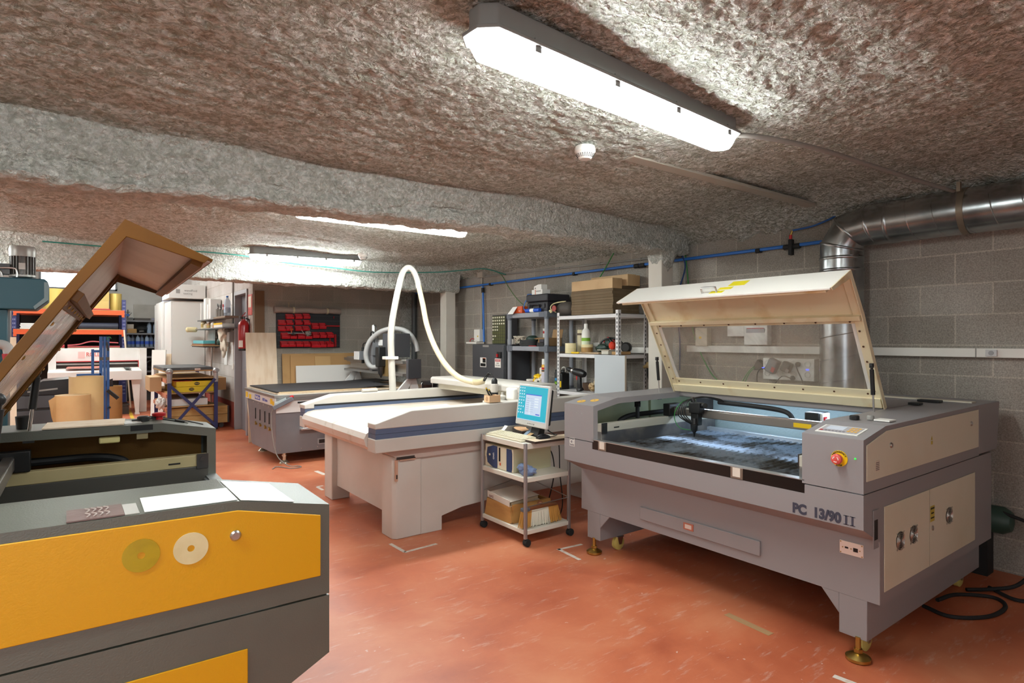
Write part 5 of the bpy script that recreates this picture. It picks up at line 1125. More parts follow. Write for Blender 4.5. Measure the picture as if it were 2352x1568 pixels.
for x, sx in ((4.40, 1), (4.82, -1)):
    for y, sy in ((4.15, 1), (5.08, -1)):
        m = MB(); m.box(min(x, x + sx * .002), max(x, x + sx * .002), min(y, y + sy * .038), max(y, y + sy * .038), 0, 1.80); m.box(min(x, x + sx * .038), max(x, x + sx * .038), min(y, y + sy * .002), max(y, y + sy * .002), 0, 1.80); p = m.build('upright', wsm, t)
        m = MB()
        for k in range(24):
            z = .8 + k * .041
            m.box(x - .0008 * sx - .0004, x - .0008 * sx + .0004, min(y + sy * .013, y + sy * .025), max(y + sy * .013, y + sy * .025), z, z + .022); m.box(min(x + sx * .013, x + sx * .025), max(x + sx * .013, x + sx * .025), y - sy * .0008 - .0004, y - sy * .0008 + .0004, z, z + .022)
        m.build('slot_row', slot, p)
for z in (.46, .94, 1.35, 1.765):
    m = MB(); m.box(4.403, 4.817, 4.153, 5.077, z - .004, z); m.box(4.403, 4.406, 4.153, 5.077, z - .04, z); m.box(4.814, 4.817, 4.153, 5.077, z - .04, z); m.box(4.403, 4.817, 4.153, 4.156, z - .04, z); m.box(4.403, 4.817, 5.074, 5.077, z - .04, z); m.build('shelf', wsm, t)
WH1, WH2, WH3 = .94, 1.35, 1.765
def box(nm, lb, cat, b, m, bev=.002, group=None): return tag(MB().box(*b).build(nm, m, bevel=bev), lb, cat, group)
# top of the plastic shelf
t = thing('screw_box', 'orange cardboard box with open white flap on top of the plastic shelf', 'box', (4.47, 5.86, SH3)); m = MB(); m.box(4.42, 4.52, 5.75, 5.93, SH3 + .001, SH3 + .085); m.build('carton', orange, t, bevel=.002); m = MB(); m.plate((4.418, 5.93, SH3 + .08), (4.35, 5.95, SH3 - .01), (4.35, 5.84, SH3 - .01), (4.418, 5.84, SH3 + .08), .002); m.build('flap', paper, t); text('Spax', .02, (4.419, 5.80, SH3 + .03), (0, -1, 0), (0, 0, 1), white, t)
t = thing('tool_case', 'closed black plastic tool case on top of the plastic shelf', 'case', (4.62, 5.52, SH3)); bc = mat('case plastic', '#26242a', .55)
m = MB(); m.box(4.46, 4.80, 5.32, 5.70, SH3 + .001, SH3 + .125); m.build('case_base', bc, t, bevel=.012); m = MB(); m.box(4.45, 4.80, 5.31, 5.71, SH3 + .128, SH3 + .215); m.build('case_lid', bc, t, bevel=.012); m = MB(); m.tube([(4.46, 5.60, SH3 + .06), (4.435, 5.60, SH3 + .09), (4.435, 5.46, SH3 + .09), (4.46, 5.46, SH3 + .06)], .009, 8, 4); m.box(4.45, 4.46, 5.64, 5.67, SH3 + .05, SH3 + .10); m.box(4.45, 4.46, 5.36, 5.39, SH3 + .05, SH3 + .10); m.build('case_handle', bc, t)
c = SH3 + .217
t = thing('white_carton', 'long white carton with a red stripe on the black tool case', 'box', (4.58, 5.57, c)); m = MB(); m.box(4.50, 4.62, 5.46, 5.66, c, c + .06); m.build('carton', white_w, t, bevel=.001); m = MB(); m.box(4.499, 4.5, 5.585, 5.595, c, c + .06); m.build('stripe', orange, t); m = MB(); m.box(4.499, 4.5, 5.49, 5.58, c + .035, c + .045); m.build('print', grey_c, t)
t = thing('white_carton', 'small white carton with folded flap, topmost on the black tool case', 'box', (4.58, 5.55, c + .061)); m = MB(); m.prism([(5.49, c + .061), (5.63, c + .061), (5.63, c + .10), (5.55, c + .12), (5.49, c + .12)], 'x', 4.51, 4.60); m.build('carton', white_w, t); m = MB(); m.box(4.509, 4.51, 5.595, 5.61, c + .07, c + .085); m.build('print', darksteel, t)
t = thing('filter_cartridge', 'blue tube with white label lying at the front edge of the plastic shelf', 'tube', (4.43, 5.56, SH3)); m = MB(); m.cyl((4.43, 5.68, SH3 + .026), (4.43, 5.42, SH3 + .026), .023); m.build('tube', mat('cartridge blue', '#2456c4', .35), t, sm=40); m = MB(); m.lathe((4.43, 5.52, SH3 + .026), [(.0236, 0), (.0236, .07)], 20, 'y', False); m.build('label', paper, t)
pipe('blue_hose', 'thin blue hose arching over the orange box and tool case', 'hose', [(4.44, 5.70, SH3 + .02), (4.44, 5.74, SH3 + .06), (4.46, 5.74, SH3 + .13), (4.47, 5.70, SH3 + .18), (4.47, 5.70, SH3 + .225), (4.55, 5.66, SH3 + .226)], .005, blue_p, 6)
t = thing('power_tool', 'dark power tool with yellow switch behind the blue tube', 'power tool', (4.62, 5.79, SH3)); m = MB(); m.lathe((4.60, 5.80, SH3 + .055), [(.03, -.1), (.05, -.06), (.05, .06), (.03, .10)], 18, (.4, 1, .1)); m.blob((4.68, 5.90, SH3 + .06), (.07, .05, .05), 2, .2); m.build('body', mat('tool charcoal', '#4d4640', .6), t, sm=60); m = MB(); m.box(4.54, 4.55, 5.72, 5.755, SH3 + .03, SH3 + .08); m.build('switch', yellow_p, t, bevel=.004)
# top of the white shelf: fibreboard stack and tool bag
t = thing('angle_grinder', 'dark grey power tool with a red disc lying between tool case and fibreboard stack', 'power tool', (4.55, 5.13, WH3)); m = MB(); m.lathe((4.52, 5.06, WH3 + .085), [(.04, -.14), (.075, -.1), (.08, 0), (.07, .10), (.04, .14)], 20, (.25, 1, 0)); m.build('body', mat('tool charcoal', '#4d4640', .6), t, sm=60); m = MB(); m.lathe((4.44, 5.17, WH3 + .09), [(.035, 0), (.035, .01)], 18, '-x'); m.build('cap', mat('dull red', '#93352c', .5), t, sm=40); m = MB(); m.tube([(4.50, 5.21, WH3 + .05), (4.46, 5.26, WH3 + .09), (4.47, 5.24, WH3 + .14), (4.52, 5.18, WH3 + .165), (4.55, 5.10, WH3 + .17)], .007, 6, 6); m.blob((4.45, 5.25, WH3 + .06), (.02, .025, .02), 4, .2); m.build('cord', tape_y, t, sm=60)
fbd = mat('dark fibreboard', '#6f5d45', .8, h2='#645239', vscale=7); fbe = mat('dark fibreboard edge', '#584833', .85)
z = WH3 + .001; random.seed(4)
for i, h in enumerate((.030, .022, .036, .026, .030, .024, .034, .03, .026)):
    dx, dy = random.uniform(-.006, .006), random.uniform(-.006, .006)
    lbl = ('lowest', 'second from the bottom', 'third from the bottom', 'fourth from the bottom', 'middle', 'fourth from the top', 'third from the top', 'second from the top', 'topmost dark')[i]
    box('fibreboard_sheet', lbl + ' board in the stack of brown fibreboard on the white shelf', 'board', (4.42 + dx, 4.81 + dx, 4.245 + dy, 4.865 + dy, z, z + h - .001), fbd if i % 2 == 0 else mat('brown fibreboard', '#75634b', .8, h2='#6a583f', vscale=7), .001, 'fibreboard stack'); z += h
for lb, b in (('long pale board at the front on top of the fibreboard stack', (4.42, 4.56, 4.25, 4.86, z, z + .105)), ('pale board at the back on top of the fibreboard stack', (4.60, 4.72, 4.15 + .06, 4.74, z + .03, z + .15)), ('short pale block at the right end on top of the fibreboard stack', (4.73, 4.82, 4.24, 4.50, z + .035, z + .15))):
    box('pale_board', lb, 'board', b, mat('pale board', '#c6a57b', .65, h2='#b8966c', vscale=4), .002, 'pale boards on the stack')
box('dark_board', 'dark thin board between pale boards and fibreboard stack', 'board', (4.57, 4.82, 4.245, 4.80, z, z + .03), fbe, .001)
# middle of the plastic shelf
t = thing('wire_reel', 'tangled white cable beside the post on the plastic middle shelf', 'cable', (4.50, 5.93, SH2)); m = MB(); pp = []
random.seed(2)
for k in range(60): a = k * .7; pp.append((4.55 + .05 * math.cos(a) + random.uniform(-.02, .02), 5.96 + .07 * math.sin(a * .9) + random.uniform(-.02, .02), SH2 + .02 + .10 * abs(math.sin(k * .37))))
m.rings(pp, [.008] * 60, 6); m.build('cable', mat('white cable', '#cfc3b0', .6), t, sm=60)
t = thing('black_cable_coil', 'coiled dark cable with welding helmet shape on the plastic middle shelf', 'cable', (4.52, 5.72, SH2)); m = MB()
for k in range(5): m.rings([(4.50 + .08 * math.cos(a * .2617), 5.72 + .13 * math.sin(a * .2617), SH2 + .012 + .014 * k + .004 * math.sin(a)) for a in range(25)], [.008] * 25, 6, False)
m.build('coil', mat('dark olive cable', '#25292a', .6), t, sm=60); m = MB(); m.blob((4.54, 5.70, SH2 + .085), (.06, .10, .045), 6, .15); m.build('grinder_head', mat('dark green tool', '#23382f', .5), t, sm=60)
t = thing('open_carton', 'open cardboard carton with raised flaps on the plastic middle shelf', 'box', (4.55, 5.43, SH2)); m = MB(); b0, b1, b2, b3, zz = 4.50, 4.70, 5.34, 5.54, SH2 + .001
m.box(b0, b0 + .004, b2, b3, zz, zz + .10); m.box(b1 - .004, b1, b2, b3, zz, zz + .10); m.box(b0, b1, b2, b2 + .004, zz, zz + .10); m.box(b0, b1, b3 - .004, b3, zz, zz + .10); m.box(b0, b1, b2, b3, zz, zz + .004); m.build('carton', card, t)
m = MB(); m.plate((b1, b2, zz + .10), (b1, b3 - .02, zz + .10), (b1 + .02, b3 - .02, zz + .20), (b1 + .02, b2, zz + .20), .003); m.build('flap', card, t); m = MB(); m.plate((b0, b3, zz + .10), (b0, b2, zz + .10), (b0 - .05, b2, zz + .085), (b0 - .05, b3, zz + .085), .003); m.build('flap', card, t); m = MB(); m.plate((b0, b3, zz + .1), (b1, b3, zz + .1), (b1, b3 + .1, zz + .085), (b0, b3 + .1, zz + .085), .003); m.build('flap', card, t)
text('C/80-1.3', .026, (b0 - .001, 5.44, zz + .05), (0, -1, 0), (0, 0, 1), mat('carton print', '#6c5a48', .8), t)
t = thing('paint_tin', 'small white tin with red marks behind the open carton', 'tin', (4.72, 5.66, SH2)); m = MB(); m.lathe((4.72, 5.66, SH2 + .001), [(.035, 0), (.035, .20), (.037, .205), (.037, .215)], 20); m.build('can', white, t, sm=40); m = MB(); m.lathe((4.72, 5.66, SH2 + .155), [(.0356, 0), (.0356, .03)], 20, 'z', False); m.build('label_band', red_p, t)
box('black_case', 'flat black case in front of the open carton', 'case', (4.405, 4.49, 5.325, 5.45, SH2 + .001, SH2 + .045), black_m, .006); box('black_case', 'second flat dark case stacked on the black case', 'case', (4.41, 4.49, 5.33, 5.41, SH2 + .046, SH2 + .085), mat('dark violet plastic', '#2a2833', .5), .006)
box('red_strip', 'red foam strip at the front edge of the plastic middle shelf', 'strip', (4.403, 4.43, 5.46, 5.60, SH2 + .001, SH2 + .008), red_p, .001)
# lower visible level of the plastic shelf
def bottle(nm, lb, cat, p, prof, m, extra=(), group=None):
    p = (p[0], p[1], p[2] + .001); t = thing(nm, lb, cat, p, 0, group); k = MB(); k.lathe(p, prof, 20); k.build('body', m, t, sm=40)
    for en, z0, pr, em in extra: k = MB(); k.lathe((p[0], p[1], p[2] + z0), pr, 20); k.build(en, em, t, sm=40)
    return t
t = bottle('foam_can', 'tall white and yellow spray foam can on the plastic shelf', 'can', (4.44, 5.35, SH1), [(.033, 0), (.033, .27), (.026, .28)], mat('can yellow', '#e0a714', .35), (('cap', .28, [(.030, 0), (.030, .06), (.027, .065)], white), ('red_band', .225, [(.0335, 0), (.0335, .022)], red_p), ('white_band', .06, [(.0335, 0), (.0335, .135)], mat('label lilac', '#c9c3cf', .5)), ('black_band', .20, [(.0335, 0), (.0335, .018)], mat('label dark violet', '#3c3446', .5))))
t = bottle('glue_gun_cartridge', 'yellow and white cartridge with nozzle at the back of the plastic shelf', 'cartridge', (4.62, 5.60, SH1), [(.036, 0), (.036, .12), (.03, .13)], yellow_p, (('red_band', .125, [(.037, 0), (.037, .02)], red_p), ('white_top', .145, [(.037, 0), (.037, .08), (.012, .09), (.012, .10), (.004, .14)], white)))
bottle('paint_pot', 'white tub with orange label on the plastic shelf', 'tub', (4.52, 5.71, SH1), [(.042, 0), (.05, .07), (.053, .07), (.053, .085), (.045, .09)], white, (('label', .012, [(.045, 0), (.0495, .045)], mat('label orange', '#d4761f', .5)),))
bottle('small_bottle', 'tiny bottle with orange label and black cap at the front of the plastic shelf', 'bottle', (4.41, 5.43, SH1), [(.013, 0), (.013, .06), (.009, .065)], mat('amber brown', '#5e2f1c', .3), (('cap', .062, [(.011, 0), (.011, .028)], black), ('label', .015, [(.0135, 0), (.0135, .035)], orange)))
t = thing('yellow_tool', 'crumpled yellow cloth and tool on the plastic shelf', 'tool', (4.52, 5.56, SH1)); m = MB(); m.blob((4.54, 5.57, SH1 + .12), (.045, .08, .04), 5, .5, 3); m.blob((4.56, 5.62, SH1 + .072), (.05, .06, .05), 7, .4, 3); m.build('body', yellow_p, t, sm=60)
t = thing('red_tape_holder', 'red plastic tool with angular body at the front of the plastic shelf', 'tool', (4.46, 5.58, SH1)); m = MB(); m.prism([(5.53, SH1 + .001), (5.66, SH1 + .001), (5.65, SH1 + .05), (5.62, SH1 + .075), (5.54, SH1 + .06)], 'x', 4.43, 4.48); m.build('body', red_p, t, bevel=.004)
m = MB(); m.blob((4.46, 5.47, SH1 + .07), (.04, .06, .045), 9, .6, 3, 4); m.blob((4.50, 5.45, SH1 + .11), (.03, .03, .05), 12, .5, 3); tag(m.build('plastic_bag', mat('off white film', '#ddd5c6', .4), sm=80), 'crumpled white plastic bag in front of the spray foam can', 'bag')
for i, (lb, b, mm) in enumerate((('terracotta sanding sheet at the left front of the plastic shelf', (4.40, 4.50, 5.70, 5.90, SH1 + .001, SH1 + .012), mat('terracotta sheet', '#a0584a', .8)), ('second terracotta sheet leaning further left on the plastic shelf', (4.50, 4.60, 5.78, 5.97, SH1 + .001, SH1 + .006), mat('terracotta sheet', '#a0584a', .8)), ('pinkish block beside the terracotta sheet', (4.44, 4.50, 5.63, 5.70, SH1 + .001, SH1 + .025), mat('pink block', '#c49a80', .8)))): box('sanding_sheet', lb, 'sheet', b, mm, .001)
bottle('glue_bottle', 'slim black glue bottle with colour bands right of the spray foam can', 'bottle', (4.50, 5.20, SH1), [(.024, 0), (.024, .19), (.018, .2), (.018, .225)], black, (('colour_band', .10, [(.0245, 0), (.0245, .03)], mat('label blue green', '#2f7fae', .5)), ('green_band', .06, [(.0245, 0), (.0245, .03)], mat('label green', '#7fae2f', .5)), ('white_label', .012, [(.0245, 0), (.0245, .035)], white)))
box('bottle_board', 'narrow shelf board carrying the glue bottle and the black jug', 'board', (4.42, 4.80, 5.085, 5.245, SH1 - .02, SH1 - .0005), grey_s, .002)
t = thing('glue_jug', 'black plastic jug with yellow label and handle beside the white shelf', 'jug', (4.56, 5.12, SH1)); m = MB(); m.box(4.48, 4.60, 5.09, 5.165, SH1 + .001, SH1 + .19); m.lathe((4.54, 5.13, SH1 + .19), [(.035, 0), (.03, .02), (.03, .04)], 18); m.build('body', black, t, bevel=.012); m = MB(); m.box(4.478, 4.48, 5.10, 5.155, SH1 + .03, SH1 + .10); m.build('label', yellow_p, t); m = MB(); m.tube([(4.54, 5.10, SH1 + .20), (4.54, 5.095, SH1 + .25), (4.54, 5.15, SH1 + .25), (4.54, 5.155, SH1 + .20)], .006, 6, 5); m.build('handle', white, t, sm=60)
# middle of the white shelf
bottle('cleaner_bottle', 'tall white bottle with green label on the white metal shelf', 'bottle', (4.52, 4.74, WH2), [(.048, 0), (.048, .20), (.046, .21), (.048, .22), (.04, .25), (.02, .275)], white, (('cap', .273, [(.021, 0), (.021, .045), (.018, .05)], white), ('green_label', .135, [(.0485, 0), (.0485, .035)], mat('label green', '#7fae2f', .5)), ('white_label', .05, [(.0483, 0), (.0483, .085)], mat('label pale green', '#d6dfc4', .5))))
bottle('cream_canister', 'cream cylinder with small dark label behind the tape rolls', 'canister', (4.62, 4.92, WH2), [(.045, 0), (.045, .26)], mat('cream canister', '#d9cfae', .5), (('label', .20, [(.0455, 0), (.0455, .022)], mat('label dark', '#5a4a3c', .5)),))
def roll(lb, p, r, h, m, g):
    k = MB(); k.lathe(p, [(r * .5, 0), (r, 0), (r, h), (r * .5, h), (r * .5, 0)], 28, 'z', False); return tag(k.build('tape_roll', m, sm=40), lb, 'tape', g)
roll('lower cream masking tape roll of the pair at the left of the white shelf', (4.47, 4.93, WH2 + .001), .062, .055, tape_y, 'tape rolls on the white shelf'); roll('upper cream masking tape roll of the pair at the left of the white shelf', (4.47, 4.93, WH2 + .057), .062, .055, mat('masking tape upper', '#e6d9ae', .7), 'tape rolls on the white shelf')
roll('brown packing tape roll in front of the white bottle', (4.46, 4.66, WH2 + .018), .062, .05, mat('brown packing tape', '#a8814c', .35), 'tape rolls on the white shelf'); roll('cream tape roll lying on the brown packing tape', (4.46, 4.66, WH2 + .069), .062, .03, tape_y, 'tape rolls on the white shelf')
box('yellow_ruler', 'flat yellow case in front of the tape rolls on the white shelf', 'case', (4.41, 4.46, 4.74, 4.86, WH2 + .0005, WH2 + .018), yellow_p, .003); box('envelope', 'brown padded envelope under the packing tape on the white shelf', 'envelope', (4.41, 4.60, 4.44, 4.73, WH2 + .0005, WH2 + .0175), mat('envelope brown', '#b79f80', .7), .006)
t = thing('plastic_tub', 'clear plastic tub with blue print behind the brown tape', 'tub', (4.60, 4.60, WH2)); m = MB(); m.box(4.55, 4.65, 4.54, 4.66, WH2 + .019, WH2 + .12); m.build('tub', glass_mat('milky tub', '#b9b9b4', .55, .4), t, bevel=.006); m = MB(); m.box(4.548, 4.55, 4.58, 4.61, WH2 + .05, WH2 + .08); m.build('print', blue_p, t)
t = thing('ear_defenders', 'black ear defenders with a red cup on the white shelf', 'ear defenders', (4.58, 4.33, WH2)); m = MB(); m.tube([(4.50, 4.32, WH2 + .10), (4.50, 4.36, WH2 + .15), (4.56, 4.42, WH2 + .165), (4.60, 4.34, WH2 + .15), (4.60, 4.25, WH2 + .08)], .012, 8, 6); m.build('headband', black, t, sm=60); m = MB(); m.lathe((4.49, 4.32, WH2 + .09), [(.02, -.03), (.04, -.02), (.042, .01), (.03, .025)], 18, (-.8, .2, 0)); m.build('red_cup', mat('signal red cup', '#c8361f', .35), t, sm=40); m = MB(); m.lathe((4.60, 4.23, WH2 + .07), [(.03, -.03), (.055, -.02), (.055, .01), (.04, .025)], 18, (-.8, -.3, 0)); m.build('black_cup', black, t, sm=40)
t = thing('safety_goggles', 'dark green goggles and strap lying left of the ear defenders', 'goggles', (4.55, 4.46, WH2)); m = MB(); m.blob((4.52, 4.49, WH2 + .06), (.05, .085, .045), 3, .35, 3); m.blob((4.54, 4.42, WH2 + .11), (.03, .05, .04), 5, .3, 3); m.build('lens_body', mat('dark green tool', '#23382f', .5), t, sm=60); m = MB(); m.tube([(4.52, 4.55, WH2 + .05), (4.55, 4.53, WH2 + .13), (4.58, 4.47, WH2 + .16), (4.58, 4.40, WH2 + .13)], .01, 8, 6); m.build('strap', black, t, sm=60)
for i, (lb, y, z) in enumerate((('small screwdriver with red and black handle standing behind the goggles', 4.53, .17), ('second small red-handled screwdriver behind the goggles', 4.45, .16), ('shorter red-tipped screwdriver leaning by the clear tub', 4.59, .13))): m = MB(); m.cyl((4.66, y, WH2 + .002), (4.66, y + .01, WH2 + z - .03), .003); k = m.build('screwdriver', steel, None); tag(k, lb, 'screwdriver', 'screwdrivers on the white shelf'); m = MB(); m.cyl((4.66, y + .01, WH2 + z - .03), (4.66, y + .014, WH2 + z + .01), .012, .008); m.build('handle', red_p, k, sm=40)
box('glasses_box', 'small clear box with papers at the front right of the white shelf', 'box', (4.41, 4.50, 4.30, 4.40, WH2 + .0005, WH2 + .04), mat('pale clear box', '#c5bfb2', .3), .003); box('wood_scrap', 'brown wood scrap at the right end of the white shelf', 'wood', (4.42, 4.60, 4.17, 4.26, WH2 + .0005, WH2 + .03), mat('scrap brown', '#b08a5c', .8), .001)
box('paper_stack', 'loose papers lying on the clear box', 'paper', (4.40, 4.52, 4.28, 4.45, WH2 + .041, WH2 + .047), mat('aged paper', '#d3c6b1', .8), .001)
# lower level of the white shelf
t = thing('cordless_drill', 'black cordless drill with red trigger standing on the white shelf', 'drill', (4.48, 4.795, WH1)); dk = mat('drill black', '#1d1c1e', .4)
m = MB(); m.rings(smooth([(4.47, 4.775, WH1 + .007), (4.47, 4.785, WH1 + .04), (4.47, 4.79, WH1 + .10), (4.48, 4.8, WH1 + .17)], 4), [.042] + [.04] * 3 + [.028] * 4 + [.026] * 5, 14); m.rings([(4.49, 4.725, WH1 + .185), (4.485, 4.765, WH1 + .19), (4.48, 4.815, WH1 + .20), (4.47, 4.875, WH1 + .215)], [.03, .045, .045, .036], 18); m.build('drill_body', dk, t, sm=50)
m = MB(); m.rings([(4.47, 4.875, WH1 + .215), (4.468, 4.9, WH1 + .221), (4.466, 4.91, WH1 + .223)], [.034, .034, .026], 18); m.build('clutch_ring', steel, t, sm=40); m = MB(); m.rings([(4.466, 4.91, WH1 + .223), (4.462, 4.945, WH1 + .232), (4.458, 4.985, WH1 + .24)], [.026, .026, .010], 18); m.build('chuck', black, t, sm=40); m = MB(); m.box(4.455, 4.475, 4.81, 4.83, WH1 + .12, WH1 + .17); m.build('trigger', red_p, t, bevel=.004); m = MB(); m.box(4.44, 4.442, 4.775, 4.815, WH1 + .185, WH1 + .20); m.build('red_badge', red_p, t)
box('wood_block', 'brown wooden block behind the drill handle', 'block', (4.58, 4.66, 4.60, 4.86, WH1 + .001, WH1 + .085), mat('brown block', '#5c4433', .8), .002)
t = thing('storage_jar', 'clear box with blue labels at the back of the white shelf lower level', 'box', (4.72, 4.55, WH1)); m = MB(); m.box(4.68, 4.78, 4.46, 4.66, WH1 + .001, WH1 + .15); m.build('box', glass_mat('milky tub', '#b9b9b4', .55, .4), t, bevel=.004); m = MB(); m.box(4.678, 4.68, 4.60, 4.625, WH1 + .08, WH1 + .12); m.box(4.678, 4.68, 4.51, 4.535, WH1 + .08, WH1 + .12); m.build('blue_mark', blue_p, t)
m = MB(); m.blob((4.48, 4.50, WH1 + .105), (.05, .05, .075), 3, .4, 3, 4); m.blob((4.46, 4.57, WH1 + .062), (.04, .05, .043), 5, .4, 3, 4); tag(m.build('wrapped_bundle', mat('wrapped brown film', '#a98b5f', .3, h2='#d8ccb4', vscale=9), sm=80), 'brown bundle wrapped in clear film beside the grey panel', 'bundle')
# grey panel standing in front of the white shelf
m = MB(); m.box(4.36, 4.385, 4.03, 4.445, .62, 1.345); k = tag(m.build('grey_board', mat('light grey panel', '#b9bec2', .5), bevel=.001), 'light grey rectangular panel leaning in front of the white metal shelf', 'panel')
m = MB(); m.box(4.362, 4.383, 4.026, 4.03, .62, 1.345); m.build('panel_edge', mat('panel edge beige', '#c9bda9', .6), k)
# dark electrical cabinet left of the plastic shelf
t = thing('electrical_cabinet', 'dark grey electrical cabinet with rotary switch and warning stickers', 'cabinet', (4.62, 6.60, 0)); m = MB(); m.box(4.42, 4.82, 6.10, 6.84, .35, 1.44); m.build('cabinet', charcoal, t, bevel=.006); m = MB(); m.box(4.405, 4.42, 6.11, 6.83, .36, 1.43); d = m.build('cabinet_door', charcoal, t, bevel=.004)
m = MB(); m.box(4.385, 4.405, 6.15, 6.23, 1.27, 1.345); sw = m.build('switch_plate', black, d); m = MB(); m.box(4.37, 4.385, 6.20, 6.225, 1.28, 1.32); m.build('red_lever', red_p, sw); m = MB(); m.box(4.44, 4.82, 6.10, 6.80, 0, .35); m.build('plinth', black_m, t)
m = MB(); m.box(4.403, 4.405, 6.50, 6.64, 1.14, 1.265); l_ = m.build('info_sticker', white, d); m = MB(); m.box(4.402, 4.403, 6.51, 6.63, 1.15, 1.19); m.box(4.402, 4.403, 6.51, 6.58, 1.20, 1.255); m.build('black_field', black, l_); m = MB(); m.box(4.402, 4.403, 6.51, 6.58, 1.24, 1.258); m.build('orange_field', orange, l_)
m = MB(); m.box(4.403, 4.405, 6.17, 6.30, 1.145, 1.26); l_ = m.build('danger_sticker', white, d); m = MB(); m.box(4.402, 4.403, 6.18, 6.29, 1.222, 1.252); m.build('red_field', red_p, l_); text('DANGER', .022, (4.4015, 6.235, 1.237), (0, -1, 0), (0, 0, 1), white, l_)
for i, s_ in enumerate(('HIGH', 'VOLTAGE')): text(s_, .022, (4.4025, 6.235, 1.20 - i * .028), (0, -1, 0), (0, 0, 1), darksteel, l_)
m = MB(); m.box(4.404, 4.4055, 6.44, 6.58, 1.405, 1.43); m.build('tape_strip', grey_c, d)
t = thing('drawer_organiser', 'dark organiser with many small clear drawers on the electrical cabinet', 'organiser', (4.70, 6.45, 1.44)); m = MB(); m.box(4.60, 4.79, 6.33, 6.64, 1.442, 1.83); m.build('housing', mat('organiser anthracite', '#3c3b3f', .5), t, bevel=.003)
dm = mat('drawer olive', '#5a5c3a', .3); hm = mat('drawer label', '#d9d8c4', .5)
wl = [6, 6, 6, 3, 3, 0, 2, 1, 0]
for r in range(9):
    for c_ in range(6):
        y1 = 6.63 - c_ * .049; z1 = 1.815 - r * .041
        m = MB(); m.box(4.592, 4.60, y1 - .045, y1, z1 - .036, z1); q = m.build('drawer', dm, t)
        if c_ < wl[r]: m = MB(); m.box(4.590, 4.592, y1 - .036, y1 - .008, z1 - .030, z1 - .010); m.build('drawer_label', hm, q)
m = MB(); m.box(4.50, 4.59, 6.05, 6.16, 1.4415, 1.51); tag(m.build('white_box', white, bevel=.004), 'small white box beside the plastic shelf post on the electrical cabinet', 'box')
t = thing('wall_plug', 'red industrial plug with grey cord left of the electrical cabinet', 'industrial plug', (4.84, 7.10, 1.2)); m = MB(); m.lathe((4.80, 7.14, 1.28), [(.03, -.04), (.06, -.02), (.062, .03), (.04, .045)], 18, (-.9, .1, .3)); m.build('red_plug', mat('signal red plug', '#c2343a', .4), t, sm=40); m = MB(); m.lathe((4.76, 7.10, 1.22), [(.03, -.02), (.034, .04), (.02, .07)], 16, (-.1, -.3, -1)); m.build('plug_neck', grey_c, t, sm=40); m = MB(); m.tube([(4.75, 7.08, 1.16), (4.76, 7.12, 1.05), (4.77, 7.12, .95), (4.78, 7.0, .85), (4.80, 6.95, .5)], .012, 8, 6); m.build('cord', mat('dark slate cord', '#3d4a4d', .6), t, sm=60)
# ---------------------------------------------------------------- recess with the red bins
peg = mat('black perforated panel', '#26272b', .55, bump=.3, bscale=120)
t = thing('pegboard', 'black perforated wall panel that carries the red storage bins', 'pegboard', (3.12, 9.66, 1.37))
m = MB(); m.box(2.61, 3.62, 9.65, 9.698, 1.37, 1.93); m.build('panel', peg, t, bevel=.003)
m = MB()
for i in range(7): m.box(2.62, 3.61, 9.646, 9.65, 1.40 + i * .08, 1.415 + i * .08)
m.build('hook_rail', mat('rail charcoal', '#35363b', .5), t)
BX = [('top', [(2.738, 2.854, 1.884, 1.825), (2.878, 2.986, 1.891, 1.828), (3.003, 3.11, 1.897, 1.834)]),
      ('second', [(2.625, 2.731, 1.79, 1.727), (2.744, 2.844, 1.792, 1.733), (2.878, 2.986, 1.795, 1.735), (3.01, 3.113, 1.797, 1.736)]),
      ('third', [(2.625, 2.731, 1.695, 1.632), (2.738, 2.841, 1.697, 1.637), (2.878, 2.986, 1.699, 1.638), (2.993, 3.099, 1.7, 1.642)]),
      ('fourth', [(2.665, 2.781, 1.594, 1.514), (2.791, 2.891, 1.589, 1.514), (2.908, 3.017, 1.589, 1.514), (3.027, 3.132, 1.59, 1.514)]),
      ('lowest', [(2.656, 2.767, 1.459, 1.388), (2.771, 2.874, 1.459, 1.39), (2.884, 2.989, 1.459, 1.39), (3.0, 3.103, 1.459, 1.389)]),
      ('upper right pair', [(3.14, 3.249, 1.751, 1.672), (3.26, 3.367, 1.753, 1.677)]),
      ('fourth-row right trio', [(3.144, 3.249, 1.605, 1.528), (3.26, 3.363, 1.605, 1.528), (3.377, 3.485, 1.606, 1.532)]),
      ('lowest right trio', [(3.12, 3.249, 1.458, 1.377), (3.253, 3.352, 1.458, 1.38), (3.363, 3.471, 1.458, 1.383)])]
pos = {2: ['left', 'right'], 3: ['left', 'middle', 'right'], 4: ['first', 'second', 'third', 'last']}
binm = mat('red bin plastic', '#cc1c26', .38)
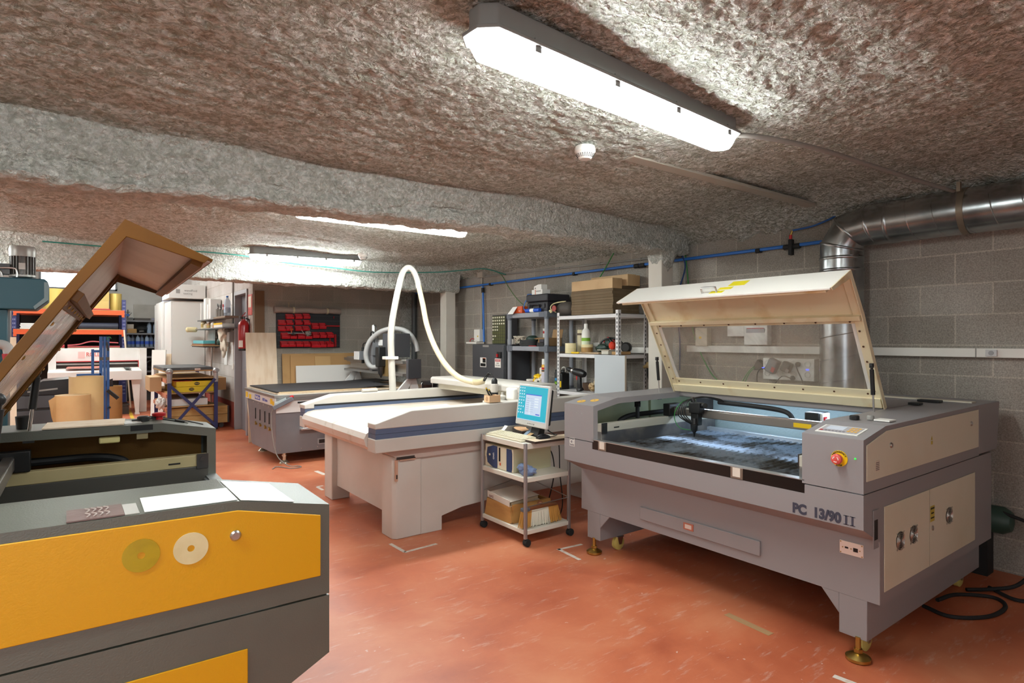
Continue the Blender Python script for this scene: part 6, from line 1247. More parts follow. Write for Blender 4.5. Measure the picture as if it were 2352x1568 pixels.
for row, L_ in BX:
    for i, (x0, x1, z1, z0) in enumerate(L_):
        deep = .10 if row in ('fourth', 'lowest', 'fourth-row right trio') else .075
        if row == 'lowest right trio': deep = .13
        w = .004; y0, y1 = 9.645 - deep, 9.645
        lb = ('%s red bin of the %s on the pegboard' % (pos[len(L_)][i], row)) if 'right' in row else ('%s red bin from the left in the %s row of the pegboard' % (pos[len(L_)][i], row))
        t = thing('storage_bin', lb, 'bin', ((x0 + x1) / 2, (y0 + y1) / 2, z0), 0, 'red bins on the pegboard')
        h = z1 - z0; lo = z0 + h * .5
        m = MB(); m.box(x0, x1, y0 + .012, y1, z0, z0 + w); m.box(x0, x1, y1 - w, y1, z0, z1 + .02)
        for xa in (x0, x1 - w): m.prism([(y1, z0), (y1, z1 + .015), (y0 + .035, z1), (y0, lo), (y0 + .012, z0)], 'x', xa, xa + w)
        m.prism([(y0, lo), (y0 + .012, z0), (y0 + .012 + w, z0), (y0 + w, lo)], 'x', x0 + w, x1 - w)
        m.build('bin_body', binm, t)
        m = MB(); m.box(x0 + .006, x1 - .006, y0 - .003, y0 + .004, lo - .006, lo + .002); m.build('front_lip', mat('red bin lip', '#dd3640', .35), t)
m = MB(); m.box(3.38, 3.60, 9.60, 9.645, 1.715, 1.735); tag(m.build('tool_bar', red_p), 'red horizontal holder bar at the right of the pegboard', 'holder')
m = MB(); m.box(3.52, 3.545, 9.62, 9.645, 1.385, 1.59)
for k in range(7): m.box(3.545, 3.552, 9.61, 9.645, 1.40 + k * .026, 1.41 + k * .026)
tag(m.build('tool_holder', red_p), 'red vertical notched holder strip at the lower right of the pegboard', 'holder')
m = MB(); m.box(3.435, 3.452, 9.62, 9.645, 1.46, 1.53); m.box(3.435, 3.46, 9.61, 9.645, 1.455, 1.463); tag(m.build('tool_hook', red_p), 'short red hook above the lowest right trio of bins', 'hook')
m = MB(); m.box(3.505, 3.515, 9.63, 9.645, 1.85, 1.885); tag(m.build('tool_hook', red_p), 'tiny red hook in the empty upper right of the pegboard', 'hook')
t = thing('hand_file', 'orange-handled tool lying over the bins of the fourth row', 'tool', (2.80, 9.53, 1.59)); m = MB(); m.box(2.74, 2.99, 9.515, 9.53, 1.597, 1.607); m.build('blade', steel, t); m = MB(); m.cyl((2.80, 9.53, 1.60), (2.80, 9.53, 1.66), .008); m.cyl((2.775, 9.53, 1.662), (2.825, 9.53, 1.662), .011); m.build('handle', orange, t, sm=50); m = MB(); m.blob((2.83, 9.53, 1.588), (.04, .03, .018), 4, .3); m.build('clamp_body', darksteel, t)
m = MB(); m.blob((3.065, 9.545, 1.60), (.045, .035, .042), 6, .45, 3, 4); tag(m.build('crumpled_bag', mat('grey film', '#8b857d', .3), sm=80), 'crumpled grey plastic bag in the last bin of the fourth row', 'bag')
m = MB(); m.bar((2.96, 9.55, 1.65), (3.01, 9.55, 1.585), .014, .008); tag(m.build('brush_stick', mat('pinkish stick', '#b7958a', .6)), 'short pinkish stick poking out of the third bin of the fourth row', 'tool')
b = MB(); pts = [(2.56 + .105 * i, 9.60, 1.965 + .006 * math.sin(i * 1.7)) for i in range(11)]; b.rings(pts, [.055, .052, .046, .044, .045, .046, .047, .045, .046, .05, .045], 20); t = tag(b.build('bubble_wrap_roll', mat('bubble wrap', '#a5948a', .25, bump=.9, bscale=70, coat=.5), sm=60), 'roll of bubble wrap taped to the wall above the pegboard', 'roll')
m = MB()
for x in (2.835, 3.37): m.lathe((x, 9.60, 1.965), [(.050, 0), (.050, .03)], 20, 'x', False)
m.build('tape_band', mat('cream tape', '#c3b392', .5), t)
m = MB(); m.box(2.80, 2.815, 9.696, 9.699, 2.01, 2.09); m.build('tape_end', MATS['cream tape'], t)
# boards standing behind the router
def board(lb, a, b, th, m, nm='board_sheet'):
    """sheet leaning on the back wall: a = lower left (x, y, z), b = upper right"""
    k = MB(); k.plate((a[0], a[1], a[2]), (b[0], a[1], a[2]), (b[0], b[1], b[2]), (a[0], b[1], b[2]), th); return tag(k.build(nm, m), lb, 'board')
board('pale plywood sheet standing at the left corner behind the router', (2.12, 9.30, 0), (2.555, 9.50, 1.605), .012, ply2)
board('tall dark brown board leaning in the corner above the plywood sheet', (2.285, 9.60, 0), (2.43, 9.67, 2.25), .014, mat('brown hardboard', '#7d6248', .75))
board('large brown fibreboard sheet behind the router gantry', (2.68, 9.50, 0), (3.95, 9.62, 1.28), .012, mdf)
board('second brown fibreboard sheet in front of the largest one', (2.79, 9.46, 0), (3.80, 9.57, 1.255), .012, mat('fibreboard second', '#bd9360', .75))
board('small square fibreboard piece in front of the brown sheets', (3.16, 9.42, 0), (3.41, 9.53, 1.235), .012, mat('fibreboard third', '#c7a06c', .75))
board('white plastic sheet standing in front of the fibreboards', (2.84, 9.36, 0), (3.82, 9.45, 1.095), .01, mat('white sheet', '#e3dfd9', .5))
# ground pipe in the corner of the recess
m = MB(); m.cyl((4.80, 9.30, 0), (4.80, 9.30, 2.6), .042, None, 16); tag(m.build('drain_pipe', mat('dark drain grey', '#4e5152', .5), sm=50), 'dark vertical drain pipe beside the foam covered pier', 'pipe')

# ---------------------------------------------------------------- side wall with the grey door
t = thing('fire_extinguisher', 'red fire extinguisher hanging beside the grey door', 'fire extinguisher', (2.19, 9.92, 1.33)); er = mat('extinguisher red', '#a81c22', .3, coat=.3)
m = MB(); m.lathe((2.19, 9.92, 1.36), [(.074, 0), (.078, .01), (.078, .36), (.07, .40), (.045, .43), (.025, .44), (.025, .46)], 28); m.build('cylinder', er, t, sm=40); m = MB(); m.lathe((2.19, 9.92, 1.33), [(.072, 0), (.078, .005), (.078, .035)], 28); m.build('foot_ring', black, t, sm=40)
m = MB(); m.lathe((2.19, 9.92, 1.82), [(.022, 0), (.022, .04)], 14); m.lathe((2.165, 9.92, 1.84), [(.02, 0), (.02, .03)], 12, '-x'); m.build('valve', darksteel, t, sm=40); m = MB(); m.bar((2.17, 9.92, 1.86), (2.215, 9.90, 1.925), .02, .012); m.bar((2.17, 9.92, 1.85), (2.23, 9.90, 1.87), .018, .01); m.build('lever', er, t)
m = MB(); m.tube([(2.22, 9.91, 1.83), (2.265, 9.89, 1.80), (2.275, 9.89, 1.65), (2.272, 9.89, 1.45)], .011, 8, 6); m.build('hose', black, t, sm=60)
for nm, z0, z1, a0, a1 in (('paper_label', 1.385, 1.49, 3.45, 4.35), ('instruction_label', 1.50, 1.66, 2.7, 3.3)):
    m = MB(); n = 8; vs = []
    for k in range(n + 1):
        a = a0 + (a1 - a0) * k / n
        for z in (z0, z1): vs.append((2.19 + math.cos(a) * .0788, 9.92 + math.sin(a) * .0788, z))
    m.add(vs, [(2 * k, 2 * k + 2, 2 * k + 3, 2 * k + 1) for k in range(n)]); m.build(nm, white if 'paper' in nm else mat('pink label', '#cf8f8c', .5), t)
m = MB(); m.box(2.245, 2.27, 9.88, 9.96, 1.55, 1.60); m.build('wall_bracket', black, t)
t = thing('safety_sign', 'red and white sign on the wall above the fire extinguisher', 'sign', (2.262, 9.83, 1.93)); m = MB(); m.box(2.262, 2.27, 9.72, 9.96, 1.97, 2.20); m.box(2.262, 2.27, 9.72, 9.96, 1.88, 1.965); m.build('sign_plate', mat('sign red', '#c9402f', .5), t); m = MB(); m.box(2.260, 2.262, 9.75, 9.93, 2.0, 2.17); m.build('pictogram', mat('sign cream', '#e3d8c0', .5), t)
m = MB(); m.cyl((2.255, 10.98, 1.66), (2.255, 10.98, 2.9), .014); t = tag(m.build('wall_conduit', grey_c, sm=50), 'grey conduit running up the pale wall left of the door', 'conduit')
m = MB(); m.box(2.17, 2.268, 10.85, 11.05, 1.46, 1.63); tag(m.build('control_box', mat('box mid grey', '#8d8985', .5), bevel=.005), 'small grey control box on the wall left of the door', 'control box')
m = MB(); m.box(2.25, 2.268, 10.95, 11.05, 1.00, 1.10); tag(m.build('light_switch', white, bevel=.004), 'white light switch low on the pale wall left of the door', 'switch')
m = MB(); m.box(2.25, 2.268, 11.02, 11.10, 2.10, 2.30); tag(m.build('cable_cover', white, bevel=.003), 'short white cable cover high on the pale wall by the conduit', 'cover')
for lb, y0, y1, z0, z1, g in (('tall printed white paper on the wall below the gloves', 11.02, 11.38, 1.06, 1.60, 1), ('narrow white board hanging left of the printed paper', 11.50, 11.74, 1.05, 1.38, 0)):
    m = MB(); m.box(2.262, 2.269, y0, y1, z0, z1); k = tag(m.build('wall_paper_sheet' if g else 'white_board_strip', paper), lb, 'paper')
    if g:
        m = MB()
        for i in range(22): m.box(2.261, 2.262, y0 + .04, y1 - .05, z0 + .02 + i * .024, z0 + .027 + i * .024)
        m.build('print_lines', mat('print grey', '#a9a6a2', .7), k)
# shelves on the side wall
shb = mat('shelf wood', '#7d6753', .6); shm = mat('shelf steel', '#6f6f70', .5)
box('wall_shelf', 'brown wood wall shelf with mugs and bottle left of the door', 'shelf', (2.06, 2.268, 10.62, 11.60, 1.865, 1.895), shb); box('wall_shelf', 'dark steel wall shelf with white folders left of the mugs', 'shelf', (2.06, 2.268, 11.61, 13.2, 1.86, 1.88), shm); box('wall_shelf', 'long grey wall shelf below the brown one', 'shelf', (2.04, 2.268, 10.70, 13.3, 1.69, 1.71), shm); box('wall_shelf', 'low dark wall shelf holding the turquoise sheets', 'shelf', (1.98, 2.268, 12.05, 13.3, 1.36, 1.38), darksteel)
for i, (lb, y, w, h) in enumerate((('white folder at the left end of the steel wall shelf', 12.95, .06, .33), ('tallest white folder on the steel wall shelf', 12.55, .10, .40), ('white folder behind the grey mug', 12.05, .10, .36), ('thin white folder in front on the steel wall shelf', 12.25, .05, .27))): box('folder', lb, 'folder', (2.08, 2.25, y - w, y + w, 1.8805, 1.88 + h), white_w if i % 2 else mat('folder grey', '#d4d2ce', .6), .003, 'folders on the wall shelf')
for i, (lb, y, h) in enumerate((('pewter mug with spoons on the brown wall shelf', 11.50, .14), ('pewter mug with dark scissors on the brown wall shelf', 11.28, .11), ('polished mug with red scissors beside the water bottle', 11.05, .11))):
    t = thing('mug', lb, 'mug', (2.13, y, 1.895), 0, 'mugs on the wall shelf'); m = MB(); m.lathe((2.13, y, 1.896), [(.045, 0), (.045, h), (.041, h), (.041, .01)], 18); m.build('cup', mat('pewter', '#8f8d88', .35, .8), t, sm=40)
    m = MB()
    for k in range(3):
        c = Vector((2.12, y - .03 + .03 * k, 1.895 + h + .05 + .012 * k)); m.rings([c + Vector((0, math.cos(a * .5236) * .022, math.sin(a * .5236) * .026)) for a in range(13)], [.005] * 13, 5); m.cyl((2.12, y - .01 + .01 * k, 1.91), (2.12, y - .03 + .03 * k, 1.895 + h + .028), .005)
    m.build('scissor_handle', red_p if i == 2 else darksteel, t, sm=60)
t = bottle('water_bottle', 'clear water bottle with blue cap on the brown wall shelf', 'bottle', (2.13, 10.80, 1.896), [(.05, 0), (.052, .20), (.045, .25), (.016, .30), (.016, .31)], glass_mat('bottle plastic', '#c3d3e3', .5, .15), (('cap', .305, [(.018, 0), (.018, .025)], blue_p), ('label', .05, [(.0525, 0), (.0525, .09)], mat('label pale blue', '#c3d6ea', .5))))
for i, (lb, y, r, h, col) in enumerate((('cream bottle with brown label at the left of the lower wall shelf', 13.0, .05, .19, '#d8c9a2'), ('small brown and white tub on the lower wall shelf', 12.65, .06, .10, '#c9b79c'), ('cardboard cup right of the tub on the lower wall shelf', 12.4, .05, .11, '#b58a66'), ('pair of white bottles with pointed caps on the lower wall shelf', 12.0, .05, .12, '#e3e0d6'), ('orange dish on the lower wall shelf', 11.7, .07, .05, '#d4532a'))): bottle('container', lb, 'container', (2.14, y, 1.711), [(r, 0), (r, h * .7), (r * .7, h * .8), (r * .35, h)], mat('container ' + col, col, .5), (('label', h * .15, [(r * 1.01, 0), (r * 1.01, h * .35)], mat('label ' + col, '#cfc6b0' if i % 2 else '#b59a5c', .6)),))
t = thing('parts_tray', 'white tray with yellow front on the lower wall shelf above the gloves', 'tray', (2.12, 11.1, 1.71)); m = MB(); m.box(2.05, 2.24, 10.78, 11.5, 1.711, 1.77); m.build('tray', white, t, bevel=.003); m = MB(); m.box(2.047, 2.05, 10.78, 11.5, 1.755, 1.785); m.build('yellow_edge', yellow_p, t)
for i, (lb, z, h, mm) in enumerate((('brown board lowest on the low wall shelf', 1.381, .022, card), ('second brown board on the low wall shelf', 1.404, .02, mat('reddish board', '#8f5a3c', .7)), ('turquoise sheet stack on the brown boards', 1.425, .06, lblue))): box('sheet_stack', lb, 'sheet', (1.96 + .02 * i, 2.25, 12.0 + .1 * i, 13.3, z, z + h), mm, .004)
m = MB(); m.blob((2.16, 11.35, 1.62), (.06, .16, .14), 3, .5, 2, 4); m.blob((2.18, 11.33, 1.42), (.05, .13, .17), 5, .5, 2, 4); m.blob((2.2, 11.45, 1.28), (.035, .06, .1), 8, .4, 2, 3); tag(m.build('hanging_overall', mat('cream cotton', '#e3d9c6', .9), sm=80), 'cream cotton cloth hanging from the lower wall shelf', 'cloth')
t = thing('hanging_saw', 'dark hand saw and green tool hanging beside the cream cloth', 'tool', (2.2, 11.95, 1.4)); m = MB(); m.bar((2.2, 12.05, 1.68), (2.2, 12.1, 1.35), .05, .012); m.lathe((2.19, 11.95, 1.60), [(.05, 0), (.07, .0), (.07, .02), (.05, .02)], 18, '-x', False); m.build('saw', mat('dark olive metal', '#3c392f', .5), t); m = MB(); m.blob((2.18, 11.72, 1.46), (.04, .08, .06), 2, .2); m.build('green_tool', mat('dark green enamel', '#2f4a40', .5), t, sm=60)
m = MB(); m.cyl((2.23, 12.75, .02), (2.20, 12.5, 1.36), .012); m.cyl((2.23, 12.85, .02), (2.21, 12.6, 1.36), .010); tag(m.build('metal_rod', steel, sm=50), 'pair of bright metal rods leaning below the low wall shelf', 'rod')
m = MB(); m.lathe((1.98, 13.35, 1.70), [(.03, -.1), (.05, -.08), (.05, .08), (.03, .1)], 14, 'x'); tag(m.build('paper_roll_end', tape_y, sm=40), 'cream roll at the left end of the lower wall shelf', 'roll')

# ---------------------------------------------------------------- white cupboards
wc = mat('white cupboard enamel', '#e4e2de', .4); wc2 = mat('white cupboard side', '#dedbd6', .5)
t = thing('wardrobe', 'tall white cupboard whose cream side faces the camera at the end of the pale wall', 'cupboard', (1.96, 14.0, 0)); m = MB(); m.box(1.67, 2.26, 13.6, 14.55, 0, 2.28); m.build('carcass', wc2, t, bevel=.004); m = MB(); m.box(1.65, 1.668, 13.61, 14.54, .05, 2.27); d = m.build('door', wc, t, bevel=.003); m = MB(); m.box(1.635, 1.65, 13.68, 13.74, .98, 1.14); m.build('handle', mat('handle white', '#d5d3cf', .4), d, bevel=.004)
t = thing('wardrobe', 'second tall white cupboard with sliding doors further back', 'cupboard', (1.96, 15.2, 0)); m = MB(); m.box(1.63, 2.26, 14.6, 15.9, 0, 2.32); m.build('carcass', wc, t, bevel=.004)
for y0, y1 in ((14.62, 15.25), (15.25, 15.88)): m = MB(); m.box(1.60, 1.628, y0, y1, .05, 2.28); d = m.build('sliding_door', wc, t, bevel=.003)
text('AIRE FORZADO', .09, (1.598, 15.4, 1.6), (0, 0, 1), (0, 1, 0), mat('rose print', '#d09a9a', .6), t)
t = thing('storage_carton', 'long white carton with grey print lying on the white cupboards', 'box', (1.95, 14.2, 2.33)); m = MB(); m.box(1.60, 2.25, 13.45, 14.5, 2.325, 2.60); m.build('carton', mat('carton white', '#dcdad6', .6), t, bevel=.003); m = MB(); m.box(1.72, 1.79, 13.446, 13.45, 2.42, 2.50); m.build('printed_mark', mat('print mid grey', '#9b9894', .6), t); text('wandfluid', .06, (1.98, 13.446, 2.48), (1, 0, 0), (0, 0, 1), MATS['print mid grey'], t); text('testing', .06, (1.93, 13.446, 2.42), (1, 0, 0), (0, 0, 1), MATS['print mid grey'], t)
box('book_stack', 'dark blue folder lying at the left end on top of the white cupboards', 'folder', (1.68, 2.1, 14.9, 15.3, 2.325, 2.52), mat('folder blue', '#33406e', .5), .002)
m = MB(); m.plate((1.28, 13.25, 0), (1.46, 13.05, 0), (1.54, 13.30, 1.30), (1.33, 13.50, 1.30), .02); tag(m.build('white_board', white_w), 'white panel leaning left of the tall white cupboard', 'panel'); m = MB(); m.plate((1.48, 13.25, 0), (1.58, 13.2, 0), (1.64, 13.40, 1.22), (1.54, 13.50, 1.22), .02); tag(m.build('wood_board', ply2), 'pale wood panel leaning between the white panel and the cupboard', 'panel')

# ---------------------------------------------------------------- far wall: window, grey shelf, pallet rack
winglow = mat('daylit frosted pane', '#f4f6f8', .4, emit=2.2)
w1 = thing('window_1', 'x', 'window', (.3, 17.98, 2.75)); del w1['label']; del w1['category']; w1['kind'] = 'structure'
m = MB(); m.box(-.5, 1.0, 17.96, 18.0, 2.72, 2.76); m.box(.96, 1.0, 17.96, 18.0, 2.72, 3.1); m.box(-.54, -.5, 17.96, 18.0, 2.72, 3.1); m.build('window_frame', darksteel, w1); m = MB(); m.box(-.5, .96, 17.975, 17.99, 2.76, 3.1); m.build('window_pane', winglow, w1)
gsh = mat('grey steel shelf', '#77787b', .5)
t = thing('steel_shelf', 'grey steel shelf unit with water jugs at the far wall', 'shelf', (1.46, 17.0, 0))
for x in (1.10, 1.79):
    for y in (16.85, 17.35): m = MB(); m.box(x, x + .035, y, y + .035, 0, 2.05); m.build('post', gsh, t)
for z in (.75, 1.10, 1.33, 1.66, 1.965): m = MB(); m.box(1.10, 1.83, 16.83, 17.39, z - .035, z); m.build('shelf', gsh, t)
m = MB(); m.box(1.10, 1.83, 17.38, 17.39, 0, 1.97); m.build('back_sheet', mat('shelf back dark', '#4c4744', .7), t)
jm = glass_mat('jug plastic', '#a8bcd4', .62, .3); jl = mat('jug label blue', '#3a5fc4', .5)
names = ['leftmost water jug on the steel shelf', 'second water jug from the left on the steel shelf', 'third water jug from the left on the steel shelf', 'middle water jug on the steel shelf', 'third water jug from the right on the steel shelf', 'second water jug from the right on the steel shelf', 'rightmost water jug on the steel shelf']
JP = [(.044, 0), (.047, .02), (.047, .17), (.038, .22), (.015, .265), (.015, .28)]
def jug(lb, p, lab=True):
    t = thing('water_jug', lb, 'jug', p, 0, 'water jugs'); m = MB(); m.lathe(p, JP, 20); m.build('jug_body', jm, t, sm=40)
    if lab: m = MB(); m.lathe((p[0], p[1], p[2] + .06), [(.0477, 0), (.0477, .075)], 20, 'z', False); m.build('label', jl, t, sm=40)
    return t
j0 = jug(names[0], (1.17, 16.95, 1.331))
for i, x in enumerate((1.265, 1.36, 1.455, 1.55, 1.645, 1.74)): dup(j0, (x, 16.95 if i % 2 else 17.1, 1.331), label=names[i + 1], group='water jugs')
jug('left clear canister on the upper level of the steel shelf', (1.60, 17.0, 1.661), False); jug('right clear canister on the upper level of the steel shelf', (1.73, 17.0, 1.661), False)
box('printed_carton', 'small pale carton on the upper level of the steel shelf', 'box', (1.14, 1.27, 16.86, 17.1, 1.76, 1.87), mat('carton pale', '#b9b2a6', .7)); box('brown_carton', 'brown carton below the small pale carton on the steel shelf', 'box', (1.145, 1.33, 16.85, 17.1, 1.6605, 1.7595), mat('carton ochre', '#b8925a', .7))
t = thing('hand_tool', 'black power tool lying in the middle of the steel shelf', 'tool', (1.45, 17.0, 1.66)); m = MB(); m.blob((1.45, 17.0, 1.765), (.12, .10, .075), 4, .3); m.build('body', black_m, t, sm=60); m = MB(); m.lathe((1.38, 16.9, 1.70), [(.03, 0), (.035, .05), (.03, .10)], 14, 'x'); m.build('handle', darksteel, t, sm=50)
t = thing('drill_stand', 'small drill stand with blue body on top of the steel shelf', 'tool', (1.20, 17.0, 1.966)); m = MB(); m.box(1.14, 1.26, 16.9, 17.1, 1.9665, 2.03); m.cyl((1.16, 17.0, 2.03), (1.16, 17.0, 2.22), .012); m.build('stand', darksteel, t); m = MB(); m.box(1.13, 1.19, 16.96, 17.04, 2.06, 2.12); m.build('blue_head', blue_p, t, bevel=.006); m = MB(); m.bar((1.12, 17.0, 2.16), (1.21, 17.0, 2.16), .012, .012); m.bar((1.19, 17.0, 2.08), (1.24, 17.0, 2.15), .01, .01); m.build('lever', black, t)
box('flat_tray', 'dark tray with scraps on top of the steel shelf', 'tray', (1.28, 1.62, 16.86, 17.2, 1.9665, 2.02), mat('tray dark brown', '#4b4540', .6)); box('paint_can', 'small grey can beside the tray on top of the steel shelf', 'can', (1.64, 1.70, 16.9, 16.98, 1.9665, 2.03), mat('can violet grey', '#85828f', .4), .01); box('black_box', 'black box at the right end on top of the steel shelf', 'box', (1.71, 1.82, 16.9, 17.1, 1.9665, 2.03), black_m)
m = MB(); m.tube([(1.50, 16.95, .79), (1.56, 16.95, .95), (1.66, 16.95, .99), (1.72, 16.95, .88), (1.66, 16.95, .79)], .03, 10, 6); tag(m.build('hose_coil', black, sm=60), 'black hose coil on a low level of the steel shelf', 'hose'); box('blue_bag', 'blue bundle beside the hose coil on the steel shelf', 'bundle', (1.25, 1.55, 16.9, 17.2, .7505, .93), mat('bundle blue', '#2c57a8', .6), .03)
# pallet rack
t = thing('pallet_rack', 'pallet rack with dark blue uprights and orange beams at the far end', 'rack', (.08, 16.2, 0))
for x in (-.91, .965):
    for y in (15.75, 16.75): m = MB(); m.box(x, x + .075, y, y + .06, 0, 2.38); u = m.build('upright', blue_e, t)
    m = MB()
    for k in range(26): m.box(x + .018, x + .03, 15.748, 15.7505, .3 + k * .08, .33 + k * .08); m.box(x + .045, x + .057, 15.748, 15.7505, .3 + k * .08, .33 + k * .08)
    m.build('punched_hole', mat('hole grey', '#8a8ca3', .6), u)
for z in (1.235, 1.66, 2.085):
    for y in (15.72, 16.80): m = MB(); m.box(-.84, .97, y, y + .03, z - .045, z + .045); m.box(-.84, .97, y - .004, y + .034, z + .03, z + .05); b_ = m.build('beam', orange, t)
    m = MB(); m.box(-.88, -.83, 15.71, 15.745, z - .09, z + .06); m.build('beam_hook', orange, t); m = MB(); m.box(.96, 1.01, 15.71, 15.745, z - .09, z + .06); m.build('beam_hook', orange, t)
    m = MB(); m.box(-.84, .97, 15.75, 16.80, z + .05, z + .065); m.build('deck', mat('rack deck', '#9c7d5a', .8), t)
m = MB(); m.box(-.95, 1.05, 16.83, 16.84, 0, 2.1); m.build('back_sheet', mat('rack back dark', '#2b2522', .8), t)
gold = mat('gold film', '#c9ae62', .25, .5, h2='#b89a4c', vscale=3); gold2 = mat('ochre box', '#b59a58', .6)
m = MB(); m.lathe((.86, 15.95, 2.151), [(.115, 0), (.115, .37)], 28); tag(m.build('film_drum', gold, sm=40), 'upright gold drum at the right end on top of the pallet rack', 'drum')
box('carton_box', 'lower ochre carton left of the gold drum on the pallet rack', 'box', (.38, .73, 15.8, 16.4, 2.151, 2.35), gold2); box('carton_box', 'upper ochre carton left of the gold drum on the pallet rack', 'box', (.40, .735, 15.8, 16.4, 2.351, 2.55), mat('ochre box upper', '#ae9350', .6))
m = MB(); m.lathe((-.24, 16.05, 2.151), [(.20, 0), (.20, .43), (.17, .43)], 28); tag(m.build('paper_roll', mat('yellow roll', '#c9b25a', .6), sm=40), 'big yellow roll behind the teal drill head on the pallet rack', 'roll'); m = MB(); m.lathe((.10, 16.1, 2.151), [(.10, 0), (.10, .38)], 24); tag(m.build('paper_roll', mat('cream roll', '#d0c193', .6), sm=40), 'narrow cream roll right of the big yellow roll on the pallet rack', 'roll')
for i in range(4): box('foam_board', ('lowest', 'second', 'third', 'topmost')[i] + ' white board of the stack on the middle rack level', 'board', (-.78 + .01 * (i % 2), .15, 15.76, 16.6, 1.726 + .03 * i, 1.75 + .03 * i), white_w, .002, 'white boards on the rack')
m = MB(); m.cyl((.18, 15.9, 1.80), (.90, 15.9, 1.80), .07); tag(m.build('dark_roll', mat('navy roll', '#2a2d3d', .6), sm=40), 'dark roll lying on pale boards on the middle rack level', 'roll'); box('pale_board_stack', 'pale boards under the dark roll on the rack', 'board', (.20, .94, 15.76, 16.6, 1.726, 1.729), ply)
for i, (z, mm) in enumerate(((1.301, mat('pale felt', '#b5a184', .8)), (1.335, mat('red foam', '#b0363c', .7)), (1.365, mat('red foam light', '#c24a4c', .7)))): box('foam_sheet', ('beige', 'dark red', 'light red')[i] + ' foam sheet of the left stack on the lowest orange beams', 'foam', (-.80, -.05, 15.76, 16.5, z, z + .03), mm, .004, 'foam stacks on the rack')
for i, (z, mm) in enumerate(((1.301, MATS['pale felt']), (1.335, mat('dusty red foam', '#a84a4c', .7)))): box('foam_sheet', ('beige', 'dusty red')[i] + ' foam sheet of the right stack on the lowest orange beams', 'foam', (.0, .93, 15.76, 16.5, z, z + .03), mm, .004, 'foam stacks on the rack')
m = MB(); q = smooth([(0, 15.8, 1.37), (.2, 15.8, 1.39), (.4, 15.8, 1.45), (.6, 15.8, 1.44), (.9, 15.8, 1.42)], 5); n = len(q)
m.add([p + Vector((0, d, e)) for p in q for d, e in ((0, 0), (.5, 0), (.5, .025), (0, .025))], [(4 * i + a, 4 * i + (a + 1) % 4, 4 * i + 4 + (a + 1) % 4, 4 * i + 4 + a) for i in range(n - 1) for a in range(4)] + [(0, 1, 2, 3), (4 * n - 4, 4 * n - 3, 4 * n - 2, 4 * n - 1)]); tag(m.build('wavy_foam_sheet', mat('salmon foam', '#b9565a', .7), sm=40), 'wavy red foam sheet on top of the right foam stack', 'foam')
box('red_foam_roll', 'red foam lying beside the gold drum on the top rack level', 'foam', (.35, .75, 15.74, 15.79, 2.151, 2.175), mat('red foam', '#b0363c', .7), .004); m = MB(); m.bar((1.12, 15.66, 0), (1.0, 15.69, 1.72), .03, .02); tag(m.build('thin_plank', ply2), 'thin pale plank leaning on the right rack upright', 'plank')

# ---------------------------------------------------------------- white shear, stand, rolls
sw_ = mat('shear white', '#dedbd7', .4, h2='#d2cdc6', vscale=2)
t = thing('sheet_shear', 'white sheet roller machine with red letters and red line in front of the rack', 'sheet machine', (.55, 14.6, 0))
m = MB(); m.box(-.30, 1.33, 14.8, 15.1, 1.06, 1.325); m.box(1.20, 1.33, 14.6, 15.1, .0, 1.325); m.box(-.30, -.18, 14.6, 15.1, .0, 1.325); m.build('housing', sw_, t, bevel=.006)
m = MB(); m.box(-.18, 1.20, 14.78, 14.8, 1.055, 1.07); m.box(1.19, 1.20, 14.75, 14.8, .92, 1.06); m.build('red_line', red_p, t); m = MB(); m.box(-.18, 1.2, 14.95, 15.1, .90, 1.06); m.build('slot', mat('slot brown', '#5c4a44', .6), t); m = MB(); m.cyl((-.18, 14.9, 1.01), (1.2, 14.9, 1.01), .022); m.build('roller', steel, t, sm=50)
m = MB(); m.prism([(14.1, .70), (14.1, .885), (14.75, .925), (14.95, .925), (14.95, .70)], 'x', -.30, 1.20); m.build('table', sw_, t, bevel=.006)
for x in (-.18, 1.03): m = MB(); m.prism([(x, .70), (x + .15, .70), (x + .13, .03), (x + .07, .03)], 'y', 14.2, 14.3); m.box(x + .06, x + .14, 14.18, 14.32, 0, .03); m.build('leg', sw_, t)
m = MB(); m.box(.93, 1.03, 14.12, 14.72, .925, .928); m.build('dark_strip', mat('slate strip', '#4d5a5c', .5), t)
text('ROLLER', .115, (.47, 14.796, 1.20), (1, 0, 0), (0, 0, 1), mat('faded red letters', '#cf6c66', .6), t, bold=.002, width=.34); m = MB(); m.box(.17, .28, 14.796, 14.799, 1.13, 1.26); m.build('faded_logo', mat('faded pink', '#e0b5b0', .6), t)
m = MB(); m.prism([(.13, .73), (.27, .73), (.20, .85)], 'y', 14.094, 14.099); m.build('warning_triangle', mat('amber label', '#e0a81c', .5), t)
for i in range(3): box('red_card_sheet', ('lower', 'middle', 'upper')[i] + ' pink ribbed card sheet on the white sheet machine', 'sheet', (-.02 + .01 * i, .55, 14.3, 14.7, .9255 + .008 * i + .018, .932 + .008 * i + .018), mat('pink card', '#d98a7c', .7), .001, 'pink sheets on the machine')
for i, (x0, x1, z) in enumerate(((.75, 1.0, .15), (.70, .98, .17), (.68, 1.01, .19))): box('dark_offcut', ('lowest', 'middle', 'upper')[i] + ' dark offcut board stacked under the white sheet machine', 'board', (x0, x1, 14.35, 14.95, z - .15 + .001 if i == 0 else z - .02, z - .0005), mat('offcut dark', '#3b302a', .8), .002, 'offcuts under the machine')
m = MB(); m.box(.0, .62, 14.6, 15.0, 0, .28); tag(m.build('dark_crate', mat('offcut dark', '#3b302a', .8)), 'dark crate under the white sheet machine', 'crate')
t = thing('blue_stand', 'tall blue steel upright stand with small side frame behind the kraft rolls', 'stand', (.36, 9.2, 0)); be = mat('stand blue', '#1f4a80', .45)
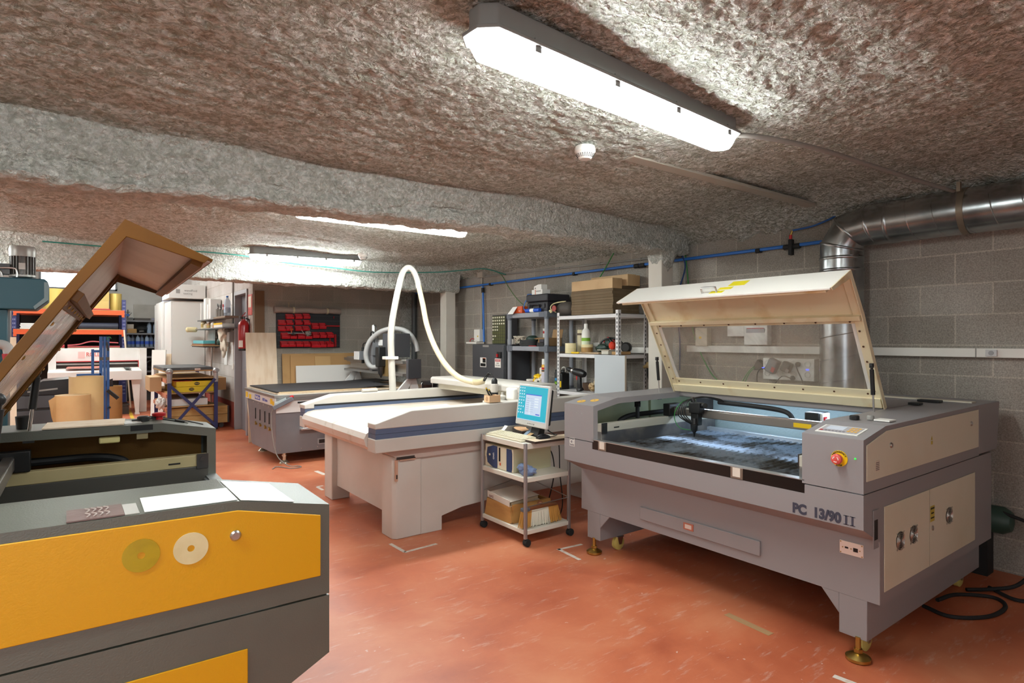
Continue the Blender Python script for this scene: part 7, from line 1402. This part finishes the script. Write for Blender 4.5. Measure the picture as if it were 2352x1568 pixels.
m = MB(); m.box(.325, .36, 9.18, 9.26, .02, 1.54); m.box(.366, .392, 9.17, 9.26, .02, 1.54); m.box(.398, .43, 9.18, 9.26, .02, 1.54); m.build('upright', be, t, bevel=.002); m = MB(); m.box(.24, .27, 9.19, 9.23, 1.05, 1.38); m.box(.27, .33, 9.19, 9.23, 1.34, 1.37); m.build('side_frame', be, t); m = MB(); m.box(.09, .34, 9.18, 9.22, 1.045, 1.075); m.box(.09, .11, 9.18, 9.22, .6, 1.05); m.build('cross_bar', be, t); m = MB(); m.box(.2, .55, 8.95, 9.5, 0, .02); m.build('base_plate', be, t)
m = MB(); m.bar((.40, 9.165, 1.47), (.415, 9.165, 1.36), .02, .012); m.build('lever', black, t); m = MB(); m.rings([(.425 + math.cos(a * .5) * .02, 9.17, 1.515 + math.sin(a * .5) * .02) for a in range(10)], [.004] * 10, 5); m.build('green_tie', green_c, t); m = MB(); m.bar((.41, 9.16, .86), (.52, 9.14, .75), .05, .04); m.lathe((.43, 9.17, .64), [(.014, 0), (.014, .02)], 12, '-y'); m.build('black_grip', black, t)
m = MB(); m.box(.323, .43, 9.176, 9.18, 1.24, 1.28); m.build('wear_band', mat('worn band', '#4c4540', .7), t)
def kroll(lb, pts, z1, m_, inner=None):
    """standing paper roll with a loose outer wrap: outline in plan"""
    k = MB(); q = smooth(pts, 6); n = len(q); out = [(p.x, p.y) for p in q]
    vs = []
    for (x, y) in out: vs += [(x, y, .002), (x, y, z1)]
    k.add(vs, [(2 * i, 2 * i + 2, 2 * i + 3, 2 * i + 1) for i in range(n - 1)])
    o = k.build('kraft_roll', m_, sm=60); md = o.modifiers.new('thick', 'SOLIDIFY'); md.thickness = .006
    return tag(o, lb, 'paper roll')
def spiral(c, r0, r1, a0, turns, tail=()):
    n = int(turns * 14); return [(c[0] + (r0 + (r1 - r0) * i / n) * math.cos(a0 + turns * 2 * math.pi * i / n), c[1] + (r0 + (r1 - r0) * i / n) * math.sin(a0 + turns * 2 * math.pi * i / n), 0) for i in range(n + 1)] + list(tail)
kroll('taller kraft paper roll with a wide loose outer curl', [(.01, 8.75, 0), (.02, 8.60, 0), (.10, 8.50, 0), (.22, 8.47, 0), (.32, 8.54, 0), (.345, 8.66, 0), (.28, 8.78, 0), (.16, 8.82, 0), (.08, 8.74, 0)], 1.07, kraft)
k = MB(); k.lathe((.05, 8.28, .002), [(.06, .88), (.06, .0), (.165, 0), (.165, .885), (.06, .885)], 36); kk = tag(k.build('kraft_roll', mat('kraft paper front', '#c49e6c', .7, h2='#b88f5e', vscale=3), sm=40), 'shorter kraft paper roll in front with a torn flap', 'paper roll')
k = MB(); k.plate((-.10, 8.22, .5), (-.10, 8.22, .885), (-.165, 8.20, .84), (-.14, 8.2, .66), .003); k.build('torn_flap', kraft, kk); k = MB(); k.box(-.02, .02, 8.112, 8.116, .56, .60); k.build('white_tag', paper, kk)
t = thing('cardboard_drum', 'brown cardboard drum holding offcuts beside the blue stand', 'drum', (.62, 12.3, 0)); m = MB(); m.lathe((.60, 12.3, .012), [(.16, 0), (.16, .70), (.15, .70), (.15, .02)], 30); m.build('drum_wall', mat('drum board', '#a98250', .75, h2='#97713f', vscale=5), t, sm=40); m = MB(); m.lathe((.60, 12.3, 0), [(.162, 0), (.162, .03)], 30); m.build('foot_rim', black, t, sm=40)
m = MB(); m.plate((.52, 12.3, .05), (.66, 12.3, .05), (.62, 12.25, .84), (.50, 12.25, .80), .006); m.build('film_offcut', mat('dark film', '#2b2b30', .3), t)
t = thing('plotter', 'dark grey printer cabinet with curved black cover left of the kraft rolls', 'printer', (-.2, 9.8, 0)); m = MB(); m.box(-.62, .10, 9.55, 10.2, .0, .62); m.box(-.62, .10, 9.55, 10.2, .64, .80); m.build('body', mat('printer slate', '#4b4d52', .5), t, bevel=.01); m = MB(); m.prism([(-.50, .80), (-.40, .90), (-.25, .98), (.02, 1.0), (.10, .97), (.10, .80)], 'y', 9.55, 10.15); m.build('cover', mat('printer black', '#1f2023', .35), t, bevel=.01); m = MB(); m.box(-.60, .08, 9.545, 9.55, .62, .64); m.build('gap', black, t); m = MB(); m.prism([(-.40, .84), (-.1, .87), (-.1, .89), (-.40, .86)], 'y', 9.54, 9.55); m.build('chrome_trim', grey_c, t)
# teal drill at the left edge
teal = mat('teal hammer enamel', '#0a4654', .4, bump=.05, bscale=200); t = thing('pillar_drill', 'teal pillar drill with bare aluminium motor at the left edge', 'drill', (-.45, 6.1, 0))
m = MB(); m.prism([(-.75, 1.735), (-.20, 1.735), (-.122, 1.81), (-.122, 1.955), (-.145, 1.98), (-.75, 1.98)], 'y', 6.0, 6.35); m.build('head', teal, t, bevel=.008); m = MB(); m.prism([(-.205, 1.738), (-.122, 1.815), (-.122, 1.955), (-.148, 1.955), (-.148, 1.83), (-.215, 1.76)], 'y', 5.996, 6.0); m.build('edge_trim', mat('trim grey', '#6f8287', .4), t)
m = MB(); m.box(-.52, -.372, 6.05, 6.3, .03, 1.735); m.build('column', teal, t, bevel=.006); m = MB(); m.box(-.75, -.25, 5.85, 6.5, 0, .04); m.build('base', teal, t); m = MB(); m.box(-.75, -.42, 5.9, 6.3, .93, .98); m.build('work_table', mat('table iron', '#7d7f80', .4, .7), t)
motm = mat('motor aluminium', '#a5a39e', .4, .5); m = MB(); m.lathe((-.285, 6.12, 1.99), [(.05, 0), (.085, .005), (.085, .02), (.075, .025)], 28); mo = m.build('motor', motm, t, sm=40); m = MB(); m.lathe((-.285, 6.12, 2.155), [(.084, 0), (.086, .02), (.086, .06), (.078, .082), (.03, .085)], 28); m.build('fan_cover', motm, mo, sm=40)
m = MB(); m.lathe((-.285, 6.12, 2.01), [(.066, 0), (.066, .15)], 24)
for k in range(22): a = k * math.pi / 11; m.obox((-.285 + math.cos(a) * .073, 6.12 + math.sin(a) * .073, 2.083), (.018, .004, .145), (0, 0, a))
m.build('cooling_fins', mat('fin grey', '#7f7d7a', .4, .7), mo); m = MB(); m.box(-.305, -.265, 6.032, 6.036, 2.05, 2.10); m.build('rating_plate', mat('plate grey', '#bdbab4', .4), mo); m = MB(); m.box(-.42, -.36, 6.06, 6.16, 2.01, 2.09); m.build('terminal_box', darksteel, mo)
m = MB(); m.tube([(-.45, 6.03, 2.05), (-.36, 6.02, 2.055), (-.325, 6.02, 2.05), (-.315, 6.02, 2.02), (-.315, 6.02, 1.985)], .007, 8, 5); m.tube([(-.48, 6.03, 2.03), (-.42, 6.02, 2.03), (-.405, 6.02, 2.0), (-.40, 6.02, 1.985)], .007, 8, 5); m.build('motor_cable', steel, mo, sm=60)
t = thing('industrial_plug', 'grey and red industrial plug in front of the teal drill column', 'industrial plug', (-.37, 5.9, 1.36)); m = MB(); m.rings(smooth([(-.46, 5.9, 1.46), (-.40, 5.9, 1.465), (-.365, 5.9, 1.44), (-.355, 5.9, 1.39)], 4), [.035] * 13, 16); m.build('elbow_body', mat('plug grey', '#a9a7a5', .5), t, sm=50); m = MB(); m.lathe((-.355, 5.9, 1.395), [(.040, 0), (.042, -.01), (.036, -.05), (.03, -.052)], 18); m.build('red_cap', mat('plug crimson', '#a3202c', .4), t, sm=40)
m = MB(); m.box(-.56, -.41, 5.91, 6.04, 1.40, 1.50); m.build('mount', teal, t)
m = MB(); m.plate((-.60, 9.0, 0), (-.47, 9.0, 0), (-.49, 9.25, 1.53), (-.585, 9.25, 1.53), .012); tag(m.build('plywood_offcut', ply2), 'narrow pale plywood offcut standing behind the teal drill', 'board')
# ---------------------------------------------------------------- blue cart with flat stock
t = thing('stock_cart', 'dark blue frame cart with cross brace and silver taped post tops', 'cart', (1.66, 11.9, 0))
for i, (x, y) in enumerate(((1.29, 11.0), (1.97, 11.0), (1.29, 12.8), (1.97, 12.8))):
    m = MB(); m.box(x, x + .055, y, y + .05, .03, .97); p = m.build('post', blue_e, t); m = MB(); m.lathe((x + .027, y + .025, 0), [(.03, 0), (.03, .03)], 12); m.build('foot', black, p)
    if i < 3: m = MB(); m.blob((x + .027, y + .02, .985), (.052, .05, .05), i, .15); m.lathe((x + .027, y + .02, .80), [(.036, 0), (.04, .15)], 12); m.build('tape_wrap', mat('silver tape', '#b5b4b4', .3, .6), p, sm=60)
m = MB(); m.bar((1.33, 10.995, .75), (1.99, 10.995, .07), .045, .008, (0, 1, 0)); m.bar((1.33, 10.985, .06), (1.98, 10.985, .85), .045, .008, (0, 1, 0)); m.build('cross_brace', blue_e, t)
for z in (.40, .62, .86):
    for x in (1.27, 1.99): m = MB(); m.box(x, x + .03, 11.05, 12.8, z - .06, z); m.build('side_beam', mat('salmon beam', '#d08a6c', .5), t)
    m = MB(); m.box(1.30, 1.99, 11.02, 12.83, z, z + .02); m.build('deck', mat('deck board', '#b08a58', .7), t)
m = MB(); m.box(1.24, 1.97, 11.03, 12.4, .98, 1.0); m.build('top_deck', mat('deck board', '#b08a58', .7), t)
box('iron_slab', 'dark grey slab lying on top of the blue cart', 'slab', (1.24, 1.96, 11.06, 12.5, 1.001, 1.045), mat('slab dark', '#4a4a4d', .5, h2='#6a6a6c', vscale=6), .003); box('small_carton', 'small printed packet under the dark slab edge on the cart', 'packet', (1.68, 1.76, 10.985, 11.02, 1.0, 1.03), mat('packet pale red', '#d5bdb2', .6), .001)
for i, (lb, z0, x0, word) in enumerate((('lower yellow carton on the blue cart', .641, 1.36, 'CYRO'), ('upper yellow carton on the blue cart', .731, 1.42, 'MAXI'))):
    t = thing('yellow_carton', lb, 'box', (1.7, 11.3, z0), 0, 'yellow cartons on the cart'); m = MB(); m.box(x0, 1.985, 11.06, 11.95, z0, z0 + .086); m.build('carton', mat('lemon carton', '#e6c814', .5), t, bevel=.002)
    xo = 1.64 if i == 0 else 1.72
    m = MB(); m.add([(xo + math.cos(k * .2618) * .042, 11.058, z0 + .045 + math.sin(k * .2618) * .026) for k in range(24)] + [(xo + math.cos(k * .2618) * .042, 11.0597, z0 + .045 + math.sin(k * .2618) * .026) for k in range(24)], [tuple(range(24)), tuple(range(47, 23, -1))] + [(k, (k + 1) % 24, 24 + (k + 1) % 24, 24 + k) for k in range(24)]); em = m.build('oval_emblem', black, t); text(word, .03, (xo, 11.057, z0 + .045), (1, 0, 0), (0, 0, 1), MATS['lemon carton'], em)
box('red_sheet', 'red sheet lying on the upper yellow carton', 'sheet', (1.40, 1.66, 11.1, 11.9, .8175, .826), red_p, .001); box('white_board', 'white board on the middle deck of the blue cart', 'board', (1.32, 1.88, 11.06, 12.2, .421, .53), mat('chalk board', '#d9d6d2', .6), .003); box('brown_carton', 'brown carton sticking out at the right of the blue cart', 'box', (2.03, 2.20, 11.25, 12.0, .64, .85), card, .003); box('wood_box_end', 'open wooden box end sticking out at the left of the blue cart', 'box', (1.09, 1.26, 11.5, 12.2, .641, .88), mat('box end wood', '#c4a47c', .7), .003)
m = MB(); m.blob((1.22, 11.25, .46), (.07, .08, .09), 4, .5, 3, 4); tag(m.build('torn_film', mat('torn white film', '#ded9d2', .4), sm=80), 'torn white film hanging at the left of the blue cart', 'film')
t = thing('wooden_crate', 'long wooden crate on castors pushed under the blue cart', 'crate', (1.8, 11.5, 0)); cw = mat('crate wood', '#c7a266', .7, h2='#b8904f', vscale=4, aniso=(1, 1, 6)); m = MB(); m.box(1.36, 2.22, 11.14, 11.9, .09, .235); m.box(1.36, 2.22, 11.14, 11.9, .24, .375); m.build('crate_walls', cw, t, bevel=.003)
m = MB(); m.box(2.20, 2.225, 11.13, 11.16, .09, .375); m.build('metal_corner', darksteel, t)
for x, y in ((1.46, 11.24), (2.12, 11.24), (1.46, 11.8), (2.12, 11.8)): m = MB(); m.lathe((x, y - .012, .038), [(.038, 0), (.038, .024)], 18, 'y'); m.box(x - .025, x + .025, y - .02, y + .02, .06, .09); m.build('castor', darksteel, t, sm=40)

# ---------------------------------------------------------------- things on the far box of the yellow laser cutter
def on_far(x): return ztop(x)
m = MB(); m.plate((-.09, 3.30, on_far(-.09) + .001), (.21, 3.30, on_far(.21) + .001), (.23, 3.53, on_far(.23) + .001), (-.075, 3.53, on_far(-.075) + .001), .006); tag(m.build('plywood_strip', ply2), 'thin plywood strip lying on the far rail of the yellow laser cutter', 'board')
m = MB(); m.lathe((-.155, 3.40, on_far(-.155)), [(.026, 0), (.030, .055), (.027, .055), (.024, .006)], 20); tag(m.build('black_cup', black, sm=40), 'small black cup at the left end of the far rail of the yellow laser cutter', 'cup')
sheet('clear_sleeve', 'clear plastic sleeve beside the plywood strip on the far rail', 'sleeve', [(.215, 3.33, on_far(.215) + .001), (.285, 3.33, on_far(.285) + .001), (.285, 3.44, on_far(.285) + .001), (.215, 3.44, on_far(.215) + .001)], MATS['clear sleeve'])
for lb, pts, end in (('black cable with plug lying across the far rail of the yellow laser cutter', [(.25, 3.42, 0), (.32, 3.44, 0), (.36, 3.46, 0), (.41, 3.44, 0), (.45, 3.42, 0)], 1), ('thin black cable running over the sloping end of the far rail', [(.30, 3.53, 0), (.38, 3.535, 0), (.46, 3.52, 0), (.52, 3.46, 0), (.555, 3.40, 0)], 0)):
    q = [(x, y, on_far(x) + .006) for x, y, z in smooth(pts, 6)]; m = MB(); m.rings(q, [.004] * len(q), 6); k = tag(m.build('usb_cable', black, sm=60), lb, 'cable')
    if end:
        m = MB(); m.bar((.435, 3.425, on_far(.435) + .010), (.475, 3.405, on_far(.475) + .009), .018, .01); m.bar((.33, 3.45, on_far(.33) + .011), (.365, 3.46, on_far(.365) + .011), .02, .016); m.build('plug_shell', black, k); m = MB(); m.bar((.475, 3.405, on_far(.475) + .009), (.490, 3.398, on_far(.49) + .008), .012, .005); m.build('plug_tip', steel, k)
# ---------------------------------------------------------------- tape marks on the floor
tm = mat('worn white tape', '#d9cfc4', .6, h2='#c9a48e', vscale=30, vfac=(.5, .75))
def mark(lb, segs, m_=tm):
    k = MB()
    for (x0, y0), (x1, y1), w in segs:
        d = Vector((x1 - x0, y1 - y0, 0)).normalized(); s = Vector((-d.y, d.x, 0)) * w / 2; a, b = Vector((x0, y0, .0012)), Vector((x1, y1, .0012)); z = Vector((0, 0, -.001))
        k.add([a + s, a - s, b - s, b + s, a + s + z, a - s + z, b - s + z, b + s + z], [(0, 1, 2, 3), (7, 6, 5, 4), (0, 4, 5, 1), (1, 5, 6, 2), (2, 6, 7, 3), (3, 7, 4, 0)])
    return tag(k.build('floor_tape', m_), lb, 'tape mark')
mark('white corner tape mark on the floor in front of the cutting table leg', [((1.905, 4.07), (1.915, 3.845), .028), ((1.91, 3.845), (2.18, 3.865), .028)])
mark('white corner tape mark on the floor left of the grey laser cutter', [((2.815, 3.24), (3.03, 3.22), .025), ((2.825, 3.25), (2.805, 3.0), .028)])
mark('brownish tape strip on the floor in front of the grey laser cutter', [((2.895, 1.93), (2.875, 1.66), .045)], mat('brown tape strip', '#b08a62', .6))
mark('white tape scrap on the floor near the front foot of the grey laser cutter', [((2.745, 1.29), (2.755, 1.20), .03)])
mark('small white tape mark on the floor by the router foot', [((2.28, 6.83), (2.30, 6.58), .05)])
mark('white corner tape mark on the floor by the far table leg', [((2.045, 6.09), (2.11, 6.10), .03), ((2.045, 6.09), (2.045, 5.92), .03)])
mark('yellow tape line on the floor of the back room', [((1.06, 15.2), (.93, 11.6), .06)], mat('yellow floor tape', '#d9b23a', .6))
